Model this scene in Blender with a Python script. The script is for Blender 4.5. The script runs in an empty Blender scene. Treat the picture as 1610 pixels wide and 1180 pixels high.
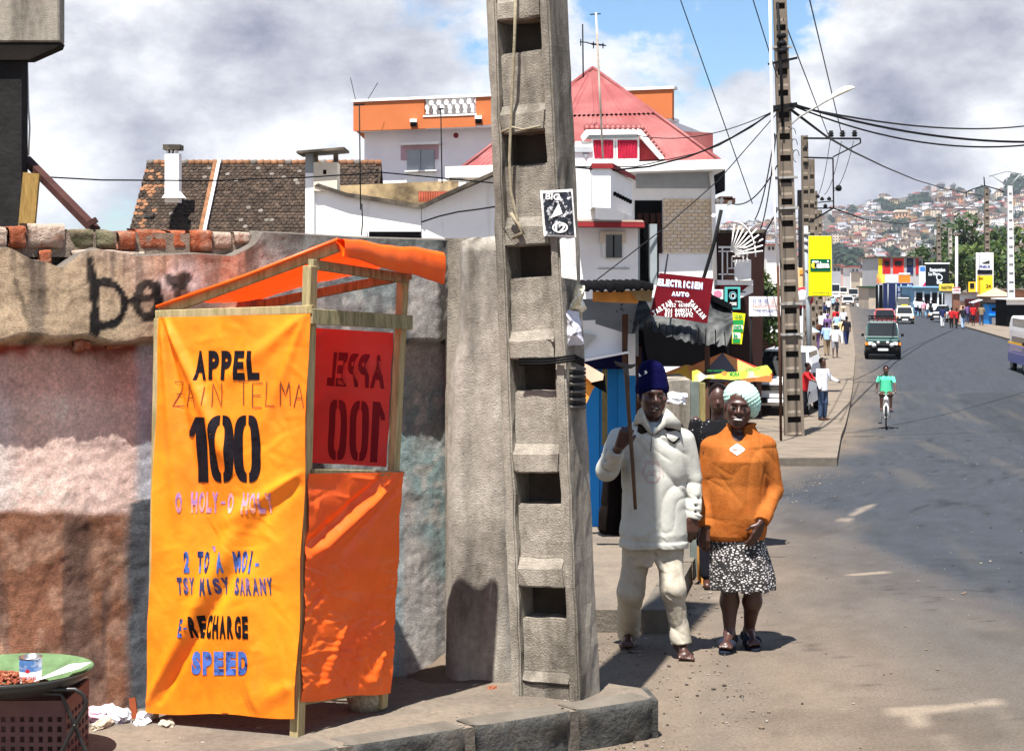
import bpy, bmesh, math, random
import numpy as np
from mathutils import Vector, Matrix, noise as mnoise
from mathutils.bvhtree import BVHTree
random.seed(7); rng = np.random.default_rng(7)
scene = bpy.context.scene
COL = scene.collection
R = math.radians
# ---------------------------------------------------------------- camera
F, CX, CY, CAMZ = 2500.0, 805.0, 440.0, 1.68
cam_d = bpy.data.cameras.new('camera'); cam = bpy.data.objects.new('camera', cam_d); COL.objects.link(cam)
cam.location = (0, 0, CAMZ); cam.rotation_euler = (R(90), 0, 0)
cam_d.sensor_width = 36; cam_d.lens = F / 1610 * 36
cam_d.shift_y = -150 / 1610
cam_d.clip_start = .1; cam_d.clip_end = 12000
scene.camera = cam
# ---------------------------------------------------------------- world, sun, exposure
SUNV = Vector((-.135, -.345, .929)).normalized()
world = bpy.data.worlds.new("World"); scene.world = world; world.use_nodes = True
wn = world.node_tree; wn.nodes.clear()
def wnode(t, **kw):
 n = wn.nodes.new(t)
 for k, v in kw.items(): setattr(n, k, v)
 return n
def wl(a, b): wn.links.new(a, b)
def wmath(op, a, b=None, c=None, clamp=False):
 n = wnode('ShaderNodeMath', operation=op, use_clamp=clamp)
 for i, v in enumerate((a, b, c)):
  if v is None: continue
  if isinstance(v, (int, float)): n.inputs[i].default_value = v
  else: wl(v, n.inputs[i])
 return n.outputs[0]
def wmix(f, a, b):
 n = wnode('ShaderNodeMix', data_type='RGBA')
 for s, v in (('Factor', f), ('A', a), ('B', b)):
  i = [q for q in n.inputs if q.name == s and (q.type == ('VALUE' if s == 'Factor' else 'RGBA'))][0]
  if isinstance(v, (tuple, list)): i.default_value = (*v, 1)
  elif isinstance(v, (int, float)): i.default_value = v
  else: wl(v, i)
 return [q for q in n.outputs if q.type == 'RGBA'][0]
def wramp(v, pts):
 n = wnode('ShaderNodeValToRGB'); cr = n.color_ramp
 cr.elements[0].position = pts[0][0]; cr.elements[0].color = (*[pts[0][1]] * 3, 1)
 cr.elements[1].position = pts[-1][0]; cr.elements[1].color = (*[pts[-1][1]] * 3, 1)
 for p, c in pts[1:-1]:
  e = cr.elements.new(p); e.color = (c, c, c, 1)
 wl(v, n.inputs[0]); return n.outputs[0]
sky = wnode('ShaderNodeTexSky', sky_type='NISHITA', sun_disc=False)
sky.sun_elevation = math.asin(SUNV.z); sky.sun_rotation = math.atan2(SUNV.x, SUNV.y)
sky.air_density = 1.0; sky.dust_density = .6; sky.ozone_density = 2.0
tc = wnode('ShaderNodeTexCoord'); gen = tc.outputs['Generated']
def wnoise(scale, detail, rough, off=(0, 0, 0), stretch=(1, 1, 1), dist=0.0):
 mp = wnode('ShaderNodeMapping'); wl(gen, mp.inputs[0]); mp.inputs['Location'].default_value = off; mp.inputs['Scale'].default_value = stretch
 n = wnode('ShaderNodeTexNoise'); n.inputs['Scale'].default_value = scale; n.inputs['Detail'].default_value = detail
 n.inputs['Roughness'].default_value = rough; n.inputs['Distortion'].default_value = dist
 wl(mp.outputs[0], n.inputs['Vector']); return n.outputs['Fac']
def wblob(px, py, r):
 """soft round weight about the sky direction of a cloud or a clear patch"""
 d = Vector(((px - CX) / F, 1, (CY - py) / F)).normalized()
 n = wnode('ShaderNodeVectorMath', operation='DISTANCE'); wl(gen, n.inputs[0]); n.inputs[1].default_value = d
 q = wmath('DIVIDE', n.outputs['Value'], r / F)
 q = wmath('MULTIPLY', q, q); q = wmath('MULTIPLY', q, -1.0); return wmath('EXPONENT', q)
def wsum(lst):
 s = None
 for w, b in lst:
  m = wmath('MULTIPLY', b, w); s = m if s is None else wmath('ADD', s, m)
 return s
nA = wnoise(11, 13, .60, (3.1, 0, 1.7), (1, 1, 1.5), .0)
nB = wnoise(15.0, 12, .62, (9.3, 2, 4.4), (1, 1, 1.7), .0)
holes = wsum([(.38, wblob(1010, -25, 115)), (.34, wblob(1180, 45, 85)), (.30, wblob(740, 30, 75)), (.20, wblob(1290, 30, 55)), (.17, wblob(640, 15, 60)), (.2, wblob(170, 335, 80)),
     (-.12, wblob(330, 180, 200)), (-.12, wblob(1450, 150, 200)), (-.1, wblob(1180, 190, 90))])
sepz = wnode('ShaderNodeSeparateXYZ'); wl(gen, sepz.inputs[0]); high = wmath('MULTIPLY', wmath('SUBTRACT', sepz.outputs['Z'], .20, clamp=True), .75)   # cumulus thinned overhead, out of view, to cut fill and deepen shadows
cover = wmath('SUBTRACT', wmath('SUBTRACT', nA, holes), high)
mask = wramp(cover, [(.28, 0), (.345, .7), (.42, 1)])
greys = wsum([(.26, wblob(420, 75, 130)), (.22, wblob(180, 160, 100)), (.22, wblob(600, 130, 90)), (.18, wblob(1130, 95, 60)), (.24, wblob(1380, 130, 110)), (.16, wblob(250, 285, 90)), (.14, wblob(680, 40, 80)),
     (.2, wblob(1560, 60, 110)), (.22, wblob(1400, 250, 130)), (-.22, wblob(90, 250, 90)), (-.16, wblob(440, 230, 90)), (-.2, wblob(1290, 180, 50)), (-.2, wblob(1550, 190, 60))])
gr = wmath('ADD', nB, greys)
gmask = wramp(gr, [(.38, 0), (.60, .45), (.95, 1)])
cloudc = wmix(gmask, (9.9, 10.0, 10.3), (2.4, 2.6, 3.6))
skyb = wmix(1.0, (1, 1, 1), sky.outputs[0])
gain = wnode('ShaderNodeVectorMath', operation='MULTIPLY'); wl(skyb, gain.inputs[0]); gain.inputs[1].default_value = (1.0, 1.25, 1.45)
skyc = wmix(mask, gain.outputs[0], cloudc)
bg = wnode('ShaderNodeBackground'); bg.inputs[1].default_value = .0455; wl(skyc, bg.inputs[0])
wo = wnode('ShaderNodeOutputWorld'); wl(bg.outputs[0], wo.inputs[0])
try: world.cycles.sampling_method = 'MANUAL'; world.cycles.sample_map_resolution = 1024
except Exception: pass
sun_d = bpy.data.lights.new('sun', 'SUN'); sun_d.energy = 5.0; sun_d.angle = R(.5); sun_d.color = (1, .955, .89)
sun = bpy.data.objects.new('sun', sun_d); COL.objects.link(sun); sun.rotation_euler = SUNV.to_track_quat('Z', 'Y').to_euler(); sun.location = (-5, -10, 30)
scene.view_settings.view_transform = 'Standard'; scene.view_settings.look = 'None'
scene.view_settings.exposure = 1.35; scene.view_settings.gamma = 1
scene.view_settings.use_curve_mapping = False
scene.cycles.max_bounces = 6; scene.cycles.diffuse_bounces = 2
# ---------------------------------------------------------------- geometry helpers
def P(px, py, Y): return Vector(((px - CX) / F * Y, Y, CAMZ - (py - CY) / F * Y))
HP = [(-60, 1.5), (-20, 1.55), (0, 1.68), (9, 2.18), (20, 2.792), (30, 3.348), (38, 3.80), (44, 4.08), (52, 4.22), (60, 4.22), (80, 4.05), (105, 3.93), (130, 3.87), (231, 3.7), (400, 3.6), (600, 3.2), (760, 3.4), (1000, 4.0)]
_hx = np.array([p[0] for p in HP], float); _hy = np.array([p[1] for p in HP], float)
_sl = np.diff(_hy) / np.diff(_hx); _m = np.zeros_like(_hx); _m[0] = _sl[0]; _m[-1] = _sl[-1]
_m[1:-1] = np.where(_sl[:-1] * _sl[1:] > 0, 2 * _sl[:-1] * _sl[1:] / (_sl[:-1] + _sl[1:] + 1e-12), 0)
def G(y):
 """height of the street surface at distance y"""
 y = min(max(y, -59.9), 999.0); i = int(np.searchsorted(_hx, y) - 1); i = max(0, min(i, len(_hx) - 2))
 h = _hx[i + 1] - _hx[i]; t = (y - _hx[i]) / h
 v = (2*t**3 - 3*t*t + 1)*_hy[i] + (t**3 - 2*t*t + t)*h*_m[i] + (-2*t**3 + 3*t*t)*_hy[i+1] + (t**3 - t*t)*h*_m[i+1]
 return CAMZ - v
def onground(px, Y, dz=0.0):
 return Vector(((px - CX) / F * Y, Y, G(Y) + dz))
def newmesh(name, verts, faces, mats=None, smooth=False, fm=None):
 me = bpy.data.meshes.new(name); me.from_pydata([tuple(v) for v in verts], [], [tuple(f) for f in faces])
 for m in (mats or []): me.materials.append(m)
 if fm is not None: me.polygons.foreach_set('material_index', list(fm))
 if smooth: me.polygons.foreach_set('use_smooth', [True] * len(me.polygons))
 me.update(); return me
def link(name, me, parent=None, label=None, cat=None, group=None, kind=None):
 o = bpy.data.objects.new(name, me); COL.objects.link(o)
 if parent is not None:
  o.parent = parent; o.matrix_parent_inverse = Matrix.Identity(4)
 tag(o, label, cat, group, kind); return o
def tag(o, label=None, cat=None, group=None, kind=None):
 if label: o['label'] = label
 if cat: o['category'] = cat
 if group: o['group'] = group
 if kind: o['kind'] = kind
 return o
def thing(name, label, cat, loc=(0, 0, 0), rz=0.0, group=None):
 o = bpy.data.objects.new(name, None); COL.objects.link(o); o.location = loc; o.rotation_euler = (0, 0, rz); o.empty_display_size = .1
 return tag(o, label, cat, group)
def copy_tree(o, parent=None, depth=0):
 c = o.copy(); COL.objects.link(c)
 if parent is not None: c.parent = parent
 for ch in list(o.children): copy_tree(ch, c, depth + 1)
 return c
class MB:
 """collects simple solids in one mesh; m = material slot"""
 def __init__(s): s.v = []; s.f = []; s.m = []; s.mats = []; s.sm = []
 def slot(s, mat):
  if mat not in s.mats: s.mats.append(mat)
  return s.mats.index(mat)
 def add(s, verts, faces, mat, smooth=False):
  n = len(s.v); k = s.slot(mat); s.v += [tuple(v) for v in verts]
  for f in faces: s.f.append(tuple(n + i for i in f)); s.m.append(k); s.sm.append(smooth)
 def box(s, c, size, mat, M=None, rz=0.0, taper=1.0, rot=None):
  hx, hy, hz = size[0] / 2, size[1] / 2, size[2] / 2; vs = []
  for z in (-1, 1):
   t = taper if z > 0 else 1.0
   for x, y in ((-1, -1), (1, -1), (1, 1), (-1, 1)): vs.append(Vector((x*hx*t, y*hy*t, z*hz)))
  if rz: rot = Matrix.Rotation(rz, 3, 'Z')
  if rot is not None: vs = [rot @ v for v in vs]
  vs = [v + Vector(c) for v in vs]
  if M is not None: vs = [M @ v for v in vs]
  s.add(vs, [(0, 3, 2, 1), (4, 5, 6, 7), (0, 1, 5, 4), (1, 2, 6, 5), (2, 3, 7, 6), (3, 0, 4, 7)], mat)
 def prism(s, poly, z0, z1, mat, M=None, zt=None):
  """vertical prism over a plan polygon (x,y); z0/z1 numbers or functions"""
  n = len(poly); a = []; b = []
  for x, y in poly:
   a.append(Vector((x, y, z0(x, y) if callable(z0) else z0))); b.append(Vector((x, y, z1(x, y) if callable(z1) else z1)))
  vs = a + b
  if M is not None: vs = [M @ v for v in vs]
  s.add(vs, [tuple(range(n - 1, -1, -1)), tuple(range(n, 2*n))] + [(i, (i+1) % n, n + (i+1) % n, n + i) for i in range(n)], mat)
 def bar(s, a, b, w, d, mat, up=None, w2=None, d2=None):
  """beam from a to b with width w (sideways) and depth d"""
  a = Vector(a); b = Vector(b); t = (b - a).normalized(); up = Vector(up) if up else (Vector((0, 0, 1)) if abs(t.z) < .9 else Vector((0, 1, 0)))
  x = t.cross(up).normalized(); y = x.cross(t).normalized(); w2 = w2 or w; d2 = d2 or d; vs = []
  for p, ww, dd in ((a, w, d), (b, w2, d2)):
   for i, j in ((-1, -1), (1, -1), (1, 1), (-1, 1)): vs.append(p + x*i*ww/2 + y*j*dd/2)
  s.add(vs, [(0, 3, 2, 1), (4, 5, 6, 7), (0, 1, 5, 4), (1, 2, 6, 5), (2, 3, 7, 6), (3, 0, 4, 7)], mat)
 def tube(s, pts, r, mat, n=8, closed=False, caps=True):
  pts = [Vector(p) for p in pts]; N = len(pts); rings = []; ref = None
  rr = r if isinstance(r, (list, tuple)) else [r] * N
  vs = []
  for i, p in enumerate(pts):
   a = pts[(i-1) % N] if (i > 0 or closed) else p; b = pts[(i+1) % N] if (i < N-1 or closed) else p
   t = (b - a).normalized()
   if ref is None: ref = Vector((0, 0, 1)) if abs(t.z) < .9 else Vector((1, 0, 0))
   x = t.cross(ref).normalized(); y = x.cross(t).normalized(); ref = y
   for k in range(n):
    an = 2*math.pi*k/n; vs.append(p + (x*math.cos(an) + y*math.sin(an)) * rr[i])
  fs = []
  for i in range(N if closed else N-1):
   j = (i+1) % N
   for k in range(n): fs.append((i*n+k, i*n+(k+1) % n, j*n+(k+1) % n, j*n+k))
  if caps and not closed: fs += [tuple(range(n-1, -1, -1)), tuple((N-1)*n + k for k in range(n))]
  s.add(vs, fs, mat, True)
 def cyl(s, c, r, h, mat, axis='Z', n=16, r2=None):
  d = {'X': Vector((1, 0, 0)), 'Y': Vector((0, 1, 0)), 'Z': Vector((0, 0, 1))}[axis] * (h/2); c = Vector(c)
  s.tube([c - d, c + d], [r, r if r2 is None else r2], mat, n)
 def quad(s, a, b, c, d, mat): s.add([a, b, c, d], [(0, 1, 2, 3)], mat)
 def lathe(s, prof, c, mat, n=16, axis='Z'):
  vs = []; fs = []; c = Vector(c)
  for r, z in prof:
   for k in range(n):
    an = 2*math.pi*k/n; p = Vector((r*math.cos(an), r*math.sin(an), z))
    if axis == 'Y': p = Vector((p.x, p.z, p.y))
    if axis == 'X': p = Vector((p.z, p.x, p.y))
    vs.append(c + p)
  for i in range(len(prof)-1):
   for k in range(n): fs.append((i*n+k, i*n+(k+1) % n, (i+1)*n+(k+1) % n, (i+1)*n+k))
  s.add(vs, fs, mat, True)
 def build(s, name, parent=None, label=None, cat=None, group=None, kind=None, bevel=0.0, jitter=0.0):
  me = bpy.data.meshes.new(name); me.from_pydata(s.v, [], s.f)
  for m in s.mats: me.materials.append(m)
  me.polygons.foreach_set('material_index', s.m); me.polygons.foreach_set('use_smooth', s.sm); me.update()
  if bevel:
   bm = bmesh.new(); bm.from_mesh(me); bmesh.ops.bevel(bm, geom=bm.edges[:], offset=bevel, segments=1, affect='EDGES'); bm.to_mesh(me); bm.free()
  return link(name, me, parent, label, cat, group, kind)
def sag(a, b, s, n=14):
 a = Vector(a); b = Vector(b); out = []
 for i in range(n + 1):
  t = i / n; p = a.lerp(b, t); p.z -= 4*s*t*(1-t); out.append(p)
 return out
# numpy value noise (smooth, 3D)
_perm = rng.random((64, 64, 64)).astype(np.float32)
def vnoise(x, y, z=0.0):
 x, y, z = np.broadcast_arrays(np.asarray(x, float), np.asarray(y, float), np.asarray(z, float))
 xi = np.floor(x).astype(int); yi = np.floor(y).astype(int); zi = np.floor(z).astype(int)
 fx = x - xi; fy = y - yi; fz = z - zi; fx = fx*fx*(3-2*fx); fy = fy*fy*(3-2*fy); fz = fz*fz*(3-2*fz)
 def g(a, b, c): return _perm[(xi+a) & 63, (yi+b) & 63, (zi+c) & 63]
 c00 = g(0,0,0)*(1-fx)+g(1,0,0)*fx; c10 = g(0,1,0)*(1-fx)+g(1,1,0)*fx; c01 = g(0,0,1)*(1-fx)+g(1,0,1)*fx; c11 = g(0,1,1)*(1-fx)+g(1,1,1)*fx
 return (c00*(1-fy)+c10*fy)*(1-fz) + (c01*(1-fy)+c11*fy)*fz
def fbm(x, y, z=0.0, o=4):
 s = 0; a = .5; t = 0
 for i in range(o):
  s = s + a*vnoise(np.asarray(x)*2**i + 17*i, np.asarray(y)*2**i + 5*i, np.asarray(z)*2**i); t += a; a *= .5
 return s / t
def sstep(a, b, x):
 t = np.clip((x - a) / (b - a), 0, 1); return t*t*(3-2*t)
# ---------------------------------------------------------------- materials
_mc = {}
def pm(name, col, rough=.85, var=.25, scale=6.0, bump=.25, bscale=60.0, metal=0.0, col2=None, c2scale=None, c2lo=.45, c2hi=.62, attr=None, stretch=(1, 1, 1), spec=.04, trans=0.0, tcol=None, emit=None, pits=0.0, pitscale=25, bdist=.02, coat=0.0, alpha=1.0, c2stretch=None, sheen=0.0):
 key = name
 if max(col) < .6: col = tuple(c*.80 for c in col)
 if col2 is not None and max(col2) < .6: col2 = tuple(c*.80 for c in col2)
 if key in _mc: return _mc[key]
 m = bpy.data.materials.new(name); m.use_nodes = True; nt = m.node_tree; nt.nodes.clear(); N = nt.nodes; L = nt.links
 out = N.new('ShaderNodeOutputMaterial'); b = N.new('ShaderNodeBsdfPrincipled')
 tcn = N.new('ShaderNodeTexCoord'); mp = N.new('ShaderNodeMapping'); mp.inputs['Scale'].default_value = stretch; L.new(tcn.outputs['Object'], mp.inputs[0])
 def mix(f, A, B, blend='MIX'):
  n = N.new('ShaderNodeMix'); n.data_type = 'RGBA'; n.blend_type = blend; ins = [n.inputs[0], n.inputs[6], n.inputs[7]]
  for i, v in zip(ins, (f, A, B)):
   if isinstance(v, tuple): i.default_value = (*v[:3], 1)
   elif isinstance(v, (int, float)): i.default_value = v
   else: L.new(v, i)
  return n.outputs[2]
 def nz(sc, det=5, rg=.6, vec=None):
  n = N.new('ShaderNodeTexNoise'); n.inputs['Scale'].default_value = sc; n.inputs['Detail'].default_value = det; n.inputs['Roughness'].default_value = rg
  L.new(vec or mp.outputs[0], n.inputs['Vector']); return n.outputs['Fac']
 def rng_(v, a, bb, lo=0, hi=1):
  n = N.new('ShaderNodeMapRange'); n.inputs[1].default_value = a; n.inputs[2].default_value = bb; n.inputs[3].default_value = lo; n.inputs[4].default_value = hi; L.new(v, n.inputs[0]); return n.outputs[0]
 base = tuple(col)
 if attr:
  at = N.new('ShaderNodeAttribute'); at.attribute_name = attr; base = at.outputs['Color']
 if col2 is not None:
  vec = None
  if c2stretch:
   mp2 = N.new('ShaderNodeMapping'); mp2.inputs['Scale'].default_value = c2stretch; L.new(tcn.outputs['Object'], mp2.inputs[0]); vec = mp2.outputs[0]
  base = mix(rng_(nz(c2scale or scale*.5, 6, .65, vec), c2lo, c2hi), base, tuple(col2))
 if var:
  v = rng_(nz(scale, 8, .65), .3, .7, 1 - var, 1 + var)
  cmb = N.new('ShaderNodeCombineColor'); [L.new(v, cmb.inputs[i]) for i in range(3)]
  base = mix(1.0, base, cmb.outputs[0], 'MULTIPLY')
 bumps = None
 if pits:
  vo = N.new('ShaderNodeTexVoronoi'); vo.inputs['Scale'].default_value = pitscale; L.new(mp.outputs[0], vo.inputs['Vector'])
  n2 = nz(pitscale*.4, 2); th = rng_(n2, .45, .75, 0, .22)
  lt = N.new('ShaderNodeMath'); lt.operation = 'LESS_THAN'; L.new(vo.outputs['Distance'], lt.inputs[0]); L.new(th, lt.inputs[1])
  base = mix(lt.outputs[0], base, mix(1.0, base, (1-pits*.6,)*3, 'MULTIPLY')) if False else base
  bumps = lt.outputs[0]
 if isinstance(base, tuple): b.inputs['Base Color'].default_value = (*base[:3], 1)
 else: L.new(base, b.inputs['Base Color'])
 b.inputs['Roughness'].default_value = rough; b.inputs['Metallic'].default_value = metal
 b.inputs['Specular IOR Level'].default_value = spec; b.inputs['Coat Weight'].default_value = coat; b.inputs['Alpha'].default_value = alpha
 if sheen: b.inputs['Sheen Weight'].default_value = sheen
 if emit: b.inputs['Emission Color'].default_value = (*emit[0], 1); b.inputs['Emission Strength'].default_value = emit[1]
 if bump or pits:
  h = nz(bscale, 6, .65)
  if bumps is not None:
   ma = N.new('ShaderNodeMath'); ma.operation = 'MULTIPLY_ADD'; L.new(bumps, ma.inputs[0]); ma.inputs[1].default_value = -pits; L.new(h, ma.inputs[2]); h = ma.outputs[0]
  bp = N.new('ShaderNodeBump'); bp.inputs['Strength'].default_value = max(bump, .01); bp.inputs['Distance'].default_value = bdist; L.new(h, bp.inputs['Height']); L.new(bp.outputs[0], b.inputs['Normal'])
 sh = b.outputs[0]
 if trans:
  t = N.new('ShaderNodeBsdfTranslucent'); t.inputs[0].default_value = (*(tcol or col), 1)
  ms = N.new('ShaderNodeMixShader'); ms.inputs[0].default_value = trans; L.new(sh, ms.inputs[1]); L.new(t.outputs[0], ms.inputs[2]); sh = ms.outputs[0]
 L.new(sh, out.inputs[0]); _mc[key] = m; return m
def flat(name, col, rough=.7, **kw): return pm(name, col, rough, var=kw.pop('var', .12), bump=kw.pop('bump', 0), **kw)
# ---------------------------------------------------------------- painted lettering
def text_tris(s, bold=.0, shear=0.0):
 c = bpy.data.curves.new('lettering', 'FONT'); c.body = s; c.size = 1; c.offset = bold; c.shear = shear; c.resolution_u = 3
 o = bpy.data.objects.new('lettering', c); COL.objects.link(o)
 dg = bpy.context.evaluated_depsgraph_get(); me = bpy.data.meshes.new_from_object(o.evaluated_get(dg))
 bpy.data.objects.remove(o); bpy.data.curves.remove(c)
 v = np.array([p.co[:2] for p in me.vertices]); f = [tuple(p.vertices) for p in me.polygons]; bpy.data.meshes.remove(me)
 if len(v) == 0: return np.zeros((0, 2)), []
 v = v - v.min(0); v = v / np.maximum(v.max(0), 1e-6); return v, f
def lettering(items, mapf, step=None):
 """items: (text, x0, y0, x1, y1, bold, rot deg, mat) in the sheet's own 2D space (y down); mapf maps 2D points onto the surface."""
 mb = MB()
 for it in items:
  s, x0, y0, x1, y1, bold, rot, mat = it
  if s.startswith('~'):
   v, f = shape2d(s[1:])
  else: v, f = text_tris(s, bold)
  if not len(f): continue
  bm = bmesh.new(); cx, cy = (x0+x1)/2, (y0+y1)/2; ca, sa = math.cos(R(rot)), math.sin(R(rot))
  vv = []
  for p in v:
   a = x0 + p[0]*(x1-x0) - cx; b = y1 - p[1]*(y1-y0) - cy
   vv.append(bm.verts.new((cx + a*ca + b*sa, cy - a*sa + b*ca, 0)))
  for q in f:
   try: bm.faces.new([vv[i] for i in q])
   except ValueError: pass
  if step:
   xs = [p.co.x for p in bm.verts]; ys = [p.co.y for p in bm.verts]
   for k in range(int(min(xs)//step), int(max(xs)//step)+1):
    bmesh.ops.bisect_plane(bm, geom=bm.verts[:]+bm.edges[:]+bm.faces[:], plane_co=(k*step, 0, 0), plane_no=(1, 0, 0))
   for k in range(int(min(ys)//step), int(max(ys)//step)+1):
    bmesh.ops.bisect_plane(bm, geom=bm.verts[:]+bm.edges[:]+bm.faces[:], plane_co=(0, k*step, 0), plane_no=(0, 1, 0))
  bm.verts.index_update()
  vs = [mapf(p.co.x, p.co.y) for p in bm.verts]; fs = [tuple(q.index for q in fc.verts) for fc in bm.faces]; bm.free()
  mb.add(vs, fs, mat)
 return mb
def shape2d(kind):
 """stencil digits in a unit box"""
 if kind == 'one': return np.array([(.0,.70),(.0,.78),(.42,1.),(1.,1.),(1.,0.),(.42,0.),(.42,.78),(.30,.70)]), [(0,1,2,6,7), (2,3,4,5,6)]
 if kind in ('zeroL', 'zeroR'):
  v = []; n = 14; g = .045
  for i in range(n+1):
   a = math.pi*(.5 + i/n) if kind == 'zeroL' else math.pi*(.5 - i/n)
   def se(c, p): return math.copysign(abs(c)**p, c)
   ox, oy = .5 + .5*se(math.cos(a), .62), .5 + .5*se(math.sin(a), .62)
   ix, iy = .5 + .16*se(math.cos(a), .62), .5 + .36*se(math.sin(a), .62)
   lim = (lambda x: min(x, .5-g)) if kind == 'zeroL' else (lambda x: max(x, .5+g))
   v += [(lim(ox), oy), (lim(ix), iy)]
  return np.array(v), [(2*i, 2*i+1, 2*i+3, 2*i+2) for i in range(n)]
 if kind == 'tri': return np.array([(0,0),(1,0),(1,1)]), [(0,1,2)]
 if kind == 'rect': return np.array([(0,0),(1,0),(1,1),(0,1)]), [(0,1,2,3)]
 if kind == 'disc': return np.array([(.5+.5*math.cos(a*math.pi/8), .5+.5*math.sin(a*math.pi/8)) for a in range(16)]), [tuple(range(16))]
 if kind == 'ring':
  v = []
  for a in range(17): c, s_ = math.cos(a*math.pi/8), math.sin(a*math.pi/8); v += [(.5+.5*c, .5+.5*s_), (.5+.38*c, .5+.38*s_)]
  return np.array(v), [(2*i, 2*i+1, 2*i+3, 2*i+2) for i in range(16)]
def strokes(lines, w, mapf, mat, mb=None, step=6.0):
 """brush strokes given as 2D polylines, laid on a surface"""
 mb = mb or MB()
 for ln in lines:
  pts = []
  for (a, b), (c, d) in zip(ln[:-1], ln[1:]):
   L_ = math.hypot(c-a, d-b); n = max(1, int(L_/step))
   for i in range(n): pts.append((a+(c-a)*i/n, b+(d-b)*i/n))
  pts.append(ln[-1]); vs = []
  for i, p in enumerate(pts):
   q0 = pts[max(i-1, 0)]; q1 = pts[min(i+1, len(pts)-1)]; dx, dy = q1[0]-q0[0], q1[1]-q0[1]; l = math.hypot(dx, dy) or 1
   nx, ny = -dy/l*w/2, dx/l*w/2; vs += [mapf(p[0]+nx, p[1]+ny), mapf(p[0]-nx, p[1]-ny)]
  mb.add(vs, [(2*i, 2*i+1, 2*i+3, 2*i+2) for i in range(len(pts)-1)], mat)
 return mb
SF = {'A': [[(0,1),(.5,0),(1,1)],[(.2,.62),(.8,.62)]], 'Z': [[(0,0),(1,0),(0,1),(1,1)],[(.25,.5),(.8,.5)]], 'I': [[(.5,.25),(.5,1)],[(.45,.02),(.55,.02)]], 'N': [[(0,1),(0,0),(1,1),(1,0)]],
   'T': [[(0,0),(1,0)],[(.5,0),(.5,1)]], 'E': [[(1,0),(0,0),(0,1),(1,1)],[(0,.5),(.8,.5)]], 'L': [[(0,0),(0,1),(.9,1)]], 'M': [[(0,1),(.1,0),(.5,.6),(.9,0),(1,1)]],
   '0': [[(.5,0),(.9,.25),(.9,.75),(.5,1),(.1,.75),(.1,.25),(.5,0)]], '3': [[(.1,.05),(.9,.1),(.4,.45),(.9,.7),(.5,1),(.05,.9)]], '4': [[(.7,1),(.7,0),(.05,.65),(1,.65)]], '7': [[(0,0),(1,0),(.4,1)]], '1': [[(.2,.2),(.5,0),(.5,1)]],
   '2': [[(.1,.2),(.5,0),(.9,.3),(.1,1),(1,1)]], '9': [[(.9,.4),(.5,.55),(.1,.3),(.5,0),(.9,.3),(.8,1)]], '5': [[(.9,0),(.2,0),(.1,.45),(.8,.5),(.8,.9),(.1,1)]], '6': [[(.8,0),(.2,.4),(.1,.8),(.5,1),(.9,.75),(.5,.5),(.15,.65)]]}
def hand(s, x0, y0, x1, y1, wob=0.0):
 n = len(s); cw = (x1-x0)/n; out = []
 for i, ch in enumerate(s):
  if ch not in SF: continue
  dy = wob*math.sin(i*2.3)
  for ln in SF[ch]: out.append([(x0+cw*(i+.1+.72*a), y0+dy+(y1-y0)*b) for a, b in ln])
 return out
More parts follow.
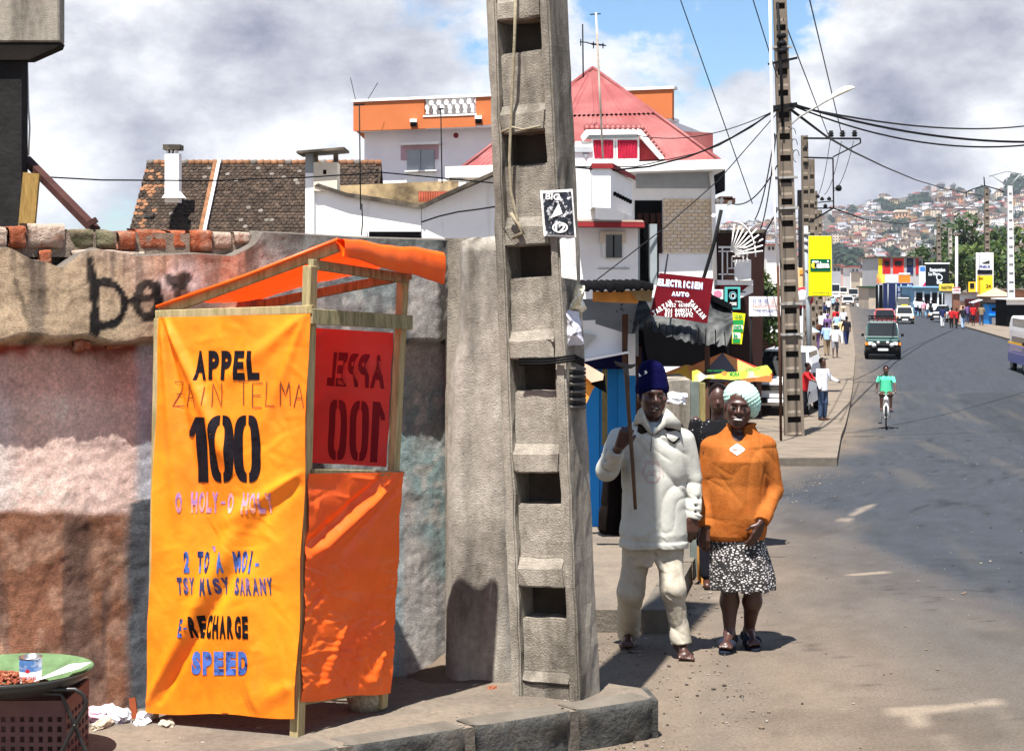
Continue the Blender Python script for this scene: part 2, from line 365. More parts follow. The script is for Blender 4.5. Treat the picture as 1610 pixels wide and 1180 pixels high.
# ---------------------------------------------------------------- signed-distance modelling of figures and cloth
class SDF:
 def __init__(s, res): s.res = res; s.ops = []
 def _b(s, lo, hi): return np.minimum.reduce(lo), np.maximum.reduce(hi)
 def cone(s, a, b, ra, rb, k=.02, op='u', flat=False, sq=None):
  a = np.array(a, float); b = np.array(b, float); r = max(ra, rb)
  def f(X, Y, Z):
   ba = b - a; L2 = ba.dot(ba); L_ = math.sqrt(L2)
   px, py, pz = X-a[0], Y-a[1], Z-a[2]; t0 = (px*ba[0]+py*ba[1]+pz*ba[2])/L2; t = np.clip(t0, 0, 1)
   dx, dy, dz = px-ba[0]*t, py-ba[1]*t, pz-ba[2]*t
   if sq is not None: dx, dy, dz = dx/sq[0], dy/sq[1], dz/sq[2]
   d = np.sqrt(dx*dx+dy*dy+dz*dz) - (ra+(rb-ra)*t)
   if flat: d = np.maximum(d, np.maximum(-t0*L_, (t0-1)*L_))
   return d
  m = r*(max(sq) if sq is not None else 1)
  s.ops.append((f, np.minimum(a, b)-m, np.maximum(a, b)+m, k, op)); return s
 def ell(s, c, r, rot=None, k=.02, op='u'):
  c = np.array(c, float); r = np.array(r, float); M = np.array(rot.to_matrix().transposed()) if rot is not None else np.eye(3)
  def f(X, Y, Z):
   px, py, pz = X-c[0], Y-c[1], Z-c[2]
   q = [(M[i, 0]*px+M[i, 1]*py+M[i, 2]*pz)/r[i] for i in range(3)]
   return (np.sqrt(q[0]**2+q[1]**2+q[2]**2) - 1)*r.min()
  m = r.max() if rot is not None else r
  s.ops.append((f, c-m, c+m, k, op)); return s
 def stack(s, rows, k=.02, op='u', p=2.0):
  """rows: (z, cx, cy, rx, ry), flat ends"""
  rows = sorted(rows); A = np.array(rows, float)
  def f(X, Y, Z):
   z = np.clip(Z, A[0, 0], A[-1, 0]); cx = np.interp(z, A[:, 0], A[:, 1]); cy = np.interp(z, A[:, 0], A[:, 2]); rx = np.interp(z, A[:, 0], A[:, 3]); ry = np.interp(z, A[:, 0], A[:, 4])
   d = ((np.abs((X-cx)/rx)**p+np.abs((Y-cy)/ry)**p)**(1/p)-1)*np.minimum(rx, ry)
   return np.maximum(d, np.maximum(A[0, 0]-Z, Z-A[-1, 0]))
  lo = np.array([(A[:, 1]-A[:, 3]).min(), (A[:, 2]-A[:, 4]).min(), A[0, 0]]); hi = np.array([(A[:, 1]+A[:, 3]).max(), (A[:, 2]+A[:, 4]).max(), A[-1, 0]])
  s.ops.append((f, lo, hi, k, op)); return s
 def fn(s, f, op='d'): s.ops.append((f, None, None, 0, op)); return s
 def mesh(s, name, mats, smooth=True, keepbig=False):
  us = [o for o in s.ops if o[4] == 'u']; lo = np.minimum.reduce([o[1] for o in us]) - 3*s.res; hi = np.maximum.reduce([o[2] for o in us]) + 3*s.res
  n = np.ceil((hi-lo)/s.res).astype(int)+1; gx, gy, gz = [lo[i]+np.arange(n[i])*s.res for i in range(3)]
  V = np.full(n, 1e3, np.float32)
  for f, l, h, k, op in s.ops:
   if l is None: i0 = [0]*3; i1 = list(n)
   else:
    pad = max(k, 0)*1.2 + 3*s.res
    i0 = [max(0, int((l[i]-pad-lo[i])/s.res)) for i in range(3)]; i1 = [min(n[i], int((h[i]+pad-lo[i])/s.res)+2) for i in range(3)]
    if any(i1[i] <= i0[i] for i in range(3)): continue
   sl = tuple(slice(i0[i], i1[i]) for i in range(3)); X = gx[sl[0]][:, None, None]; Y = gy[sl[1]][None, :, None]; Z = gz[sl[2]][None, None, :]
   cur = V[sl]
   if op == 'd': V[sl] = cur + f(X, Y, Z); continue
   d = f(X, Y, Z)
   if op == 'u':
    if k > 0:
     hh = np.clip(.5+.5*(cur-d)/k, 0, 1); V[sl] = cur*(1-hh)+d*hh-k*hh*(1-hh)
    else: V[sl] = np.minimum(cur, d)
   elif op == 's':
    if k > 0:
     hh = np.clip(.5-.5*(cur+d)/k, 0, 1); V[sl] = cur*(1-hh)-d*hh+k*hh*(1-hh)
    else: V[sl] = np.maximum(cur, -d)
   elif op == 'i': V[sl] = np.maximum(cur, d)
  v, q = surfnets(V, lo, s.res)
  me = newmesh(name, v, q, mats, smooth); return me
def surfnets(V, lo, res):
 S = V < 0; nx, ny, nz = V.shape
 c = [S[i:nx-1+i, j:ny-1+j, k:nz-1+k] for i in (0, 1) for j in (0, 1) for k in (0, 1)]
 cnt = sum(x.astype(np.int8) for x in c); act = (cnt > 0) & (cnt < 8); idx = np.full(act.shape, -1, np.int64); ii = np.argwhere(act); idx[act] = np.arange(len(ii))
 acc = np.zeros((len(ii), 3)); num = np.zeros(len(ii)); corners = [(i, j, k) for i in (0, 1) for j in (0, 1) for k in (0, 1)]
 for a in range(8):
  for b in range(a+1, 8):
   ca, cb = corners[a], corners[b]
   if sum(abs(ca[t]-cb[t]) for t in range(3)) != 1: continue
   va = V[ii[:, 0]+ca[0], ii[:, 1]+ca[1], ii[:, 2]+ca[2]]; vb = V[ii[:, 0]+cb[0], ii[:, 1]+cb[1], ii[:, 2]+cb[2]]
   m = (va < 0) != (vb < 0); t = np.where(m, va/(va-vb+1e-12), 0)
   for d in range(3): acc[:, d] += np.where(m, ca[d]+(cb[d]-ca[d])*t, 0)
   num += m
 v = (ii + acc/num[:, None])*res + lo
 quads = []
 for ax in range(3):
  sl0 = [slice(1, -1)]*3; sl1 = [slice(1, -1)]*3; sl0[ax] = slice(0, -1); sl1[ax] = slice(1, None)
  a = S[tuple(sl0)]; b = S[tuple(sl1)]; e = np.argwhere(a != b)
  if not len(e): continue
  off = np.array([1, 1, 1]); off[ax] = 0; e2 = e + off
  fl = a[tuple(e.T)]; u, w = [(1, 2), (2, 0), (0, 1)][ax]
  def at(du, dw):
   q = e2.copy(); q[:, u] -= du; q[:, w] -= dw; return idx[q[:, 0], q[:, 1], q[:, 2]]
  Q = np.stack([at(1, 1), at(0, 1), at(0, 0), at(1, 0)], 1); Q[~fl] = Q[~fl][:, ::-1]; Q = Q[(Q >= 0).all(1)]; quads.append(Q)
 return v.tolist(), np.concatenate(quads).tolist()
# ================================================================ ground, road, pavements, hill
M_dirt = pm('packed_dirt', (.175, .135, .10), .95, .25, 1.4, .5, 40, col2=(.15, .12, .095), c2scale=3)
M_pave = pm('dusty_pavement', (.225, .185, .145), .93, .2, 30, .5, 90, col2=(.17, .142, .115), c2scale=1.3)
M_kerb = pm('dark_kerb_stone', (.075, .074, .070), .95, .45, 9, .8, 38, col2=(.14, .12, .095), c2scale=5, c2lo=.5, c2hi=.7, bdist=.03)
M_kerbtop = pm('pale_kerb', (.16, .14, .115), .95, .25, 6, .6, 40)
M_hill = pm('hillside', (.085, .08, .065), 1, .4, .02, 0)
M_road = pm('road_surface', (.1, .1, .1), .9, .30, 70, .5, 140, attr='paint', bdist=.008)
M_mark = pm('worn_road_paint', (.6, .6, .58), .8, .3, 6, 0)
SKY = [(-3000, 405), (0, 405), (800, 385), (1150, 353), (1230, 350), (1290, 338), (1311, 332), (1340, 324), (1378, 317), (1407, 313), (1431, 308), (1458, 301), (1500, 300), (1516, 307), (1554, 306), (1580, 300), (1605, 290), (1700, 275), (1900, 290), (2400, 330), (6000, 380)]
_skx = [a for a, b in SKY]; _sky = [b for a, b in SKY]
YH0, YH1 = 1100., 2400.
def hill_py(px, Y):
 t = min(max((Y-YH0)/(YH1-YH0), 0), 1); t = t**.85
 return 452 + (float(np.interp(px, _skx, _sky)) - 452)*t
def HZ(x, y):
 if y <= YH0-60: return G(y)
 px = CX + F*x/y
 if y <= YH1:
  z = CAMZ - (hill_py(px, y)-CY)/F*y
  if y < YH0+60:
   t = sstep(YH0-60, YH0+60, y); z = G(min(y, 700))*(1-t) + z*t
  return float(z)
 z1 = CAMZ - (float(np.interp(px, _skx, _sky))-CY)/F*YH1
 return float(z1*(1-sstep(YH1, YH1+900, y)) - 20*sstep(YH1, YH1+900, y))
def sheet(name, ys, kf, ncol, zf, mat, off=0.0, attr=None, kind='structure'):
 vs = []; fs = [];
 for y in ys:
  a, b = kf(y)
  for j in range(ncol+1):
   x = a+(b-a)*j/ncol; vs.append((x, y, zf(x, y)+off))
 n = ncol+1
 for i in range(len(ys)-1):
  for j in range(ncol): fs.append((i*n+j, i*n+j+1, (i+1)*n+j+1, (i+1)*n+j))
 me = newmesh(name, vs, fs, [mat], True)
 if attr is not None:
  ca = me.color_attributes.new('paint', 'FLOAT_COLOR', 'POINT'); arr = attr(np.array(vs)); ca.data.foreach_set('color', np.c_[arr, np.ones(len(arr))].astype(np.float32).ravel())
 return link(name, me, kind=kind)
ys = [-60, -30, -15, -6, 0] + list(np.geomspace(3, 600, 90))
sheet('ground', ys, lambda y: (-40-max(y, 0)*.8, 40+max(y, 0)*.8), 40, lambda x, y: G(y), M_dirt, -.012)
ysh = list(np.linspace(599, 2400, 70)) + [2500, 2700, 3100, 3600, 5000]
sheet('hill', ysh, lambda y: (-.8*y, .8*y), 160, HZ, M_hill, -.02)
def Ledge(Y):   # kerb line at the foot of the left pavement
 return float(np.interp(Y, [-60, 0, 7, 10, 14.5, 19, 27.4, 37.2, 58, 81, 130, 238, 600], [-3.5, -1.5, .5, .9, 1.78, 2.6, 5.6, 7.7, 12.4, 17.5, 27.8, 50.4, 127]))
def Redge(Y):
 return float(np.interp(Y, [-60, 0, 98, 108.7, 124, 153, 191, 240, 600], [6, 13.2, 31.3, 33.3, 35.8, 41.2, 48.4, 57.5, 134]))
def Xb(Y): return np.interp(Y, [0, 10, 22, 36, 44, 81, 600], [3.1, 3.35, 3.6, 8.1, 9.9, 18.2, 127.6])
def roadcol(V):
 x, y = V[:, 0], V[:, 1]
 w = .35 + .012*y
 n = fbm(x*1.1, y*.35, 3, 5); n2 = fbm(x*6, y*2.2, 9, 4); n3 = fbm(x*.5, y*.2, 20, 3)
 d = (x - Xb(y) + (n-.5)*1.5)/w
 asph = sstep(-1.6, 1.2, d)
 half = sstep(-.3, 2.4, x - 1.6 + (n-.5)*1.6)*.8*(y < 24)           # dusty asphalt between the footway and the clean lane
 asph = np.maximum(asph, half)
 tan = np.array([.180, .142, .108]); gry = np.array([.050, .056, .066]); c = tan[None]*(1-asph[:, None]) + gry[None]*asph[:, None]
 c = c*(1 + (n2-.5)[:, None]*.28 + (fbm(x*14, y*5, 50, 3)-.5)[:, None]*.3)
 # tyre-swept bands and dust streaks that follow the bend
 st = sstep(.55, .75, fbm(x*2.2-y*.35, y*.12+5, 31, 4))*(y < 60)
 c = c*(1-.35*st[:, None]) + np.array([.12, .105, .088])[None]*.35*st[:, None]
 ck = (1-sstep(.0, .010, np.abs(fbm(x*.8+3, y*.45, 71, 5)-.5)))*(y < 40)*sstep(.45, .6, fbm(x*.3, y*.2, 90, 2)); c = c*(1-.4*ck[:, None])
 oil = sstep(.66, .74, fbm(x*1.6, y*.8, 95, 4))*(y < 60); c = c*(1-.16*oil[:, None])
 # heaps of pale sand left on the asphalt
 px = CX + F*x/np.maximum(y, 1); py = CY + F*(CAMZ - V[:, 2])/np.maximum(y, 1)
 def line(pts, w):
  m = np.full(len(x), 1e9)
  for (a, b), (e, f) in zip(pts[:-1], pts[1:]):
   dx, dy = e-a, f-b; t = np.clip(((px-a)*dx+(py-b)*dy)/(dx*dx+dy*dy), 0, 1); m = np.minimum(m, np.hypot(px-a-dx*t, (py-b-dy*t)*1.6)/w)
  return 1 - sstep(.5, 1.3, m + (n2-.5)*1.5)
 s = np.zeros(len(x))
 for pts, w_ in (([(1405, 1118), (1480, 1114), (1540, 1106), (1572, 1103)], 10), ([(1438, 1122), (1458, 1142), (1478, 1160), (1490, 1180)], 9), ([(1345, 806), (1366, 794)], 5), ([(1340, 903), (1392, 899)], 3), ([(1325, 815), (1335, 818)], 4), ([(1100, 960), (1120, 940), (1135, 900)], 9)): s = np.maximum(s, line(pts, w_))
 c = c*(1-.55*s[:, None]) + np.array([.36, .29, .22])[None]*.55*s[:, None]
 # fresh dark asphalt patch in the bend
 pt = sstep(0, .6, x-9.6-(y-28)*.21+(n-.5)*.7)*sstep(0, 1.5, y-19)*(y < 60); c = c*(1-.16*pt[:, None])
 return np.clip(c*.8, .015, .8)
ysr = [-55, -30, -12, -4, 0, 2, 3.5] + list(np.arange(4.5, 16, .055)) + list(np.geomspace(16.1, 598, 190))
sheet('road', ysr, lambda y: (Ledge(y)-4.5 if y < 60 else Ledge(y)-1, Redge(y)+1.0), 230, lambda x, y: G(y), M_road, -.004, roadcol)
def strip(name, rows, h, mat, th=.3, side=None, parent=None, rough=0.0):
 """raised slab following the street: rows (Y, xl, xr)"""
 mb = MB(); n = len(rows); v = []
 for Y, a, b in rows:
  z = G(Y)+h; v += [(a, Y, z), (b, Y, z), (a, Y, z-th), (b, Y, z-th)]
 f = []; g = []
 for i in range(n-1):
  o, p = 4*i, 4*i+4; f.append((o, o+1, p+1, p)); g += [(o+1, o+3, p+3, p+1), (o, p, p+2, o+2)]
 g += [(0, 2, 3, 1), (4*n-4, 4*n-3, 4*n-1, 4*n-2)]
 mb.add(v, f, mat); mb.add(v, g, side or mat)
 return mb.build(name, parent, kind='structure')
def rows_(y0, y1, n, xl, xr): return [(y, xl(y), xr(y)) for y in np.linspace(y0, y1, n)]
strip('pavement', rows_(10.15, 21, 12, lambda y: -2.5, lambda y: float(np.interp(y, [10.15, 14.5, 19, 21], [.98, 1.76, 2.55, 2.9]))), .14, M_pave, side=M_kerbtop)
strip('pavement', rows_(27.4, 70, 30, lambda y: -6, lambda y: Ledge(y)), .14, M_pave, side=M_kerbtop)
strip('pavement', rows_(70, 590, 40, lambda y: Ledge(y)-14, lambda y: Ledge(y)), .14, M_pave, side=M_kerbtop)
strip('pavement', rows_(62, 590, 40, lambda y: Redge(y), lambda y: Redge(y)+18), .13, M_pave, side=M_kerbtop)
# near pavement slab (corner) with its dark kerb stones
PK = [(-2.3, 5.0), (.634, 7.2)]
def kerb_at(t): return (PK[0][0]+(PK[1][0]-PK[0][0])*t, PK[0][1]+(PK[1][1]-PK[0][1])*t)
slab = MB(); SLH = .175
def topn(x, y): return G(y)+SLH
nx_, ny_ = 60, 40
poly_back = [(.60, 7.5), (.30, 7.75), (-.3, 8.3), (-3.2, 6.4)]
vs = []; fs = []
for i in range(61):
 t = i/60; ax, ay = kerb_at(t*1.0 if t < 1 else 1);
 # back edge polyline from far left to the corner
 bx = float(np.interp(t, [0, .45, .8, 1], [-4.0, -1.4, .1, .60])); by = float(np.interp(t, [0, .45, .8, 1], [6.2, 7.6, 7.95, 7.42]))
 for j in range(21):
  s_ = j/20; x = ax+(bx-ax)*s_; y = ay+(by-ay)*s_; z = G(y)+SLH - .006*(j == 0) + float((fbm(x*3, y*3, 1, 3)-.5)*.02)*(0 < j)
  vs.append((x, y, z))
for i in range(60):
 for j in range(20): fs.append((i*21+j, (i+1)*21+j, (i+1)*21+j+1, i*21+j+1))
slab.add(vs, fs, M_pave, True)
ring = [kerb_at(0), kerb_at(1), (.60, 7.42), (.1, 7.95)]
for (a, b) in zip(ring[:-1], ring[1:]):
 slab.quad((a[0], a[1], G(a[1])-.15), (b[0], b[1], G(b[1])-.15), (b[0], b[1], G(b[1])+SLH-.004), (a[0], a[1], G(a[1])+SLH-.004), M_kerbtop)
SLAB = slab.build('corner_pavement', kind='structure')
kx, ky = PK[1][0]-PK[0][0], PK[1][1]-PK[0][1]; kl = math.hypot(kx, ky); kdir = Vector((kx/kl, ky/kl, 0)); knor = Vector((kdir.y, -kdir.x, 0))
t_ = kl; li = 0
for ln in (.47, .55, .62, .58, .60, .55):
 a = t_-ln+.035; b = t_; res = []
 bm = bmesh.new(); bmesh.ops.create_grid(bm, x_segments=14, y_segments=8, size=.5)
 n0 = len(bm.verts); vs = []
 NX, NZ = 16, 8;
 bm.free(); vs = []; fs = []
 for i in range(NX+1):
  for j in range(NZ+4):
   s_ = a+(b-a)*i/NX; x, y = PK[0][0]+kdir.x*s_, PK[0][1]+kdir.y*s_; g = G(y)
   if j <= NZ: zz = g-.05+(SLH+.05)*j/NZ; o = .018
   else: zz = g+SLH+.004; o = .018-.045*(j-NZ)
   nn = float(fbm(s_*9, zz*9, li, 4)-.5); e = min(i, NX-i)
   o2 = o + nn*.035 - (.02 if e == 0 else .006 if e == 1 else 0) - (.012 if j == NZ else 0)
   vs.append((x+knor.x*o2, y+knor.y*o2, zz - (.01 if e == 0 and j > NZ else 0) + (nn*.012 if j >= NZ else 0)))
 q = NZ+4
 for i in range(NX):
  for j in range(q-1): fs.append((i*q+j, (i+1)*q+j, (i+1)*q+j+1, i*q+j+1))
 fs += [tuple(range(q-1, -1, -1)), tuple(NX*q+j for j in range(q))]
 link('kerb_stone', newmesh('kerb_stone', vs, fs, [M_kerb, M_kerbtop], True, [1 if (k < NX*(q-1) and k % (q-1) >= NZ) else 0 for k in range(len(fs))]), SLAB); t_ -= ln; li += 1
# end stone at the corner
mbk = MB(); a = Vector((.652, 7.2, 0)); b = Vector((.617, 7.42, 0)); g = G(7.3)
mbk.prism([(.634, 7.19), (.662, 7.2), (.63, 7.44), (.6, 7.42)], g-.05, g+SLH-.002, M_kerb); mbk.build('kerb_stone', SLAB)
# pale kerb stones of the second pavement
for i, (y0, y1) in enumerate(((10.1, 11.2), (11.25, 12.5), (12.62, 13.8), (13.86, 15.2), (15.3, 17), (17.05, 19))):
 mb = MB(); xf = lambda y: float(np.interp(y, [10.15, 14.5, 19, 21], [.98, 1.76, 2.55, 2.9])); v = []
 for y in (y0, y1): v += [(xf(y)+.012, y, G(y)-.05), (xf(y)+.012, y, G(y)+.148), (xf(y)-.16, y, G(y)+.148), (xf(y)-.16, y, G(y)-.05)]
 mb.add(v, [(0, 1, 5, 4), (1, 2, 6, 5), (2, 3, 7, 6), (0, 3, 2, 1), (4, 5, 6, 7)], M_kerbtop); mb.build('kerb_stone', bpy.data.objects['pavement'])
# grit, chips and crumbs lying about, thickest along the kerbs
icb = bmesh.new(); bmesh.ops.create_icosphere(icb, subdivisions=1, radius=1); ivb = [v.co.copy() for v in icb.verts]; ifb = [tuple(v.index for v in f.verts) for f in icb.faces]; icb.free()
grit = MB(); rg = random.Random(8); gm = [pm('grit_tan', (.20, .155, .115), .95, .3, 20, 0), pm('grit_dark', (.06, .05, .045), .95, .3, 20, 0), pm('grit_pale', (.30, .27, .23), .95, .2, 20, 0)]
for i in range(3800):
 u_ = rg.random()
 if u_ < .30: Y = rg.uniform(9.5, 26); x = Ledge(Y)+.02+rg.expovariate(3.5)
 elif u_ < .5: t = rg.random(); a_ = kerb_at(t); d = rg.expovariate(5); x = a_[0]+knor.x*(.03+d); Y = a_[1]+knor.y*(.03+d)
 elif u_ < .62: x = rg.uniform(.45, 1.3); Y = rg.uniform(7.3, 10)
 else: Y = 5.8+rg.random()**1.6*26; x = rg.uniform(Ledge(Y), Ledge(Y)+8)
 r_ = min(.010, .0016+rg.expovariate(480))*(1+Y*.02); z = G(Y)+r_*.2; q_ = Vector((rg.uniform(.6, 1.5), rg.uniform(.6, 1.5), rg.uniform(.35, .7)))*r_; grit.add([Vector((v.x*q_.x+x, v.y*q_.y+Y, v.z*q_.z+z)) for v in ivb], ifb, gm[0 if rg.random() < .6 else rg.choice((1, 2))])
for i in range(500):
 t = rg.random(); s_ = rg.random(); ax, ay = kerb_at(t); x = ax-knor.x*s_*1.3; Y = ay-knor.y*s_*1.3; r_ = .002+rg.expovariate(400); grit.add([Vector((v.x*r_*1.3+x, v.y*r_+Y, v.z*r_*.5+G(Y)+SLH)) for v in ivb], ifb, gm[rg.choice((0, 0, 1, 2))])
grit.build('loose_grit', None, 'loose grit and crumbs strewn over road and pavement', 'grit', kind='stuff')
# faded zebra crossing far down the street
zc = MB()
for r_ in range(2):
 for i in range(7):
  Y = 226+r_*14; x = Ledge(Y)+1.2+i*.95; z = G(Y)+.004
  zc.quad((x, Y, z), (x+.55, Y, z), (x+.55+1.2, Y+6, G(Y+6)+.004), (x+1.2, Y+6, G(Y+6)+.004), M_mark)
zc.build('zebra_crossing', kind='structure')
# ---------------------------------------------------------------- foliage
M_trunk = pm('bark', (.09, .065, .045), .95, .35, 8, .6, 40)
def leafmat(n, c): return pm(n, c, .6, .45, 1.5, 0, trans=.25, tcol=(c[0]*1.3, c[1]*1.6, c[2]*.8), spec=.35)
M_leafA = leafmat('leaf_green', (.05, .09, .016)); M_leafB = leafmat('leaf_dark', (.03, .06, .016)); M_leafC = leafmat('leaf_yellow_green', (.09, .125, .018))
def leaves(center, rad, n, size, mats, seed=1, clumps=9, stretch=(1, 1, 1), long=1.0):
 r = np.random.default_rng(seed); mb = MB(); cs = []
 for i in range(clumps):
  d = r.normal(size=3); d /= np.linalg.norm(d); cs.append((d*r.uniform(.25, .75)*np.array(stretch), r.uniform(.28, .5)))
 for i in range(n):
  c, cr = cs[r.integers(len(cs))]; d = r.normal(size=3); d /= np.linalg.norm(d); p = np.array(center) + (c + d*cr*r.uniform(.55, 1.0)*np.array(stretch))*rad
  nrm = Vector(d*.7+r.normal(size=3)*.5+np.array((0, 0, .4))).normalized(); t = nrm.orthogonal().normalized(); t.rotate(Matrix.Rotation(r.uniform(0, 6.28), 3, nrm)); b = nrm.cross(t); s_ = size*r.uniform(.6, 1.3); p = Vector(p)
  mb.add([p-t*s_*long, p+b*s_*.55, p+t*s_*long, p-b*s_*.55], [(0, 1, 2, 3)], mats[r.integers(len(mats))])
 return mb
def tree(name, x, y, h, rad, n, size, mats, label, cat='tree', group=None, seed=1, clumps=10, stretch=(1, 1, .8), z=None, crown=None):
 z = G(y) if z is None else z; t = thing(name, label, cat, (x, y, z), group=group)
 mb = MB(); mb.tube([(0, 0, -.3), (.05*h*.3, 0, h*.3), (0, .02*h, h*.6)], [h*.03, h*.024, h*.016], M_trunk, 7); r = random.Random(seed)
 for k in range(5):
  a = r.uniform(0, 6.28); mb.tube([(0, .01*h, h*(.4+.04*k)), (rad*.5*math.cos(a), rad*.5*math.sin(a), h*(.6+.05*k))], [h*.012, h*.005], M_trunk, 5)
 mb.build('trunk', t); leaves((0, 0, crown if crown is not None else h*.68), rad, n, size, mats, seed, clumps, stretch).build('crown', t); return t
# ================================================================ near wall, pier, pole
W0 = np.array([-2.12, 6.6]); W1 = np.array([-.33, 7.9]); WD = W1-W0; WL = np.linalg.norm(WD); WU = WD/WL; WN = np.array([WU[1], -WU[0]])   # outward normal towards the street
def wall_u(px, off=0.0):
 k = (px-CX)/F; X0, Y0 = W0+WN*off; t = (k*Y0-X0)/(WU[0]-k*WU[1]); return t
def wall_pt(u, z, off=0.0): p = W0+WU*u+WN*off; return (p[0], p[1], z)
def wall_px(px, py, off=0.0):
 u = wall_u(px, off); p = W0+WU*u+WN*off; return Vector((p[0], p[1], CAMZ-(py-CY)/F*p[1]))
M_wall = pm('rough_stained_render', (.3, .25, .22), .95, .30, 80, 1.0, 210, attr='paint', bdist=.013, pits=.6, pitscale=45)
M_walltop = pm('wall_cap_mortar', (.16, .14, .12), .95, .3, 9, .8, 40)
M_brick = pm('red_brick', (.36, .11, .055), .9, .4, 14, .9, 60, col2=(.38, .24, .17), c2scale=9, c2lo=.48, c2hi=.66, bdist=.02)
M_brickp = pm('mortared_brick', (.46, .36, .29), .95, .3, 10, .9, 50, col2=(.36, .14, .08), c2scale=8, c2lo=.55, c2hi=.68, bdist=.02)
M_brickg = pm('mossy_brick', (.13, .125, .075), .95, .5, 12, .9, 50, col2=(.3, .22, .15), c2scale=5, bdist=.02)
edge_px = [(-90, 388), (5, 390), (40, 409), (62, 412), (84, 421), (104, 408), (112, 400), (140, 391), (200, 403), (250, 401), (300, 399), (350, 403), (372, 393), (385, 385), (398, 366), (440, 368), (560, 375), (720, 379)]
ex = [a for a, b in edge_px]; ey = [b for a, b in edge_px]
top_px = lambda px: float(np.interp(px, [-90, 0, 400, 720], [357, 358, 366, 379]))
def pxpy(v):
 return CX+F*v[0]/v[1], CY+F*(CAMZ-v[2])/v[1]
def wallcol(px, py, u, z):
 n = fbm(u*2.2, z*2.2, 5, 5); nf = fbm(u*12, z*12, 8, 4); st = fbm(u*9, z*.9, 2, 4); st2 = fbm(u*22, z*1.4, 12, 4)
 C = lambda *c: np.array(c)[None]
 def over(c, m, d): return c*(1-m[:, None]) + d*m[:, None]
 c = np.repeat(C(.42, .32, .215), len(px), 0)                                        # upper band, tan
 c = over(c, sstep(170, 330, px+(n-.5)*160)*sstep(560, 470, py), C(.40, .22, .16))   # pinker towards the kiosk
 c = over(c, sstep(.52, .7, st)*.7, C(.12, .10, .085))
 c = over(c, sstep(.58, .72, n)*.6*(px < 400), C(.50, .40, .33))
 low = sstep(536, 546, py)
 c2 = np.repeat(C(.62, .46, .40), len(px), 0)                                        # lower wall pale pink
 c2 = over(c2, sstep(.45, .75, n)*.7, C(.50, .30, .23)); c2 = over(c2, sstep(40, 0, px)*.5, C(.5, .5, .5))
 ub = sstep(575, 545, py+(nf-.5)*30)*(px < 240); c2 = over(c2, ub, C(.20, .04, .025)) # dark red strip just below the ledge
 ub2 = sstep(640, 600, py+(n-.5)*40)*(1-ub); c2 = over(c2, ub2*.55, C(.34, .15, .12))
 dn = sstep(792, 806, py+(n-.5)*34+(nf-.5)*12); br = over(np.repeat(C(.20, .095, .058), len(px), 0), sstep(.45, .7, nf), C(.32, .19, .13)); br = over(br, sstep(.55, .72, st)*.7, C(.07, .05, .045))
 c2 = over(c2, dn, br)
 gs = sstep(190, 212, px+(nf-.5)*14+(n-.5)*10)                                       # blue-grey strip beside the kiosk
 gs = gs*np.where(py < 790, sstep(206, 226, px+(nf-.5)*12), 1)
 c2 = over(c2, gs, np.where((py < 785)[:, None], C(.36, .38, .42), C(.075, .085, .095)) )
 gr = sstep(380, 420, px)                                                            # right of the kiosk: grey with turquoise traces
 gg = over(np.repeat(C(.27, .255, .24), len(px), 0), sstep(.4, .62, n), C(.16, .22, .22)); gg = over(gg, sstep(.55, .7, st)*.7, C(.09, .09, .09)); gg = over(gg, sstep(.6, .72, nf)*.5, C(.42, .38, .34)); gg = over(gg, sstep(640, 625, px)*sstep(700, 800, py)*.6, C(.16, .27, .30))
 c = over(c, low, c2); c = over(c, gr, gg)
 c = over(c, sstep(360, 420, px)*sstep(410, 380, py)*.7, C(.11, .125, .115))
 # white splash and black spray letters
 c = over(c, np.exp(-(((px-282)/34)**2+((py-442)/24)**2)**1.0)*sstep(.35, .6, nf)*.9, C(.75, .66, .66))
 def seg(pts):
  m = np.full(len(px), 1e9)
  for (a, b), (e, f) in zip(pts[:-1], pts[1:]):
   dx, dy = e-a, f-b; t = np.clip(((px-a)*dx+(py-b)*dy)/(dx*dx+dy*dy), 0, 1); m = np.minimum(m, np.hypot(px-a-dx*t, py-b-dy*t))
  return m
 arc = lambda cx, cy, rx, ry, a0, a1: [(cx+rx*math.cos(R(a0+(a1-a0)*i/14)), cy+ry*math.sin(R(a0+(a1-a0)*i/14))) for i in range(15)]
 for pts, w, k in (([(141, 409), (148, 460), (150, 520)], 7.5, 1), (arc(165, 478, 31, 34, -110, 125), 6, 1), (arc(231, 472, 17, 26, 0, 360), 7, .95), ([(218, 470), (244, 466)], 6, .9), ([(248, 447), (250, 500)], 6, .95), ([(268, 440), (285, 444), (292, 436)], 10, .9), ([(275, 450), (279, 462)], 6, .8), ([(24, 440), (34, 470), (40, 500)], 4, .55), ([(66, 455), (72, 490)], 6, .4)):
  d = seg(pts)+(nf-.5)*7+(fbm(u*40, z*40, 3, 2)-.5)*4; c = over(c, (1-sstep(w*.85, w*1.2, d))*k*(py < 540), C(.018, .016, .016))
 drip = sstep(.60, .68, fbm(u*38, z*.7, 44, 3))*sstep(515, 400, py)*(px < 400)*.5; c = over(c, drip, C(.08, .065, .055))
 c = c*np.where((py > 541) & (py < 1200), 1.38, 1.16)[:, None]*(1+(fbm(u*50, z*50, 61, 2)-.5)[:, None]*.5); return np.clip(c*(1+(st2-.5)[:, None]*.25+(fbm(u*5, z*5, 77, 3)-.5)[:, None]*.5), .01, .88)
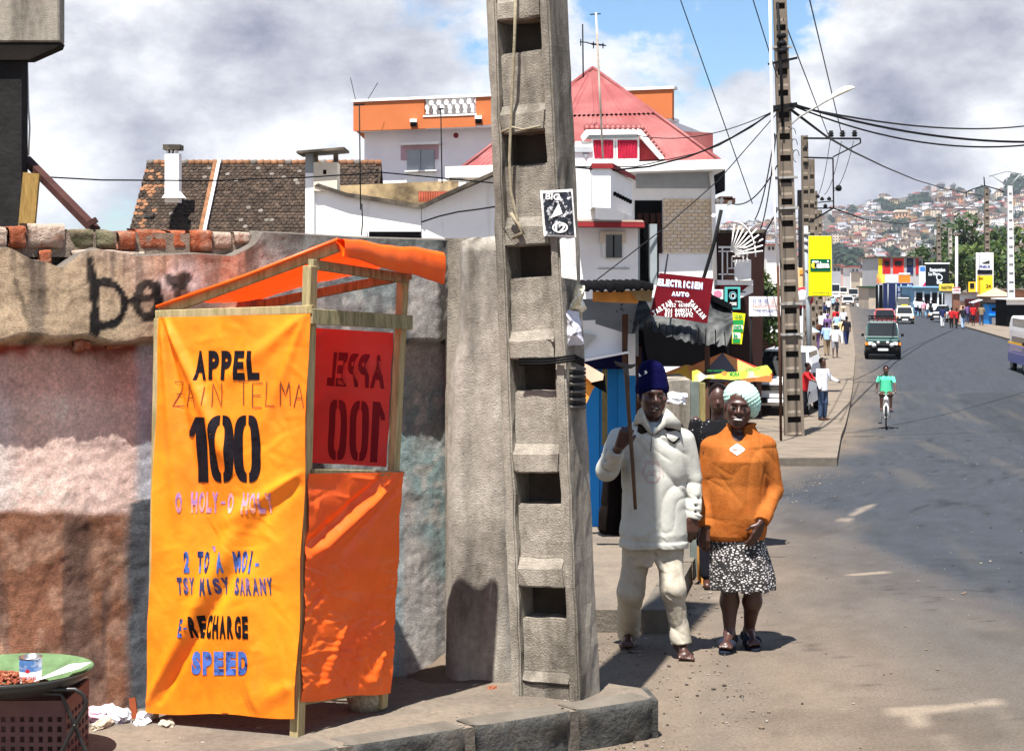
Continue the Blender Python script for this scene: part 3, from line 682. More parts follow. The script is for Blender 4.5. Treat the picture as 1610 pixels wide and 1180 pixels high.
def build_wall():
 UA, UB = -2.4, WL+.02
 us = np.arange(UA, UB, .0115); zb = -.25; NZ = 205
 verts = []; info = []
 for u in us:
  p = W0+WU*u; px = CX+F*p[0]/p[1]; zt = CAMZ-(float(np.interp(px, ex, ey))-CY)/F*p[1]
  z0 = G(p[1])-.05; zl = CAMZ-(541-CY)/F*p[1] + .012*math.sin(u*9)+.01*math.sin(u*23)
  for j in range(NZ):
   t = j/(NZ-1); z = z0+(zt-z0)*t
   band = 1.0 if z > zl else 0.0
   n = float(0); verts.append((u, z, band, zl))
 A = np.array(verts); u, z, band, zl = A.T
 n1 = fbm(u*3, z*3, 1, 3)-.5; n2 = fbm(u*14, z*14, 6, 4)-.5; n3 = fbm(u*45, z*45, 7, 2)-.5
 soft = sstep(0, .03, z-zl)
 pr = np.where(band > 0, .075*soft**.5+.02, 0.0)
 off = pr + n1*.028 + n2*.009 + n3*.005
 # rounded end of the band by the pier
 off -= band*.05*sstep(WL-.12, WL, u)
 X = W0[0]+WU[0]*u+WN[0]*off; Y = W0[1]+WU[1]*u+WN[1]*off
 px = CX+F*X/Y; py = CY+F*(CAMZ-z)/Y
 col = wallcol(px, py, u, z)
 V = np.c_[X, Y, z]; nu = len(us); fs = []
 for i in range(nu-1):
  for j in range(NZ-1): a = i*NZ+j; fs.append((a, a+NZ, a+NZ+1, a+1))
 me = newmesh('wall_face', V.tolist(), fs, [M_wall], True)
 ca = me.color_attributes.new('paint', 'FLOAT_COLOR', 'POINT'); ca.data.foreach_set('color', np.c_[col, np.ones(len(col))].astype(np.float32).ravel())
 root = thing('boundary_wall', 'long rendered street wall with crumbling brick top and sprayed black letters, behind the orange kiosk', 'wall', (0, 0, 0))
 link('render_face', me, root)
 core = MB();
 for i in range(0, nu-1, 8):                                          # core behind the render and the coping
  u0, u1 = us[i], us[min(i+8, nu-1)]; q = []
  for uu in (u0, u1):
   p = W0+WU*uu; pxx = CX+F*p[0]/p[1]; zt = CAMZ-(top_px(pxx)+ (9 if pxx < 398 else 0)-CY)/F*p[1]; q.append(zt + .006*math.sin(uu*31))
  vs = [wall_pt(u0, -.6, .0-.03), wall_pt(u1, -.6, -.03), wall_pt(u1, q[1], -.03), wall_pt(u0, q[0], -.03), wall_pt(u0, -.6, -.25), wall_pt(u1, -.6, -.25), wall_pt(u1, q[1], -.25), wall_pt(u0, q[0], -.25)]
  core.add(vs, [(0, 1, 2, 3), (3, 2, 6, 7), (5, 4, 7, 6)], M_walltop)
 uA, uB = wall_u(-88), wall_u(392); q = [wall_pt(a, CAMZ-(b-CY)/F*(W0+WU*a)[1], o) for o in (.022, -.03) for a, b in ((uA, 404), (uB, 404), (uB, 369), (uA, 360))]
 mo = MB(); mo.add(q, [(0, 1, 2, 3), (3, 2, 6, 7)], pm('crumbling_mortar', (.34, .27, .21), .97, .35, 30, 1.0, 120, bdist=.02)); mo.build('mortar_bed', root)
 # sloping mortar lip joining the render to the core
 for i in range(nu-1):
  a = i*NZ+NZ-1; b = a+NZ; A_, B_ = V[a], V[b]; ua, ub = us[i], us[i+1]
  zt0 = A_[2]+.012; zt1 = B_[2]+.012
  core.add([A_, B_, wall_pt(ub, zt1, -.035), wall_pt(ua, zt0, -.035)], [(0, 1, 2, 3)], M_walltop)
 core.build('wall_core', root)
 rb = random.Random(3)
 def brick(x0, x1, y0, y1, mat, d0=-.06, d1=.045):
  y0 += rb.uniform(-2.5, 2.5); y1 += rb.uniform(-1, 2); d1 += rb.uniform(-.025, .015); x1 -= rb.uniform(0, 3)
  p0, p1 = wall_u(x0), wall_u(x1); pm_ = W0+WU*(p0+p1)/2; zt = CAMZ-(y0-CY)/F*pm_[1]; zb_ = CAMZ-(y1-CY)/F*pm_[1]
  nx, nz = 9, 6; vs = []; fs = []
  def pt(u, z, o):
   nn = float(fbm(u*11, z*11, rb.random()*0+o*9, 3)-.5); return wall_pt(u, z+nn*.022, o+nn*.035)
  for i in range(nx+1):
   for j in range(nz+3):
    u = p0+(p1-p0)*i/nx; e = min(i, nx-i);
    if j <= nz: zz = zb_+(zt-zb_)*j/nz; o = d1-(.010 if e == 0 else 0)-(.010 if j in (0, nz) else 0)
    else: zz = zt+.002; o = d1-.06*(j-nz)
    vs.append(pt(u, zz, o))
  q = nz+3
  for i in range(nx):
   for j in range(q-1): fs.append((i*q+j, (i+1)*q+j, (i+1)*q+j+1, i*q+j+1))
   fs.append((i*q, i*q+q-1, (i+1)*q+q-1, (i+1)*q))
  fs += [tuple(range(q-1, -1, -1)), tuple(nx*q+j for j in range(q))]
  link('brick', newmesh('brick', vs, fs, [mat], True), root)
 for x0, x1, y0, y1, m in ((-85, -40, 357, 388, M_brick), (-37, 6, 356, 389, M_brickp), (9, 36, 356, 388, M_brick), (40, 101, 354, 391, M_brickp), (104, 146, 362, 392, M_brickg), (148, 178, 361, 393, M_brickg), (180, 208, 363, 391, M_brick), (211, 262, 362, 393, M_brick), (268, 292, 363, 392, M_brick), (295, 329, 364, 396, M_brick), (332, 362, 366, 394, M_brickp), (364, 392, 367, 384, M_brickp),
         (24, 54, 391, 404, M_brick), (57, 79, 395, 418, M_brick), (146, 224, 395, 402, M_brickp), (108, 143, 395, 404, M_brickp)): brick(x0, x1, y0, y1, m)
 for x0, x1, y0, y1 in ((108, 128, 531, 552), (124, 136, 535, 549), (160, 190, 533, 546)): brick(x0, x1, y0, y1, M_brick, d1=.07)
 return root
WALL = build_wall()
# pier: flared concrete column between the wall and the pole
M_conc = pm('weathered_concrete', (.40, .36, .30), .93, .22, 30, .8, 150, col2=(.12, .105, .085), c2scale=4, c2lo=.42, c2hi=.66, pits=.8, pitscale=34, bdist=.014, c2stretch=(1, 1, .22))
M_concl = pm('pale_concrete', (.50, .46, .40), .93, .2, 30, .8, 150, col2=(.17, .15, .125), c2scale=3, c2lo=.45, c2hi=.66, pits=.8, pitscale=34, bdist=.014, c2stretch=(1, 1, .3))
def build_pier():
 Yc = 7.62; rows = [(372, 742, 790), (378, 726, 797), (395, 723, 800), (470, 722, 804), (540, 719, 808), (580, 710, 810), (625, 705, 812), (700, 703, 815), (850, 702, 818), (1000, 701, 823), (1085, 699, 826)]
 py = [a for a, b, c in rows]; vs = []; fs = []; NU = 26; NR = 120
 for i in range(NR+1):
  y = 372+(1090-372)*i/NR; xl = float(np.interp(y, py, [b for a, b, c in rows])); xr = float(np.interp(y, py, [c for a, b, c in rows])); z = CAMZ-(y-CY)/F*Yc
  for j in range(NU+1):
   s_ = j/NU; px = xl+(xr-xl)*s_; bul = .10*(1-(2*s_-1)**4) + .02*math.sin(s_*9+1);
   if i < 3: bul -= .05*(3-i)/3
   nn = float(fbm(s_*3, z*4, 3, 4)-.5); Yy = Yc+.06-bul-nn*.03; q = P(px, y, Yc); vs.append((q.x, Yy, z+(nn*.01)))
 n = NU+1
 for i in range(NR):
  for j in range(NU): fs.append((i*n+j, (i+1)*n+j, (i+1)*n+j+1, i*n+j+1))
 mb = MB(); mb.add(vs, fs, M_concl, True)
 top = [vs[j] for j in range(n)]; bk = [(v[0], 8.0, v[2]) for v in top]; mb.add(top+bk, [(j, j+1, n+j+1, n+j) for j in range(n-1)], M_concl)
 for e in (0, NU):
  L_ = [vs[i*n+e] for i in range(NR+1)]; B = [(v[0]+(.06 if e == 0 else -.01), 8.0, v[2]) for v in L_]; m = len(L_)
  mb.add(L_+B, [(i, i+1, m+i+1, m+i) if e else (i, m+i, m+i+1, i+1) for i in range(m-1)], M_conc)
 mb.prism([(-.33, 7.85), (.06, 7.80), (.06, 8.1), (-.33, 8.1)], -1.0, CAMZ-(374-CY)/F*7.8, M_conc)
 return mb.build('concrete_pier', None, 'thick flared concrete pier closing the wall, just left of the big ladder-holed pole', 'pier')
build_pier()
def pole_profile(H, w0, w1, d0, d1, per=.5, z0=0.0, hole=.14, ledge=True, mat=None, matw=None, nb=True, jit=0.0, mats=None):
 """reinforced-concrete ladder pole: two flanges, webs between the holes, sloping sills"""
 mb = MB(); mat = mat or M_conc; W = lambda z: w0+(w1-w0)*z/H; D = lambda z: d0+(d1-d0)*z/H
 fw = .15
 def bx(xa, xb, ya, yb, za, zb, m=mat, sy=0.0):
  v = []
  for z in (za, zb):
   for x, y in ((xa, ya), (xb, ya), (xb, yb), (xa, yb)):
    yy = y
    if sy and z == zb and y == ya: yy = y+sy
    v.append((x*W(z)/2, yy*D(z)/2, z))
  mb.add(v, [(0, 3, 2, 1), (4, 5, 6, 7), (0, 1, 5, 4), (1, 2, 6, 5), (2, 3, 7, 6), (3, 0, 4, 7)], m)
 n = int((H-z0)/per); segs = 40 if nb else 1
 for s_ in (-1, 1):
  nseg = int(H/.5)
  for i in range(nseg):
   za, zb = H*i/nseg, H*(i+1)/nseg; a, b = (-1, -1+2*fw) if s_ < 0 else (1-2*fw, 1); bx(a, b, -1, 1, za, zb)
 bx(-1+2*fw, 1-2*fw, -.85, .85, 0, z0)
 q = -1+2*fw
 for i in range(n):
  z = z0+i*per
  bx(q, -q, -.96, .3, z+per-.085, z+per)                           # cross bar
  bx(q, -q, -.70, .3, z, z+per-hole-.085)                          # recessed web
  bx(q, -q, -.96, -.695, z, z+.055, sy=.24)                        # sloping sill
 bx(q, -q, .302, .85, 0, H, matw or mat)  # back plate; a darker matw paints shade into the holes
 return mb
def place_pole(name, base, rz, lean_x, mb, label, group=None, lean_y=0.0, cat='pole', jitter=0.0):
 t = thing(name, label, cat, base, 0, group); t.rotation_mode = 'XYZ'; t.rotation_euler = (lean_y, lean_x, rz)
 o = mb.build('pole_shaft', t); return t, o
# near pole
mbp = pole_profile(10.2, .335, .26, .26, .2, .517, .17, .145, matw=pm('sooty_concrete', (.07, .06, .05), .95, .4, 5, .5, 120, bdist=.008))  # dark back plate imitates the shade inside the holes
me_tmp = None
NP = Vector(((876-CX)/F*7.3, 7.3, G(7.3)-.02+.1))
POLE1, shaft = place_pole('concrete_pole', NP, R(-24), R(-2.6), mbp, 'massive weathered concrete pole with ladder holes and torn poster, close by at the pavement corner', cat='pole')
bm = bmesh.new(); bm.from_mesh(shaft.data)
bmesh.ops.remove_doubles(bm, verts=bm.verts, dist=.0004)
bmesh.ops.bevel(bm, geom=[e for e in bm.edges if len(e.link_faces) == 2 and e.calc_face_angle(0) > .5], offset=.008, segments=2, affect='EDGES')
bmesh.ops.subdivide_edges(bm, edges=[e for e in bm.edges if e.calc_length() > .09 and e.verts[0].co.z < 3.2], cuts=4, use_grid_fill=True)
for v in bm.verts:
 n = mnoise.noise_vector(v.co*11)*.0065 + mnoise.noise_vector(v.co*28)*.003; v.co += n
bm.to_mesh(shaft.data); bm.free(); shaft.data.update()
Pm = Matrix.Translation(NP) @ POLE1.rotation_euler.to_matrix().to_4x4(); Pi = Pm.inverted()
def on_pole(px, py, off=0.0, face='y'):
 """point of the pole face seen at a photograph position, in the pole's own frame"""
 o = Pi @ Vector((0, 0, CAMZ)); d = (Pi.to_3x3() @ Vector(((px-CX)/F, 1, (CY-py)/F))).normalized()
 if face == 'y': t = (-.13-off-o.y)/d.y
 else: t = (.162+off-o.x)/d.x
 return o+d*t
# base collar stain, cable strapped along the face, straps, ribs of cable clamp
M_rope = pm('frayed_pale_cable', (.3, .26, .18), .9, .3, 20, .3, 60); M_black = flat('black_rubber', (.012, .012, .013), .6)
mb = MB(); mb.tube([on_pole(*p, .012) for p in ((811, -20), (809, 60), (806, 130), (803, 200), (801, 250), (803, 300), (812, 340), (817, 362))], .0075, M_rope, 8); mb.build('cable', POLE1)
mb = MB(); mb.tube([on_pole(*p, .012) for p in ((788, 208), (806, 200), (822, 204), (850, 198))], .006, M_rope, 6); mb.tube([on_pole(*p, .012) for p in ((803, 335), (815, 352), (822, 366), (806, 374))], .01, M_rope, 6); mb.build('tied_cable_end', POLE1)
mb = MB()
for k in range(3): mb.tube([on_pole(x, y+k*4-4, .014) for x, y in ((816, 568), (850, 568), (880, 566), (903, 562))]+[on_pole(x, y+k*4-4, .004, 'x') for x, y in ((908, 565), (918, 570))], .006, M_black, 6)
mb.build('rubber_strap', POLE1)
mb = MB()
for k in range(11): y = 580+k*6; mb.tube([on_pole(x, y, .012, 'x') for x in (898, 903, 908, 914, 919)], .009, M_black if k % 2 else pm('grey_wire', (.12, .11, .1), .6, .1, 9, 0), 6)
mb.build('wire_coil', POLE1)
# bills pasted on the side of the pole
M_paper = pm('old_paper', (.72, .70, .68), .85, .12, 10, .4, 30, bdist=.01); M_ink = flat('printed_black', (.02, .022, .028), .7, trans=0); M_inkg = pm('black_print_grain', (.03, .035, .045), .8, .5, 30, .3, 60, col2=(.6, .6, .62), c2scale=26, c2lo=.53, c2hi=.60)
FRO = lambda px, py, o: on_pole(px, py, o, 'y')
def bill(name, cor, mat, off, parent, sheets=10, amp=.004, face='x', label=None):
 """paper glued round the pole; cor = pixel corners tl,tr,br,bl"""
 vs = []; fs = []; n = sheets
 # plane through the pole corner, facing the viewer
 o = Pi @ Vector((0, 0, CAMZ)); base = on_pole((cor[0][0]+cor[1][0])/2, (cor[0][1]+cor[2][1])/2, 0, 'y'); base.y = -.135-off
 for i in range(n+1):
  for j in range(n+1):
   s_, t = j/n, i/n; px = (cor[0][0]*(1-s_)+cor[1][0]*s_)*(1-t)+(cor[3][0]*(1-s_)+cor[2][0]*s_)*t; py = (cor[0][1]*(1-s_)+cor[1][1]*s_)*(1-t)+(cor[3][1]*(1-s_)+cor[2][1]*s_)*t
   d = (Pi.to_3x3() @ Vector(((px-CX)/F, 1, (CY-py)/F))).normalized(); q = o+d*((base.y-amp*math.sin(s_*7+t*5)*1.3-o.y)/d.y); vs.append(q)
 for i in range(n):
  for j in range(n): a = i*(n+1)+j; fs.append((a, a+n+1, a+n+2, a+1))
 me = newmesh(name, vs, fs, [mat], True); return link(name, me, parent, label)
def bill_map(cor, off):
 o = Pi @ Vector((0, 0, CAMZ))
 return lambda px, py: (lambda d: o+d*((-.135-off-o.y)/d.y))((Pi.to_3x3() @ Vector(((px-CX)/F, 1, (CY-py)/F))).normalized())
bill('poster', [(849, 300), (900, 297), (906, 373), (855, 371)], M_paper, .012, POLE1)
bill('poster_print', [(853, 304), (898, 301), (903, 370), (858, 368)], M_inkg, .017, POLE1)
M_wpr = flat('white_print', (.75, .75, .75), .7)
lettering([('BIG', 858, 304, 880, 314, .02, -4, M_wpr), ('12', 873, 352, 889, 364, .03, -3, M_wpr), ('~ring', 868, 349, 893, 366, 0, 0, M_wpr), ('~tri', 862, 322, 882, 340, 0, 20, M_wpr)], bill_map(0, .023)).build('poster_lettering', POLE1)
bill('faded_bill', [(880, 374), (904, 374), (907, 440), (883, 436)], M_paper, .010, POLE1, label='faded white bill pasted under the black poster')
# ================================================================ orange kiosk
M_wood = pm('raw_pine', (.50, .40, .22), .8, .18, 14, .4, 60, col2=(.34, .28, .13), c2scale=5, stretch=(8, 8, 1), bdist=.01)
M_woodd = pm('weathered_pine', (.34, .30, .17), .85, .25, 14, .5, 60, col2=(.20, .18, .10), c2scale=6, stretch=(6, 6, 1), bdist=.01)
def tarpmat(name, c, tc_, tr, c2, cs=2.2):
 return pm(name, c, .42, .10, 9, .12, 30, trans=tr, tcol=tc_, col2=c2, c2scale=cs, c2lo=.35, c2hi=.65, spec=.45, bdist=.02)
M_tarp = tarpmat('orange_plastic_tarp', (.90, .168, .005), (1, .09, .004), .12, (.92, .29, .010))  # yellower second tone imitates sunlit folds, laid by noise
M_tarp2 = tarpmat('deep_orange_tarp', (.82, .085, .003), (1, .05, .003), .12, (.86, .135, .005))
M_tarpr = tarpmat('red_roof_tarp', (.85, .13, .01), (1, .05, .004), .45, (.9, .18, .01))
M_tarpb = tarpmat('red_back_tarp', (.70, .05, .04), (1, .05, .04), .5, (.62, .12, .12))
def sg(px, Y):                                                    # height of the corner pavement
 return G(Y)+SLH
YB, YA, YC = 6.42, 6.70, 6.92
KB = Vector(((481-CX)/F*YB, YB, 0)); KA = Vector(((250-CX)/F*YA, YA, 0)); KC = Vector(((626-CX)/F*YC, YC, 0)); KD = KA + (KC-KB)
KIOSK = thing('kiosk', 'orange tarpaulin phone kiosk on a rough wooden frame, lettered APPEL 100', 'kiosk', (0, 0, 0))
def kp(px, py, Y): return P(px, py, Y)
def post(name, a, b, w, d, mat, ups=None): m = MB(); m.bar(a, b, w, d, mat, up=ups); return m.build(name, KIOSK, bevel=.002)
dAB = (KB-KA).normalized(); dBC = (KC-KB).normalized()
post('corner_post', kp(467, 1157, YB), kp(488, 418, YB), .055, .04, M_wood, dAB)
post('corner_post', kp(240, 1128, YA+.02), kp(252, 500, YA+.02), .045, .035, M_wood, dAB)
post('corner_post', kp(600, 1112, YC), kp(634, 432, YC), .05, .035, M_wood, dAB)
pD = lambda py: Vector((KD.x, KD.y, CAMZ-(py-CY)/F*KD.y))
post('corner_post', pD(1075), pD(495), .045, .035, M_woodd, dAB)
post('top_rail', kp(246, 494, YA-.03), kp(492, 486, YB-.03), .022, .034, M_wood, Vector((0, 0, 1)))
post('side_rail', kp(488, 497, YB-.03), kp(646, 507, YC-.02), .024, .062, M_woodd, Vector((0, 0, 1)))
post('rafter', kp(254, 490, YA), kp(532, 388, YB+.02), .03, .042, M_wood, Vector((0, 0, 1)))
post('rafter', Vector((KD.x, KD.y, CAMZ-(480-CY)/F*KD.y)), kp(645, 432, YC), .03, .04, M_woodd, Vector((0, 0, 1)))
post('roof_rail', kp(488, 415, YB), kp(640, 438, YC), .03, .04, M_woodd, Vector((0, 0, 1)))
post('counter_rail', kp(486, 741, YB+.01), kp(632, 744, YC), .03, .022, M_woodd, Vector((0, 0, 1)))
post('floor_rail', kp(474, 1100, YB+.02), kp(604, 1080, YC+.02), .03, .035, M_woodd)
# counter shelf
mb = MB(); a = kp(487, 739, YB+.02); b = kp(632, 742, YC-.02); ins = (KA-KB)*.28
mb.add([a, b, b+ins, a+ins, a-Vector((0,0,.012)), b-Vector((0,0,.012)), b+ins-Vector((0,0,.012)), a+ins-Vector((0,0,.012))], [(0,1,2,3), (4,7,6,5), (0,4,5,1), (1,5,6,2), (2,6,7,3), (3,7,4,0)], M_woodd); mb.build('counter_shelf', KIOSK)
class Sheet:
 """cloth stretched between four corners (photo pixels + distance), with folds along the normal"""
 def __init__(s, tl, tr, br, bl, fold): s.c = [kp(*q) for q in (tl, tr, br, bl)]; s.q = [tl, tr, br, bl]; s.fold = fold; s.n = (s.c[3]-s.c[0]).cross(s.c[1]-s.c[0]).normalized(); s.n = s.n if s.n.y < 0 else -s.n
 def uv(s, px, py):
  (ax, ay, _), (bx, by, _), (cx, cy, _), (dx, dy, _) = s.q; u, v = .5, .5
  for _ in range(12):
   fx = (ax*(1-u)+bx*u)*(1-v)+(dx*(1-u)+cx*u)*v-px; fy = (ay*(1-u)+by*u)*(1-v)+(dy*(1-u)+cy*u)*v-py
   a11 = (bx-ax)*(1-v)+(cx-dx)*v; a12 = (dx-ax)*(1-u)+(cx-bx)*u; a21 = (by-ay)*(1-v)+(cy-dy)*v; a22 = (dy-ay)*(1-u)+(cy-by)*u; det = a11*a22-a12*a21
   u -= (fx*a22-fy*a12)/det; v -= (fy*a11-fx*a21)/det
  return u, v
 def pt(s, u, v, off=0.0, edge=None):
  p = (s.c[0]*(1-u)+s.c[1]*u)*(1-v)+(s.c[3]*(1-u)+s.c[2]*u)*v; return p + s.n*(s.fold(u, v)+off)
 def at(s, px, py, off=.0025): return s.pt(*s.uv(px, py), off)
 def grid(s, nu, nv, mat, name, parent, th=0, wob=0):
  vs = []; fs = []
  for i in range(nv+1):
   for j in range(nu+1):
    u, v = j/nu, i/nv; uu = u + (wob*math.sin(v*17+1)*(1 if u > .5 else -1)*(u in (0, 1)) if wob else 0); vv = v+(wob*.7*math.sin(u*9) if i == nv else 0)
    vs.append(s.pt(uu, vv))
  n = nu+1
  for i in range(nv):
   for j in range(nu): fs.append((i*n+j, (i+1)*n+j, (i+1)*n+j+1, i*n+j+1))
  return link(name, newmesh(name, vs, fs, [mat], True), parent)
def ridge(u, v, x0, y0, x1, y1, w, h, taper=1.0):
 dx, dy = x1-x0, y1-y0; L2 = dx*dx+dy*dy; t = ((u-x0)*dx+(v-y0)*dy)/L2;
 if t < -.05 or t > 1.05: return 0
 tt = min(max(t, 0), 1); d = math.hypot(u-x0-dx*tt, v-y0-dy*tt); ww = w*(.35+.65*tt if taper else 1); e = min(1, (tt+.05)*6, (1.05-tt)*6); return h*math.exp(-(d/ww)**2)*max(e, 0)
_cr0 = [(rng.random(2), rng.random()*math.pi, rng.uniform(.05, .18), rng.choice([-1, 1])*rng.uniform(.0006, .002)) for _ in range(90)]
def front_fold(u, v):
 z = 0
 V = v*2.5                                                      # same scale both ways
 z += ridge(u, V, .04, .0, .52, .95, .055, .020) - ridge(u, V, .03, .02, .35, 1.2, .05, .014) + ridge(u, V, .02, .0, .18, 1.3, .05, .012)
 z += ridge(u, V, .97, .0, .45, .42, .07, .010) + ridge(u, V, .97, .02, .7, .75, .05, .010)
 z += ridge(u, V, .02, 2.43, .62, 1.25, .075, .022) - ridge(u, V, .10, 2.43, .72, 1.35, .06, .018)
 z += ridge(u, V, .98, .98, .45, 1.32, .06, .014) - ridge(u, V, .98, 1.05, .55, 1.45, .06, .010)
 z += ridge(u, V, .72, 2.42, .66, 1.5, .09, .010) + ridge(u, V, .98, 2.3, .7, 2.42, .1, .010)
 z += (mnoise.noise(Vector((u*3, V*2, 1))))*.010 + mnoise.noise(Vector((u*14, V*9, 4)))*.0018
 for (c, an, ln, h) in _cr0:
  du, dv = u-c[0], V-c[1]*2.5
  if abs(du) > ln+.05 or abs(dv) > ln+.05: continue
  a = du*math.cos(an)+dv*math.sin(an); b = -du*math.sin(an)+dv*math.cos(an)
  if abs(a) < ln: z += h*max(0, 1-abs(b)/.03)*(1-(a/ln)**2)
 z += .006*math.sin(u*14)*math.exp(-V*3)
 return z*1.1
FS = Sheet((250, 499, YA-.05), (488, 493, YB-.058), (464, 1128, YB-.055), (228, 1119, YA-.05), front_fold)
FS.grid(110, 260, M_tarp, 'front_tarp', KIOSK, wob=.006)
M_pb = pm('black_stencil_paint', (.014, .012, .016), .45, .3, 20, .15, 30); M_pv = pm('violet_stencil_paint', (.40, .20, .42), .6, .3, 15, 0, col2=(.75, .30, .22), c2scale=9, c2lo=.5, c2hi=.6)
M_pbl = pm('blue_stencil_paint', (.08, .16, .50), .6, .3, 15, 0, col2=(.02, .03, .10), c2scale=14, c2lo=.46, c2hi=.56); M_pn = pm('navy_stencil_paint', (.05, .06, .16), .55, .3, 15, 0, col2=(.30, .17, .38), c2scale=14, c2lo=.5, c2hi=.6)
M_pen = flat('brown_marker', (.18, .06, .03), .6)
def txt(s, x0, y0, x1, y1, m, b=.03, rot=0, gap=True):
 """letters placed one by one like stencils"""
 n = len(s); cw = (x1-x0)/n; out = []
 for i, ch in enumerate(s):
  if ch == ' ': continue
  nar = .16 if ch in 'I1-.' else .5
  c = x0+cw*(i+.5); w = cw*(.82 if nar == .5 else .30)
  yy0, yy1 = (y0, y1) if ch not in '-.' else ((y0+y1)/2-(y1-y0)*.06, (y0+y1)/2+(y1-y0)*.06)
  if ch == '-': w = cw*.55
  out.append((ch, c-w/2, yy0, c+w/2, yy1, b, rot, m))
 return out
items = []
items += txt('APPEL', 306, 551, 412, 597, M_pb, .055)
items += [('~one', 297, 655, 330, 758, 0, 0, M_pb)]
for a, b in ((333, 372), (372, 413)): items += [('~zeroL', a, 652, b, 758, 0, 0, M_pb), ('~zeroR', a, 652, b, 758, 0, 0, M_pb)]
items += txt('O HOLY', 279, 773, 346, 806, M_pv, .05)+[('-', 349, 788, 356, 792, .05, 0, M_pv)]+txt('O HOLY', 359, 774, 431, 807, M_pv, .05)
items += txt('2 TO A MOI', 290, 866, 402, 900, M_pbl, .06)+[('~rect', 405, 884, 411, 889, 0, 0, M_pbl), ('`', 336, 858, 344, 866, .06, 0, M_pn)]
items += txt('TSY MISY SARANY', 279, 907, 432, 934, M_pn, .055, 3)
items += txt('E-', 284, 972, 302, 1000, M_pbl, .05)+txt('RECHARGE', 301, 967, 396, 1003, M_pb, .06)
items += txt('SPEED', 302, 1023, 395, 1060, M_pbl, .07)
FL = lettering(items, lambda x, y: FS.at(x, y), 9)
strokes(hand('ZAIN TELMA', 272, 600, 482, 638, 2), 1.5, lambda x, y: FS.at(x, y, .003), M_pen, FL)
FL.build('painted_lettering', KIOSK)
# thin gaps of the stencil bridges are cut by narrow orange bars
m2 = lettering([('~rect', 330, 590-14, 333, 590-10, 0, 0, M_tarp)], lambda x, y: FS.at(x, y, .004), 9)
# side tarp, creased
_cr = [(rng.random(2), rng.random()*math.pi, rng.uniform(.06, .22), rng.choice([-1, 1])*rng.uniform(.002, .0055)) for _ in range(170)]
def side_fold(u, v):
 z = 0; V = v*2.6
 z += ridge(u, V, .98, .02, .05, .95, .07, .030) - ridge(u, V, .8, .02, .0, .85, .08, .020) - ridge(u, V, .98, .16, .35, .95, .05, .012)
 z += ridge(u, V, .45, 1.7, .20, 2.5, .06, .015) + ridge(u, V, .9, 2.1, .75, 2.5, .06, .014) - ridge(u, V, .62, 2.0, .5, 2.5, .06, .012)
 for (c, an, ln, h) in _cr:
  cv = .8+c[1]*1.7 if c[1] > .12 else c[1]*6; du, dv = u-c[0], V-cv
  if abs(du) > ln+.05 or abs(dv) > ln+.05: continue
  a = du*math.cos(an)+dv*math.sin(an); b = -du*math.sin(an)+dv*math.cos(an)
  if abs(a) < ln: z += h*max(0, 1-abs(b)/.034)*(1-(a/ln)**2)
 z += mnoise.noise(Vector((u*4, V*4, 6)))*.008
 return z
SS = Sheet((487, 744, YB-.035), (633, 742, YC-.03), (616, 1088, YC-.03), (473, 1103, YB-.035), side_fold)
SS.grid(90, 210, M_tarp2, 'side_tarp', KIOSK, wob=.008)
# back tarp seen through the opening: its lettering shows reversed from inside
def back_fold(u, v): return ridge(u, v*1.3, .1, 1.2, .9, .2, .1, .02)+ridge(u, v*1.3, .5, .0, .3, .5, .08, .02)+mnoise.noise(Vector((u*5, v*5, 8)))*.012
bk = [KD+Vector((.03, 0, 0)), KC+Vector((-.02, 0, 0))]
class Sheet3(Sheet):
 def __init__(s, c, fold): s.c = c; s.fold = fold; s.n = (c[3]-c[0]).cross(c[1]-c[0]).normalized(); s.n = s.n if s.n.y < 0 else -s.n
zt = CAMZ-(512-CY)/F*YC; zb = CAMZ-(733-CY)/F*YC
A3 = KA+(KC-KB)*.97; C3 = KB+(KC-KB)*.97-(KB-KA)*.015
BS = Sheet3([Vector((A3.x, A3.y, zt)), Vector((C3.x, C3.y, zt-.03)), Vector((C3.x-.03, C3.y, zb)), Vector((A3.x, A3.y, zb))], back_fold)
BS.grid(40, 40, M_tarpb, 'back_tarp', KIOSK)
M_ps = flat('dark_red_paint', (.20, .02, .03), .5)
# reversed print: 2D sheet space u to the right, mirrored text
bi = []
def mir(s, u0, v0, u1, v1, bold):
 v, f = text_tris(s, bold) if not s.startswith('~') else shape2d(s[1:])
 return v, f, u0, v0, u1, v1
mb = MB()
for s_, u0, v0, u1, v1 in (('A', .86, .17, .96, .42), ('P', .78, .17, .85, .42), ('P', .70, .17, .77, .42), ('E', .62, .17, .69, .42), ('L', .55, .17, .61, .42), ('~one', .88, .52, .97, .97), ('~zeroL', .72, .52, .86, .97), ('~zeroR', .72, .52, .86, .97), ('~zeroL', .56, .52, .70, .97), ('~zeroR', .56, .52, .70, .97)):
 v, f, *_ = mir(s_, u0, v0, u1, v1, .05)
 mb.add([BS.pt(u1-p[0]*(u1-u0), v1-p[1]*(v1-v0), .003) for p in v], f, M_ps)
mb.build('reversed_print', KIOSK)
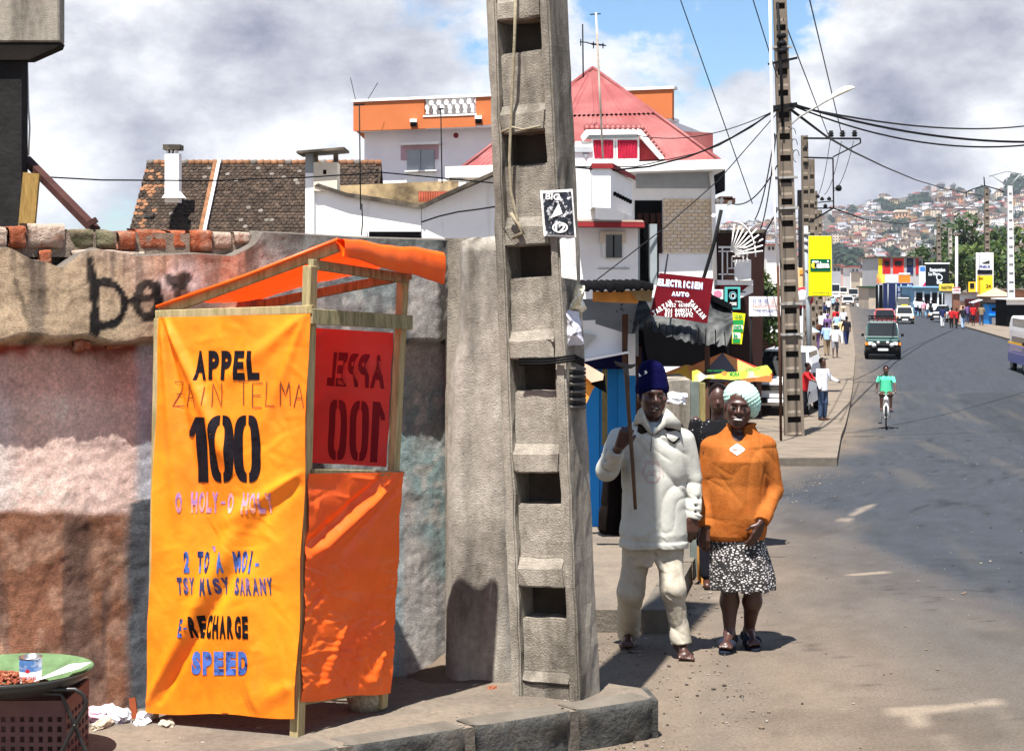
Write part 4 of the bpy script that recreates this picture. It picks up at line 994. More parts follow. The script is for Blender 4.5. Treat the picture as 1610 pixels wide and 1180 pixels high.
# roof sheet: ridge from front, thrown back over the frame, plus the hanging front lip
rA = kp(246, 484, YA-.03); rB = kp(531, 378, YB-.03); rC = kp(690, 400, YC+.08); rD = Vector((KD.x-.03, KD.y+.02, CAMZ-(474-CY)/F*KD.y))
def roof_pt(u, v):
 p = (rA*(1-u)+rB*u)*(1-v)+(rD*(1-u)+rC*u)*v; p.z += .006+.012*math.sin(u*9+v*5)*.5 - .03*math.sin(math.pi*v)*math.sin(math.pi*u)+ .008*mnoise.noise(Vector((u*8, v*8, 2))); return p
vs = []; fs = []; n = 30
for i in range(n+1):
 for j in range(n+1): vs.append(roof_pt(j/n, i/n))
for i in range(n):
 for j in range(n): a = i*(n+1)+j; fs.append((a, a+1, a+n+2, a+n+1))
link('roof_tarp', newmesh('roof_tarp', vs, fs, [M_tarpr], True), KIOSK)
# rolled lip over the high side: a soft roll with a hanging flap
mb = MB(); N = 40; ring = []; vs = []; fs = []
prof = [(.0, .006), (.026, .009), (.036, -.004), (.038, -.045), (.030, -.088), (.022, -.090), (.024, -.045), (.0, -.008)]
sd = (rC-rB).normalized(); out = Vector((sd.y, -sd.x, 0)).normalized()
for i in range(N+1):
 t = i/N; p = rB*(1-t)+rC*t; p.z += .004*math.sin(t*11); k = .62+.62*t
 for a, b in prof:
  q = p + out*(a+.006*mnoise.noise(Vector((t*9, b*14, 3)))) + Vector((0, 0, b*k*1.15+.003*mnoise.noise(Vector((t*8, 1, 9))))); vs.append(q)
m = len(prof)
for i in range(N):
 for j in range(m): fs.append((i*m+j, i*m+(j+1) % m, (i+1)*m+(j+1) % m, (i+1)*m+j))
link('rolled_tarp_lip', newmesh('rolled_tarp_lip', vs, fs, [M_tarp2], True), KIOSK)
mb = MB(); mb.tube([rA+Vector((0, 0, .004)), rA*.5+rB*.5+Vector((0, -.004, -.004)), rB+Vector((0, 0, .004))], .008, M_tarp2, 6); mb.build('tarp_hem', KIOSK)
# woven bag under the kiosk
mb = MB(); c = Vector(((575-CX)/F*6.95, 6.95, sg(0, 6.95))); mb.lathe([(0, 0), (.07, .0), (.085, .05), (.08, .10), (.05, .125), (0, .13)], (0, 0, 0), pm('woven_sack', (.40, .36, .27), .9, .5, 60, .5, 80), 14)
o = mb.build('sack', None, 'small woven sack tucked under the right side of the orange kiosk', 'sack'); o.location = c
# ================================================================ peanut seller's tray, bottom left
YT = 6.05; TC = P(18, 1056, YT)
TRAY = thing('serving_tray', 'round dark metal tray with green rim holding peanuts and paper, at the lower left', 'tray', TC)
M_tm = flat('blackened_metal', (.03, .032, .03), .45, spec=.5); M_green = pm('green_enamel', (.13, .21, .10), .5, .35, 8, .1, 20)
mb = MB(); mb.lathe([(0, -.045), (.20, -.045), (.275, -.012), (.305, .012), (.31, .010), (.28, -.022), (.21, -.056), (0, -.056)], (0, 0, 0), M_tm, 40); mb.build('tray_dish', TRAY)
mb = MB(); mb.lathe([(0, -.040), (.19, -.040), (.27, -.006), (.303, .0145)], (0, 0, 0), M_green, 40); mb.build('tray_lining', TRAY)
M_nut = pm('peanut_skin', (.24, .06, .035), .55, .3, 30, 0, col2=(.40, .16, .09), c2scale=40, c2lo=.5, c2hi=.6)
ico = bmesh.new(); bmesh.ops.create_icosphere(ico, subdivisions=1, radius=1); iv = [tuple(v.co) for v in ico.verts]; ifc = [tuple(v.index for v in f.verts) for f in ico.faces]; ico.free()
nm = newmesh('peanut', [(a*.0085, b*.0065, c*.0062) for a, b, c in iv], ifc, [M_nut], True)
pile = MB(); r = random.Random(5)
for i in range(1100):
 a = r.uniform(0, 6.28); d = .19*math.sqrt(r.random()); x, y = -.06+d*math.cos(a)*1.15, -.06+d*math.sin(a)*.8; h = max(0, .055*(1-(d/.19)**1.5)); z = -.035+h*r.random()**.3
 rot = Matrix.Rotation(r.uniform(0, 6.28), 3, 'Z') @ Matrix.Rotation(r.uniform(-1, 1), 3, 'X'); pile.add([rot @ Vector((p[0]*.0085, p[1]*.0065, p[2]*.0062))+Vector((x, y, z)) for p in iv], ifc, M_nut, True)
pile.build('peanut_heap', None, 'heap of small reddish peanuts on the seller\'s tray', 'peanuts', kind='stuff').location = TC
def paper(name, pts, label=None):
 mb = MB(); mb.add(pts, [(0, 1, 2, 3)], M_paperw); mb.add([Vector(p)-Vector((0, 0, .0015)) for p in pts], [(3, 2, 1, 0)], M_paperw); o = mb.build(name, None, label, 'paper'); o.location = TC
M_paperw = flat('white_paper', (.8, .8, .78), .8)
paper('paper_sheet', [(.12, -.12, -.01), (.27, -.02, .02), (.29, .05, .028), (.20, .08, .015)], 'folded white paper at the right edge of the peanut tray')
paper('paper_sheet', [(.10, -.10, -.02), (.20, -.01, .006), (.19, .03, .006), (.13, .0, -.012)], 'smaller white paper slip between the tin and the folded paper on the tray')
TIN = P(48, 1061, YT-.03); t = thing('tin_can', 'open tin can with blue and white label standing on the peanut tray', 'tin', (TIN.x, TIN.y, TC.z-.036))
M_tin = flat('tin_metal', (.5, .5, .5), .3, metal=.9); M_lab = pm('tin_label', (.78, .76, .76), .5, .1, 20, 0); M_labb = pm('tin_label_blue', (.10, .22, .50), .5, .4, 18, 0, col2=(.7, .75, .85), c2scale=14)
mb = MB(); mb.lathe([(0, .004), (.040, .004), (.041, .0), (.042, .002), (.0415, .008)], (0, 0, 0), M_tin, 28); mb.lathe([(.0415, .098), (.0435, .101), (.0435, .104), (.040, .104), (.0395, .01), (0, .008)], (0, 0, 0), M_tin, 28); mb.build('can_body', t)
mb = MB(); mb.lathe([(.0415, .008), (.0415, .052)], (0, 0, 0), M_lab, 28); mb.lathe([(.0415, .052), (.0415, .098)], (0, 0, 0), M_labb, 28); lab_ = mb.build('label_band', t)
def canmap(x, y): a = -math.pi/2+(x/.0425); return Vector((.0422*math.cos(a), .0422*math.sin(a), y))
M_redp = flat('red_print', (.5, .03, .05), .6)
lettering([('ALIMENTAIRE', -.032, -.036, .034, -.022, .02, 0, M_redp), ('~disc', -.008, -.064, .010, -.050, 0, 0, M_redp), ('DOUBLE', -.02, -.018, .02, -.012, .02, 0, M_redp)], lambda x, y: canmap(x, -y), .008).build('label_lettering', t)
for o_ in (TRAY, *[q for q in bpy.data.objects if q.name.startswith(('peanut_heap', 'paper_sheet'))]): o_.rotation_euler = (R(-2.5), 0, 0)
# folding stand of bent tube and the slotted crate
st = thing('folding_stand', 'black bent-tube folding stand carrying the peanut tray', 'stand', (0, 0, 0)); M_blk = flat('black_painted_tube', (.012, .012, .012), .4, spec=.5)
for sgn, yy in ((1, YT-.16), (1, YT+.17)):
 mb = MB(); mb.tube([P(10, 1088, yy), P(80, 1083, yy), P(118, 1083, yy), P(130, 1090, yy), P(136, 1103, yy), P(130, 1120, yy), P(117, 1140, yy), P(98, 1178, yy), P(84, 1205, yy)], .0085, M_blk, 8); mb.build('leg', st)
 mb = MB(); mb.tube([P(20, 1088, yy+.02), P(96, 1090, yy+.02), P(106, 1112, yy+.02), P(118, 1140, yy+.02), P(134, 1178, yy+.02), P(146, 1205, yy+.02)], .0085, M_blk, 8); mb.build('leg', st)
mb = MB(); mb.tube([P(117, 1140, YT-.17), P(117, 1140, YT+.19)], .006, M_blk, 6); mb.build('hinge_pin', st)
M_crate = flat('brown_pink_plastic', (.16, .085, .08), .5, var=.2)
CR = thing('plastic_crate', 'brown slotted plastic crate under the peanut tray at the lower left corner', 'crate', (0, 0, 0))
y0 = YT-.12; A = P(-60, 1100, y0); B = P(101, 1104, y0); zt, zb = A.z, G(YT)+SLH-.03; wv = B-A; W_ = wv.length
mb = MB(); nc = 11; nr = 6
for k in range(nc+1):
 x = A.x+W_*k/nc; mb.box((x, y0, (zt+zb)/2), (.018, .008, zt-zb), M_crate)
for k in range(nr+1):
 z = zb+(zt-.05-zb)*k/nr; mb.box(((A.x+B.x)/2, y0-.001, z), (W_, .008, .016), M_crate)
mb.box(((A.x+B.x)/2, y0-.002, zt-.03), (W_+.012, .012, .06), M_crate); mb.build('slotted_front', CR)
mb = MB()
for k in range(7): mb.box((B.x, y0+.02+.05*k, (zt+zb)/2), (.008, .016, zt-zb), M_crate)
for k in range(nr+1): mb.box((B.x+.001, y0+.16, zb+(zt-.05-zb)*k/nr), (.008, .32, .016), M_crate)
mb.box((B.x+.002, y0+.16, zt-.03), (.012, .32, .06), M_crate); mb.build('slotted_side', CR)
mb = MB(); mb.box(((A.x+B.x)/2, y0+.32, (zt+zb)/2), (W_, .008, zt-zb), M_crate); mb.box(((A.x+B.x)/2, y0+.16, zb+.01), (W_, .31, .01), M_crate); mb.build('crate_back', CR)
# rubbish at the wall foot
M_pl = [pm('crumpled_pink_wrapper', (.75, .45, .55), .5, .3, 14, 0, col2=(.85, .8, .85), c2scale=14), pm('crumpled_white_bag', (.75, .76, .78), .5, .2, 12, 0, col2=(.3, .2, .3), c2scale=22, c2lo=.56, c2hi=.62), pm('torn_sacking', (.55, .47, .36), .9, .4, 16, .3), pm('crumpled_blue_bag', (.15, .3, .6), .5, .3, 12, 0), pm('terracotta_scrap', (.28, .10, .055), .8, .3, 9, .3)]
def crumple(name, px, py, Y, s, mat, label, seed, flat_=.55, h=SLH, cat='litter'):
 bm = bmesh.new(); bmesh.ops.create_icosphere(bm, subdivisions=3, radius=1); base = Vector(((px-CX)/F*Y, Y, G(Y)+h)); r = random.Random(seed)
 for v in bm.verts:
  n = mnoise.noise_vector(v.co*1.7+Vector((seed*3.1, 0, 0)))*.55 + mnoise.noise_vector(v.co*4.5+Vector((seed, 2, 0)))*.3; v.co = v.co + n; v.co.x *= s[0]; v.co.y *= s[1]; v.co.z = max(v.co.z*s[2]*flat_*1.3+s[2]*.4, -.0)
 me = bpy.data.meshes.new(name); bm.to_mesh(me); bm.free(); me.materials.append(mat); o = link(name, me, None, label, cat); o.location = base; o.rotation_euler = (0, 0, r.uniform(0, 6)); return o
crumple('wrapper', 158, 1140, 6.72, (.065, .04, .055), M_pl[0], 'crumpled pink wrapper at the foot of the wall beside the black stand', 1)
crumple('plastic_bag', 188, 1142, 6.68, (.05, .04, .055), M_pl[1], 'torn white plastic bag between the pink wrapper and the kiosk', 2)
crumple('sacking_scrap', 163, 1153, 6.6, (.085, .03, .03), M_pl[2], 'torn tan sacking lying in front of the pink wrapper', 3)
crumple('plastic_bag', 226, 1143, 6.66, (.05, .03, .04), M_pl[1], 'crumpled white bag stuffed under the left corner of the kiosk', 4)
crumple('plastic_bag', 106, 1150, 6.62, (.03, .03, .035), M_pl[3], 'small blue bag scrap behind the folding stand leg', 5)
crumple('paper_scrap', 127, 1158, 6.56, (.05, .03, .02), M_pl[1], 'flattened pale paper scrap between the stand legs and the sacking', 6)
crumple('clod', 262, 1150, 6.62, (.06, .03, .02), M_pl[2], 'pale rubble piece under the front edge of the kiosk', 7)
crumple('terracotta_shard', 774, 1076, 7.42, (.035, .02, .012), M_pl[4], 'small orange-brown leaf-like shard on the pavement below the pier', 8)
crumple('paper_scrap', 1000, 1157, 7.25, (.045, .03, .02), M_pl[1], 'torn white paper lying on the road at the kerb corner', 9, h=.0)
crumple('paper_scrap', 838, 1172, 6.9, (.03, .02, .03), M_pl[1], 'pointed white scrap at the bottom edge below the kerb', 10, h=0)
crumple('paper_scrap', 838, 1073, 7.55, (.03, .02, .012), M_pl[1], 'tiny white scrap on the dirt at the foot of the ladder-holed pole', 11)
# brown stick leaning at the wall foot
mb = MB(); mb.bar(P(213, 1140, 6.75), P(208, 1096, 6.78), .028, .012, pm('rusty_red_slat', (.28, .07, .03), .8, .3, 9, .2)); mb.build('short_slat', None, 'short rusty red slat standing at the wall foot left of the kiosk', 'slat')
# dirt heap at the foot of the pier
mb = MB(); vs = []; fs = []
for i in range(41):
 for j in range(11):
  px = 640+300*i/40; s_ = j/10; Y = 7.92-.42*s_ - (.12 if px > 850 else 0)*s_; x = (px-CX)/F*Y; hgt = (1-s_)**1.6*(.05+.10*float(fbm(i*.13, 1, 3, 3)))*sstep(640, 700, px) + .02*float(fbm(i*.4, j*.5, 2, 3))*(1-s_); vs.append((x, Y, G(Y)+SLH-.004+hgt))
for i in range(40):
 for j in range(10): fs.append((i*11+j, i*11+j+1, (i+1)*11+j+1, (i+1)*11+j))
link('dirt_heap', newmesh('dirt_heap', vs, fs, [M_dirt], True), kind='structure')
# ================================================================ houses on the left side
def gpy(Y, h=0.0): return CY+F*(CAMZ-G(Y)-h)/Y      # where the ground at distance Y is seen
def face(mb, pts, Y, depth, mat, back=None):
 """solid with the given outline (measured in the photograph) standing at distance Y, going back by depth"""
 f = [P(x, y, Y(x) if callable(Y) else Y) for x, y in pts]; b = [v+Vector((0, depth, 0)) for v in f]; n = len(f)
 a = sum((pts[i][0]*pts[(i+1) % n][1]-pts[(i+1) % n][0]*pts[i][1]) for i in range(n))
 if a > 0: f = f[::-1]; b = b[::-1]
 mb.add(f+b, [tuple(range(n)), tuple(range(2*n-1, n-1, -1))]+[(i, n+i, n+(i+1) % n, (i+1) % n) for i in range(n)], mat)
def rect(mb, x0, y0, x1, y1, Y, depth, mat): face(mb, [(x0, y0), (x1, y0), (x1, y1), (x0, y1)], Y, depth, mat)
def part(name, parent, x0, y0, x1, y1, Y, depth, mat, **k): mb = MB(); rect(mb, x0, y0, x1, y1, Y, depth, mat); return mb.build(name, parent, **k)
def partp(name, parent, pts, Y, depth, mat, **k): mb = MB(); face(mb, pts, Y, depth, mat); return mb.build(name, parent, **k)
M_white = pm('white_limewash', (.82, .81, .80), .9, .06, 1.2, .15, 12, col2=(.62, .60, .57), c2scale=1.6, c2lo=.56, c2hi=.72, bdist=.01, c2stretch=(1.5, 1, .22))
M_whites = pm('white_trim', (.78, .77, .75), .8, .07, 4, 0)
M_cream = pm('cream_render', (.62, .56, .45), .9, .15, 3, .1, 12)
M_orange = pm('orange_render', (.59, .185, .07), .9, .07, .8, .1, 8)
M_mauve = pm('white_house_wall', (.78, .75, .77), .9, .05, 1, .1, 8)
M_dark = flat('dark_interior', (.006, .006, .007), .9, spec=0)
M_glass = flat('dark_window_glass', (.03, .035, .04), .12, spec=.6)
M_red = pm('red_corrugated_iron', (.26, .062, .058), .55, .14, .9, 0, col2=(.34, .125, .115), c2scale=.6, c2lo=.45, c2hi=.7, spec=.4)
M_reds = pm('red_painted_trim', (.30, .035, .04), .6, .15, 2, 0)
M_gry = pm('blue_grey_paint', (.34, .38, .40), .7, .1, 3, 0)
M_tiled = pm('clay_tile_dark', (.045, .034, .027), .95, .6, 6, 0, col2=(.085, .06, .045), c2scale=4); M_tileo = pm('clay_tile_orange', (.24, .12, .065), .95, .4, 5, 0); M_tilep = pm('clay_tile_pale', (.16, .14, .12), .95, .4, 5, 0)
M_slab = pm('grimy_slab', (.07, .06, .05), .95, .4, 3, .3, 10, col2=(.2, .17, .13), c2scale=2)
# --- old house with flat clay tiles
TH = thing('tiled_house', 'old house under a long dark clay-tile roof with a tall white chimney, beyond the wall', 'house', (0, 0, 0))
Yr, Ye = 52.0, 46.5
zr = P(0, 258, Yr).z; ze = zr-5.2
xl, xr = (231-CX)/F*Yr, (600-CX)/F*Yr
tiles = {M_tiled: MB(), M_tileo: MB(), M_tilep: MB()}; tm = MB(); r = random.Random(4)
sl = Vector((0, Ye-Yr, ze-zr)); Ls = sl.length; sd_ = sl.normalized(); nrm = Vector((0, -sd_.z*-1, sd_.y)).normalized(); nrm = Vector((0, sd_.z, -sd_.y)).normalized()
if nrm.z < 0: nrm = -nrm
tw = .16; nr_ = int(Ls/.15); ncx = int((xr-xl)/tw)
for i in range(nr_):
 for j in range(ncx):
  x = xl+tw*(j+.5*(i % 2)); s0 = .15*i; base = Vector((x, Yr, zr))+sd_*s0+nrm*.035
  pxx = CX+F*x/Yr; m = M_tiled
  q = r.random(); fx = (pxx-231)/60
  if q > .60+fx*.6 and fx < .8: m = M_tileo
  elif q > .975: m = M_tilep
  elif q > .988: m = M_tileo
  a = r.uniform(-.006, .012); o = nrm*a
  v = [base, base+Vector((tw*.94, 0, 0)), base+Vector((tw*.94, 0, 0))+sd_*.15+nrm*.022+o, base+Vector((tw*.72, 0, 0))+sd_*.195+nrm*.024+o, base+Vector((tw*.25, 0, 0))+sd_*.195+nrm*.024+o, base+sd_*.15+nrm*.022+o]
  tm.add(v+[p-nrm*.02 for p in v[2:]], [(0, 5, 4, 3, 2, 1), (2, 3, 7, 6), (3, 4, 8, 7), (4, 5, 9, 8)], m)
mb = MB(); mb.add([(xl, Yr, zr), (xr, Yr, zr), (xr, Ye, ze), (xl, Ye, ze), (xl, 2*Yr-Ye, ze), (xr, 2*Yr-Ye, ze)], [(0, 3, 2, 1), (0, 1, 5, 4)], M_tiled); mb.build('roof', TH)
rt = bpy.data.objects[0] if False else tm.build('roof_tiles', TH, kind='stuff')
mb = MB()
for k in range(34):
 x0 = xl+(xr-xl)*k/34; o = MB(); c = .5+.5*r.random(); o.tube([(x0+.01, Yr, zr+.03), (x0+(xr-xl)/34-.01, Yr, zr+.035)], [.10, .12], M_tileo if k % 5 else M_tilep, 8); o.build('ridge_tile', TH)
mb = MB(); mb.box(((xl+xr)/2, Yr, (zr-5.2-3)/1.0), (xr-xl-.5, 9.5, 6), M_cream); mb.add([(xl+.1, Yr, zr-.15), (xl+.1, Ye+.3, ze), (xl+.1, 2*Yr-Ye-.3, ze)], [(0, 1, 2)], M_gry); mb.build('wall', TH)
ch = MB(); cY = 49.5; rect(ch, 259, 241, 281, 318, cY, .45, M_white); chm = ch.build('chimney', TH)
part('chimney_cap', TH, 256, 227, 283, 235, cY-.05, .55, M_slab); mb = MB(); [rect(mb, x, 235, x+2.5, 241, cY+.05, .3, M_whites) for x in (262, 268, 275)]; mb.build('cap_support', TH)
partp('flashing', TH, [(262, 300), (279, 300), (288, 311), (254, 311)], cY-.35, .5, M_whites)
mb = MB(); a = P(341, 258, Yr-.02)+nrm*.14; mb.bar(a, a+sd_*Ls, .16, .1, M_tileo); mb.build('verge_strip', TH); mb = MB(); a = P(346, 258, Yr-.02)+nrm*.15; mb.bar(a, a+sd_*Ls, .09, .1, M_whites); mb.build('white_flashing_strip', TH)
BX = thing('outbuilding', 'small blue-grey flat-topped shed showing over the wall left of the tiled house', 'shed', (0, 0, 0)); part('wall', BX, 226, 338, 240, 400, 50, 3, M_gry); part('roof', BX, 225, 335, 241, 339, 49.9, 3.1, M_slab)
# --- white low building with chimney
LB = thing('white_outhouse', 'low whitewashed building with V-shaped parapet and slab-topped chimney', 'building', (0, 0, 0)); Yw = 30.0
partp('wall', LB, [(481, 276), (500, 292), (545, 307), (600, 316), (662, 326), (663, 600), (482, 600)], Yw, 5, M_white)
partp('wall', LB, [(663, 326), (700, 309), (790, 268), (840, 245), (840, 600), (663, 600)], lambda x: Yw+.02+(x-663)*.004, 5, M_white)
partp('coping', LB, [(494, 292), (500, 288), (545, 303), (600, 311), (655, 320), (663, 322), (663, 328), (655, 327), (600, 318), (545, 309)], Yw-.12, 1.2, M_slab)
partp('coping', LB, [(663, 321), (700, 303), (790, 262), (842, 238), (842, 244), (790, 268), (700, 310), (663, 328)], Yw-.10, .8, M_slab)
C5 = MB(); rect(C5, 480, 241, 493, 300, Yw-.05, .5, M_gry); rect(C5, 480, 272, 494, 600, Yw-.06, .5, M_white); C5.build('chimney_side', LB)
CH = part('chimney', LB, 493, 255, 530, 300, Yw-.1, .5, M_cream); mb = MB(); rect(mb, 493, 240, 499, 255, Yw-.1, .12, M_slab); rect(mb, 524, 240, 531, 255, Yw-.1, .12, M_slab); rect(mb, 486, 240, 493, 262, Yw+.2, .12, M_slab); mb.build('chimney_pillar', LB)
partp('chimney_slab', LB, [(466, 237), (541, 231), (541, 235), (466, 241)], Yw-.3, .95, M_slab)
part('vent_hole', LB, 508, 267, 513, 274, Yw-.105, .02, M_dark)
part('dark_slot', LB, 580, 364, 662, 376, Yw-.02, .3, M_dark)
partp('brown_parapet', LB, [(530, 292), (662, 286), (720, 284), (720, 300), (664, 322), (600, 314), (530, 300)], Yw+5.2, .4, pm('stained_brown_parapet', (.30, .22, .12), .95, .6, 1.6, .3, 6, col2=(.05, .035, .03), c2scale=1.2))
mb = MB();
for k in range(12): mb.tube([P(660+k*3.8, 302, Yw+4.6), P(660+k*3.8, 316, Yw+4.2)], .03, pm('rusty_sheet', (.22, .055, .03), .8, .3, 3, 0), 5)
mb.build('rusty_sheet_roof', LB)
partp('white_parapet', LB, [(700, 262), (790, 259), (790, 283), (712, 284), (700, 281)], Yw+5.6, .6, M_white); part('gutter', LB, 706, 279, 760, 283, Yw+5.4, .15, M_slab)
# cable hanging on the white wall
M_wire = flat('cable_black', (.015, .015, .016), .5)
# --- orange and white house
OH = thing('orange_house', 'tall white house with wide orange roof parapet and white balustrade', 'house', (0, 0, 0))
A = Vector((-6.15, 61.0)); B = Vector((5.78, 56.7)); OD = (B-A); OL = OD.length; OD = OD.normalized(); ON = Vector((OD.y, -OD.x))
def OY(px, off=0.0):
 k = (px-CX)/F; X0, Y0 = A.x+ON.x*off, A.y+ON.y*off; t = (k*Y0-X0)/(OD.x-k*OD.y); return Y0+OD.y*t
def orect(name, x0, y0, x1, y1, off, depth, mat, parent=OH, lev=True, **k):
 """panel on the turned facade; heights measured at its left edge"""
 mb = MB(); Ya, Yb = OY(x0, off), OY(x1, off); a = P(x0, y0, Ya); b = P(x1, y0, Yb); b.z = a.z; c = P(x0, y1, Ya).z; n3 = Vector((-ON.x, -ON.y, 0))*depth
 v = [Vector((a.x, a.y, c)), Vector((b.x, b.y, c)), b, a]; mb.add(v+[q+n3 for q in v], [(0, 1, 2, 3), (7, 6, 5, 4), (0, 4, 5, 1), (1, 5, 6, 2), (2, 6, 7, 3), (3, 7, 4, 0)], mat); return mb.build(name, parent, **k)
orect('wall', 573, 200, 1040, 620, -.75, 8, M_mauve)
orect('orange_parapet', 555.5, 160, 667, 206, 0, .25, M_orange);
orect('orange_parapet', 667, 183, 748, 202, 0, .25, M_orange)
orect('orange_parapet', 748, 152, 1057, 197, 0, .25, M_orange)
orect('soffit', 557, 201, 1055, 206, -.02, 1.2, M_mauve)
mb = MB()
for s_ in (0, 1):
 Ya = OY(555.5, 0); a = P(555.5, 160, Ya) if s_ == 0 else P(1057, 138, OY(1057)); z1 = P(555.5, 160, OY(555.5)).z; z0 = P(555.5, 206, OY(555.5)).z; n3 = Vector((-ON.x, -ON.y, 0)); q = Vector((a.x, a.y, 0)); ix = Vector((OD.x, OD.y, 0))*(.25 if s_ == 0 else -.25)
 n4 = Vector((.075 if s_ else .0, 1, 0)); v = [q+n3*.26, q+n3*.26+n4*7, q+n3*.26+n4*7+ix, q+n3*.26+ix]; mb.prism([(p.x, p.y) for p in (v if s_ else v[::-1])], z0+.003, z1-.003, M_orange)
mb.build('orange_parapet', OH)
orect('coping', 553, 156.5, 1060, 160.5, .06, .5, M_whites)
orect('coping', 665, 181.5, 749, 184, .03, .3, M_whites)
for k in range(7):
 x = 672+11.9*k; Yb = OY(x, -.1); top = P(0, 155, OY(672)).z; base = P(x, 158, Yb); zt_ = P(555.5, 160, OY(555.5)).z; zb_ = zt_-.58
 mb = MB(); h = zt_-zb_; mb.lathe([(0, 0), (.07, 0), (.07, h*.12), (.04, h*.18), (.11, h*.45), (.05, h*.75), (.085, h*.86), (.085, h), (0, h)], (base.x, base.y, zb_), M_whites, 10); mb.build('baluster', OH)
orect('balustrade_back', 668, 158, 747, 183, -.55, .05, M_whites)
for x in (650, 752):
 mb = MB(); Yb = OY(x, .12); c = P(x, 190 if x < 700 else 185, Yb); mb.box(c, (.26, .3, .12), M_whites); sp = mb.build('scupper', OH); mb = MB(); mb.box(c+Vector((0, -.02, -.13)), (.22, .25, .15), M_dark); mb.build('scupper_mouth', sp)
orect('lintel', 628, 224, 690, 228, -.45, .35, M_whites)
W_ = orect('window_frame', 630, 229, 689, 252, -.72, .1, pm('mauve_surround', (.55, .36, .40), .8, .1, 2, 0)); orect('shutter', 640, 236, 661, 268, -.66, .08, M_gry); orect('shutter', 662, 236, 682, 268, -.66, .08, M_gry)
orect('sill', 636, 268, 686, 270, -.55, .2, M_whites); orect('apron_panel', 640, 271, 682, 291, -.72, .06, M_whites)
mb = MB(); c = P(717, 213, OY(717, -.74)); mb.cyl(c, .1, .06, M_reds, 'Y', 12); mb.build('round_vent', OH)
# --- red roofed house
RH = thing('red_roof_house', 'white two-storey house with steep red corrugated roof, curtained dormer and brick panel', 'house', (0, 0, 0))
def corr(pa, pb, pc, pd, name, parent, mat=M_red, pitch=.13, amp=.022):
 """corrugated sheet between eave a-b and top d-c, ribs running up the slope"""
 a, b, c, d = map(Vector, (pa, pb, pc, pd)); W = max((b-a).length, (c-d).length); n = int(W/pitch)*4; nv = 6; nn = (b-a).cross(d-a).normalized();
 if nn.z < 0: nn = -nn
 vs = []; fs = []
 for i in range(nv+1):
  for j in range(n+1):
   # ribs stay parallel: constant world position along the eave
   u = j/n; t = i/nv; p = (a*(1-u)+b*u)*(1-t)+(d*(1-u)+c*u)*t; s_ = (p-a).dot((b-a).normalized()); vs.append(p+nn*amp*math.sin(s_/pitch*2*math.pi))
 for i in range(nv):
  for j in range(n): k = i*(n+1)+j; fs.append((k, k+1, k+n+2, k+n+1))
 return link(name, newmesh(name, vs, fs, [mat], True), parent)
E_ = 43.0; FL_ = P(728, 262, E_); FR_ = P(1132, 252, E_-.2); AP = P(932, 108, 48.2); AP2 = AP+Vector((-.05, .9, 0)); BR = FR_+Vector((0, 11, 0)); BL = FL_+Vector((0, 11, 0))
# front slope rows with real overlap: lower sheets and upper sheets
def lerp(a, b, t): return a+(b-a)*t
m1 = lerp(FL_, AP, .48); m2_ = lerp(FR_, AP, .48)
corr(FL_, FR_, m2_, m1, 'roof_sheet', RH); corr(lerp(FL_, AP, .475)+Vector((0, -.03, .03)), lerp(FR_, AP, .475)+Vector((0, -.03, .03)), AP+Vector((.03, 0, .03)), AP+Vector((-.03, 0, .03)), 'roof_sheet', RH)
corr(FR_, BR, AP2, AP, 'roof_sheet', RH); corr(BL, FL_, AP, AP2, 'roof_sheet', RH); corr(BR, BL, AP2, AP2, 'roof_sheet', RH)
mb = MB(); mb.tube([FR_, AP+Vector((0, 0, .03))], .055, M_red, 6); mb.tube([FL_, AP+Vector((0, 0, .03))], .055, M_red, 6); mb.build('hip_cap', RH)
partp('roof_gable_wing', RH, [(1066, 206), (1121, 209), (1121, 252), (1100, 251), (1082, 235)], 46.5, 3, M_red)
# white eave slab and walls
mb = MB(); a = P(905, 257, E_-.7); b = P(1143, 250, E_-.7);
mb.add([a, b, b+Vector((0, 12, 0)), a+Vector((0, 12, 0)), a-Vector((0, 0, .26)), b-Vector((0, 0, .26)), b+Vector((0, 12, -.26)), a+Vector((0, 12, -.26))], [(0, 1, 2, 3), (7, 6, 5, 4), (0, 4, 5, 1), (1, 5, 6, 2), (2, 6, 7, 3), (3, 7, 4, 0)], M_whites); mb.build('eave_slab', RH)
Yf = E_+.3
partp('wall', RH, [(905, 262), (1118, 262), (1121, 300), (1129, 690), (905, 690)], Yf, 9, M_white)
partp('wall', RH, [(725, 284), (905, 284), (905, 690), (725, 690)], Yf+.2, 9, M_white)
part('grey_band', RH, 1000, 268, 1118, 296, Yf-.03, .1, pm('grey_plaster', (.42, .44, .46), .9, .1, 3, .1))
# brick panel: each brick a piece
M_bk = pm('pale_brick', (.66, .50, .33), .9, .12, 4, .2, 20); M_bk2 = pm('pinkish_brick', (.70, .56, .42), .9, .12, 4, .2, 20); M_mort = pm('lime_mortar', (.76, .72, .66), .9, .1, 5, 0)
BP = part('brick_panel', RH, 1042, 312, 1121, 399, Yf-.02, .06, M_mort)
bwm = {}
ccol = 11.2; crow = 5.6
proto = None
for i in range(15):
 for j in range(-1, 7):
  x0 = 1042.6+j*ccol+(ccol/2 if i % 2 else 0); x1 = min(x0+ccol-1.1, 1120.6); x0 = max(x0, 1042.6)
  if x1-x0 < 2: continue
  y0 = 313+i*crow; m = (M_bk, M_bk2)[r.random() < .4]; w = x1-x0; c = P((x0+x1)/2, y0+2.2, Yf-.03); key = (round(w), m.name)
  if key not in bwm:
   q = MB(); q.box((0, 0, 0), (w/F*Yf, .05, 4.4/F*Yf), m); o = q.build('brick', BP); bwm[key] = o.data; o.location = c
  else: o = link('brick', bwm[key], BP); o.location = c
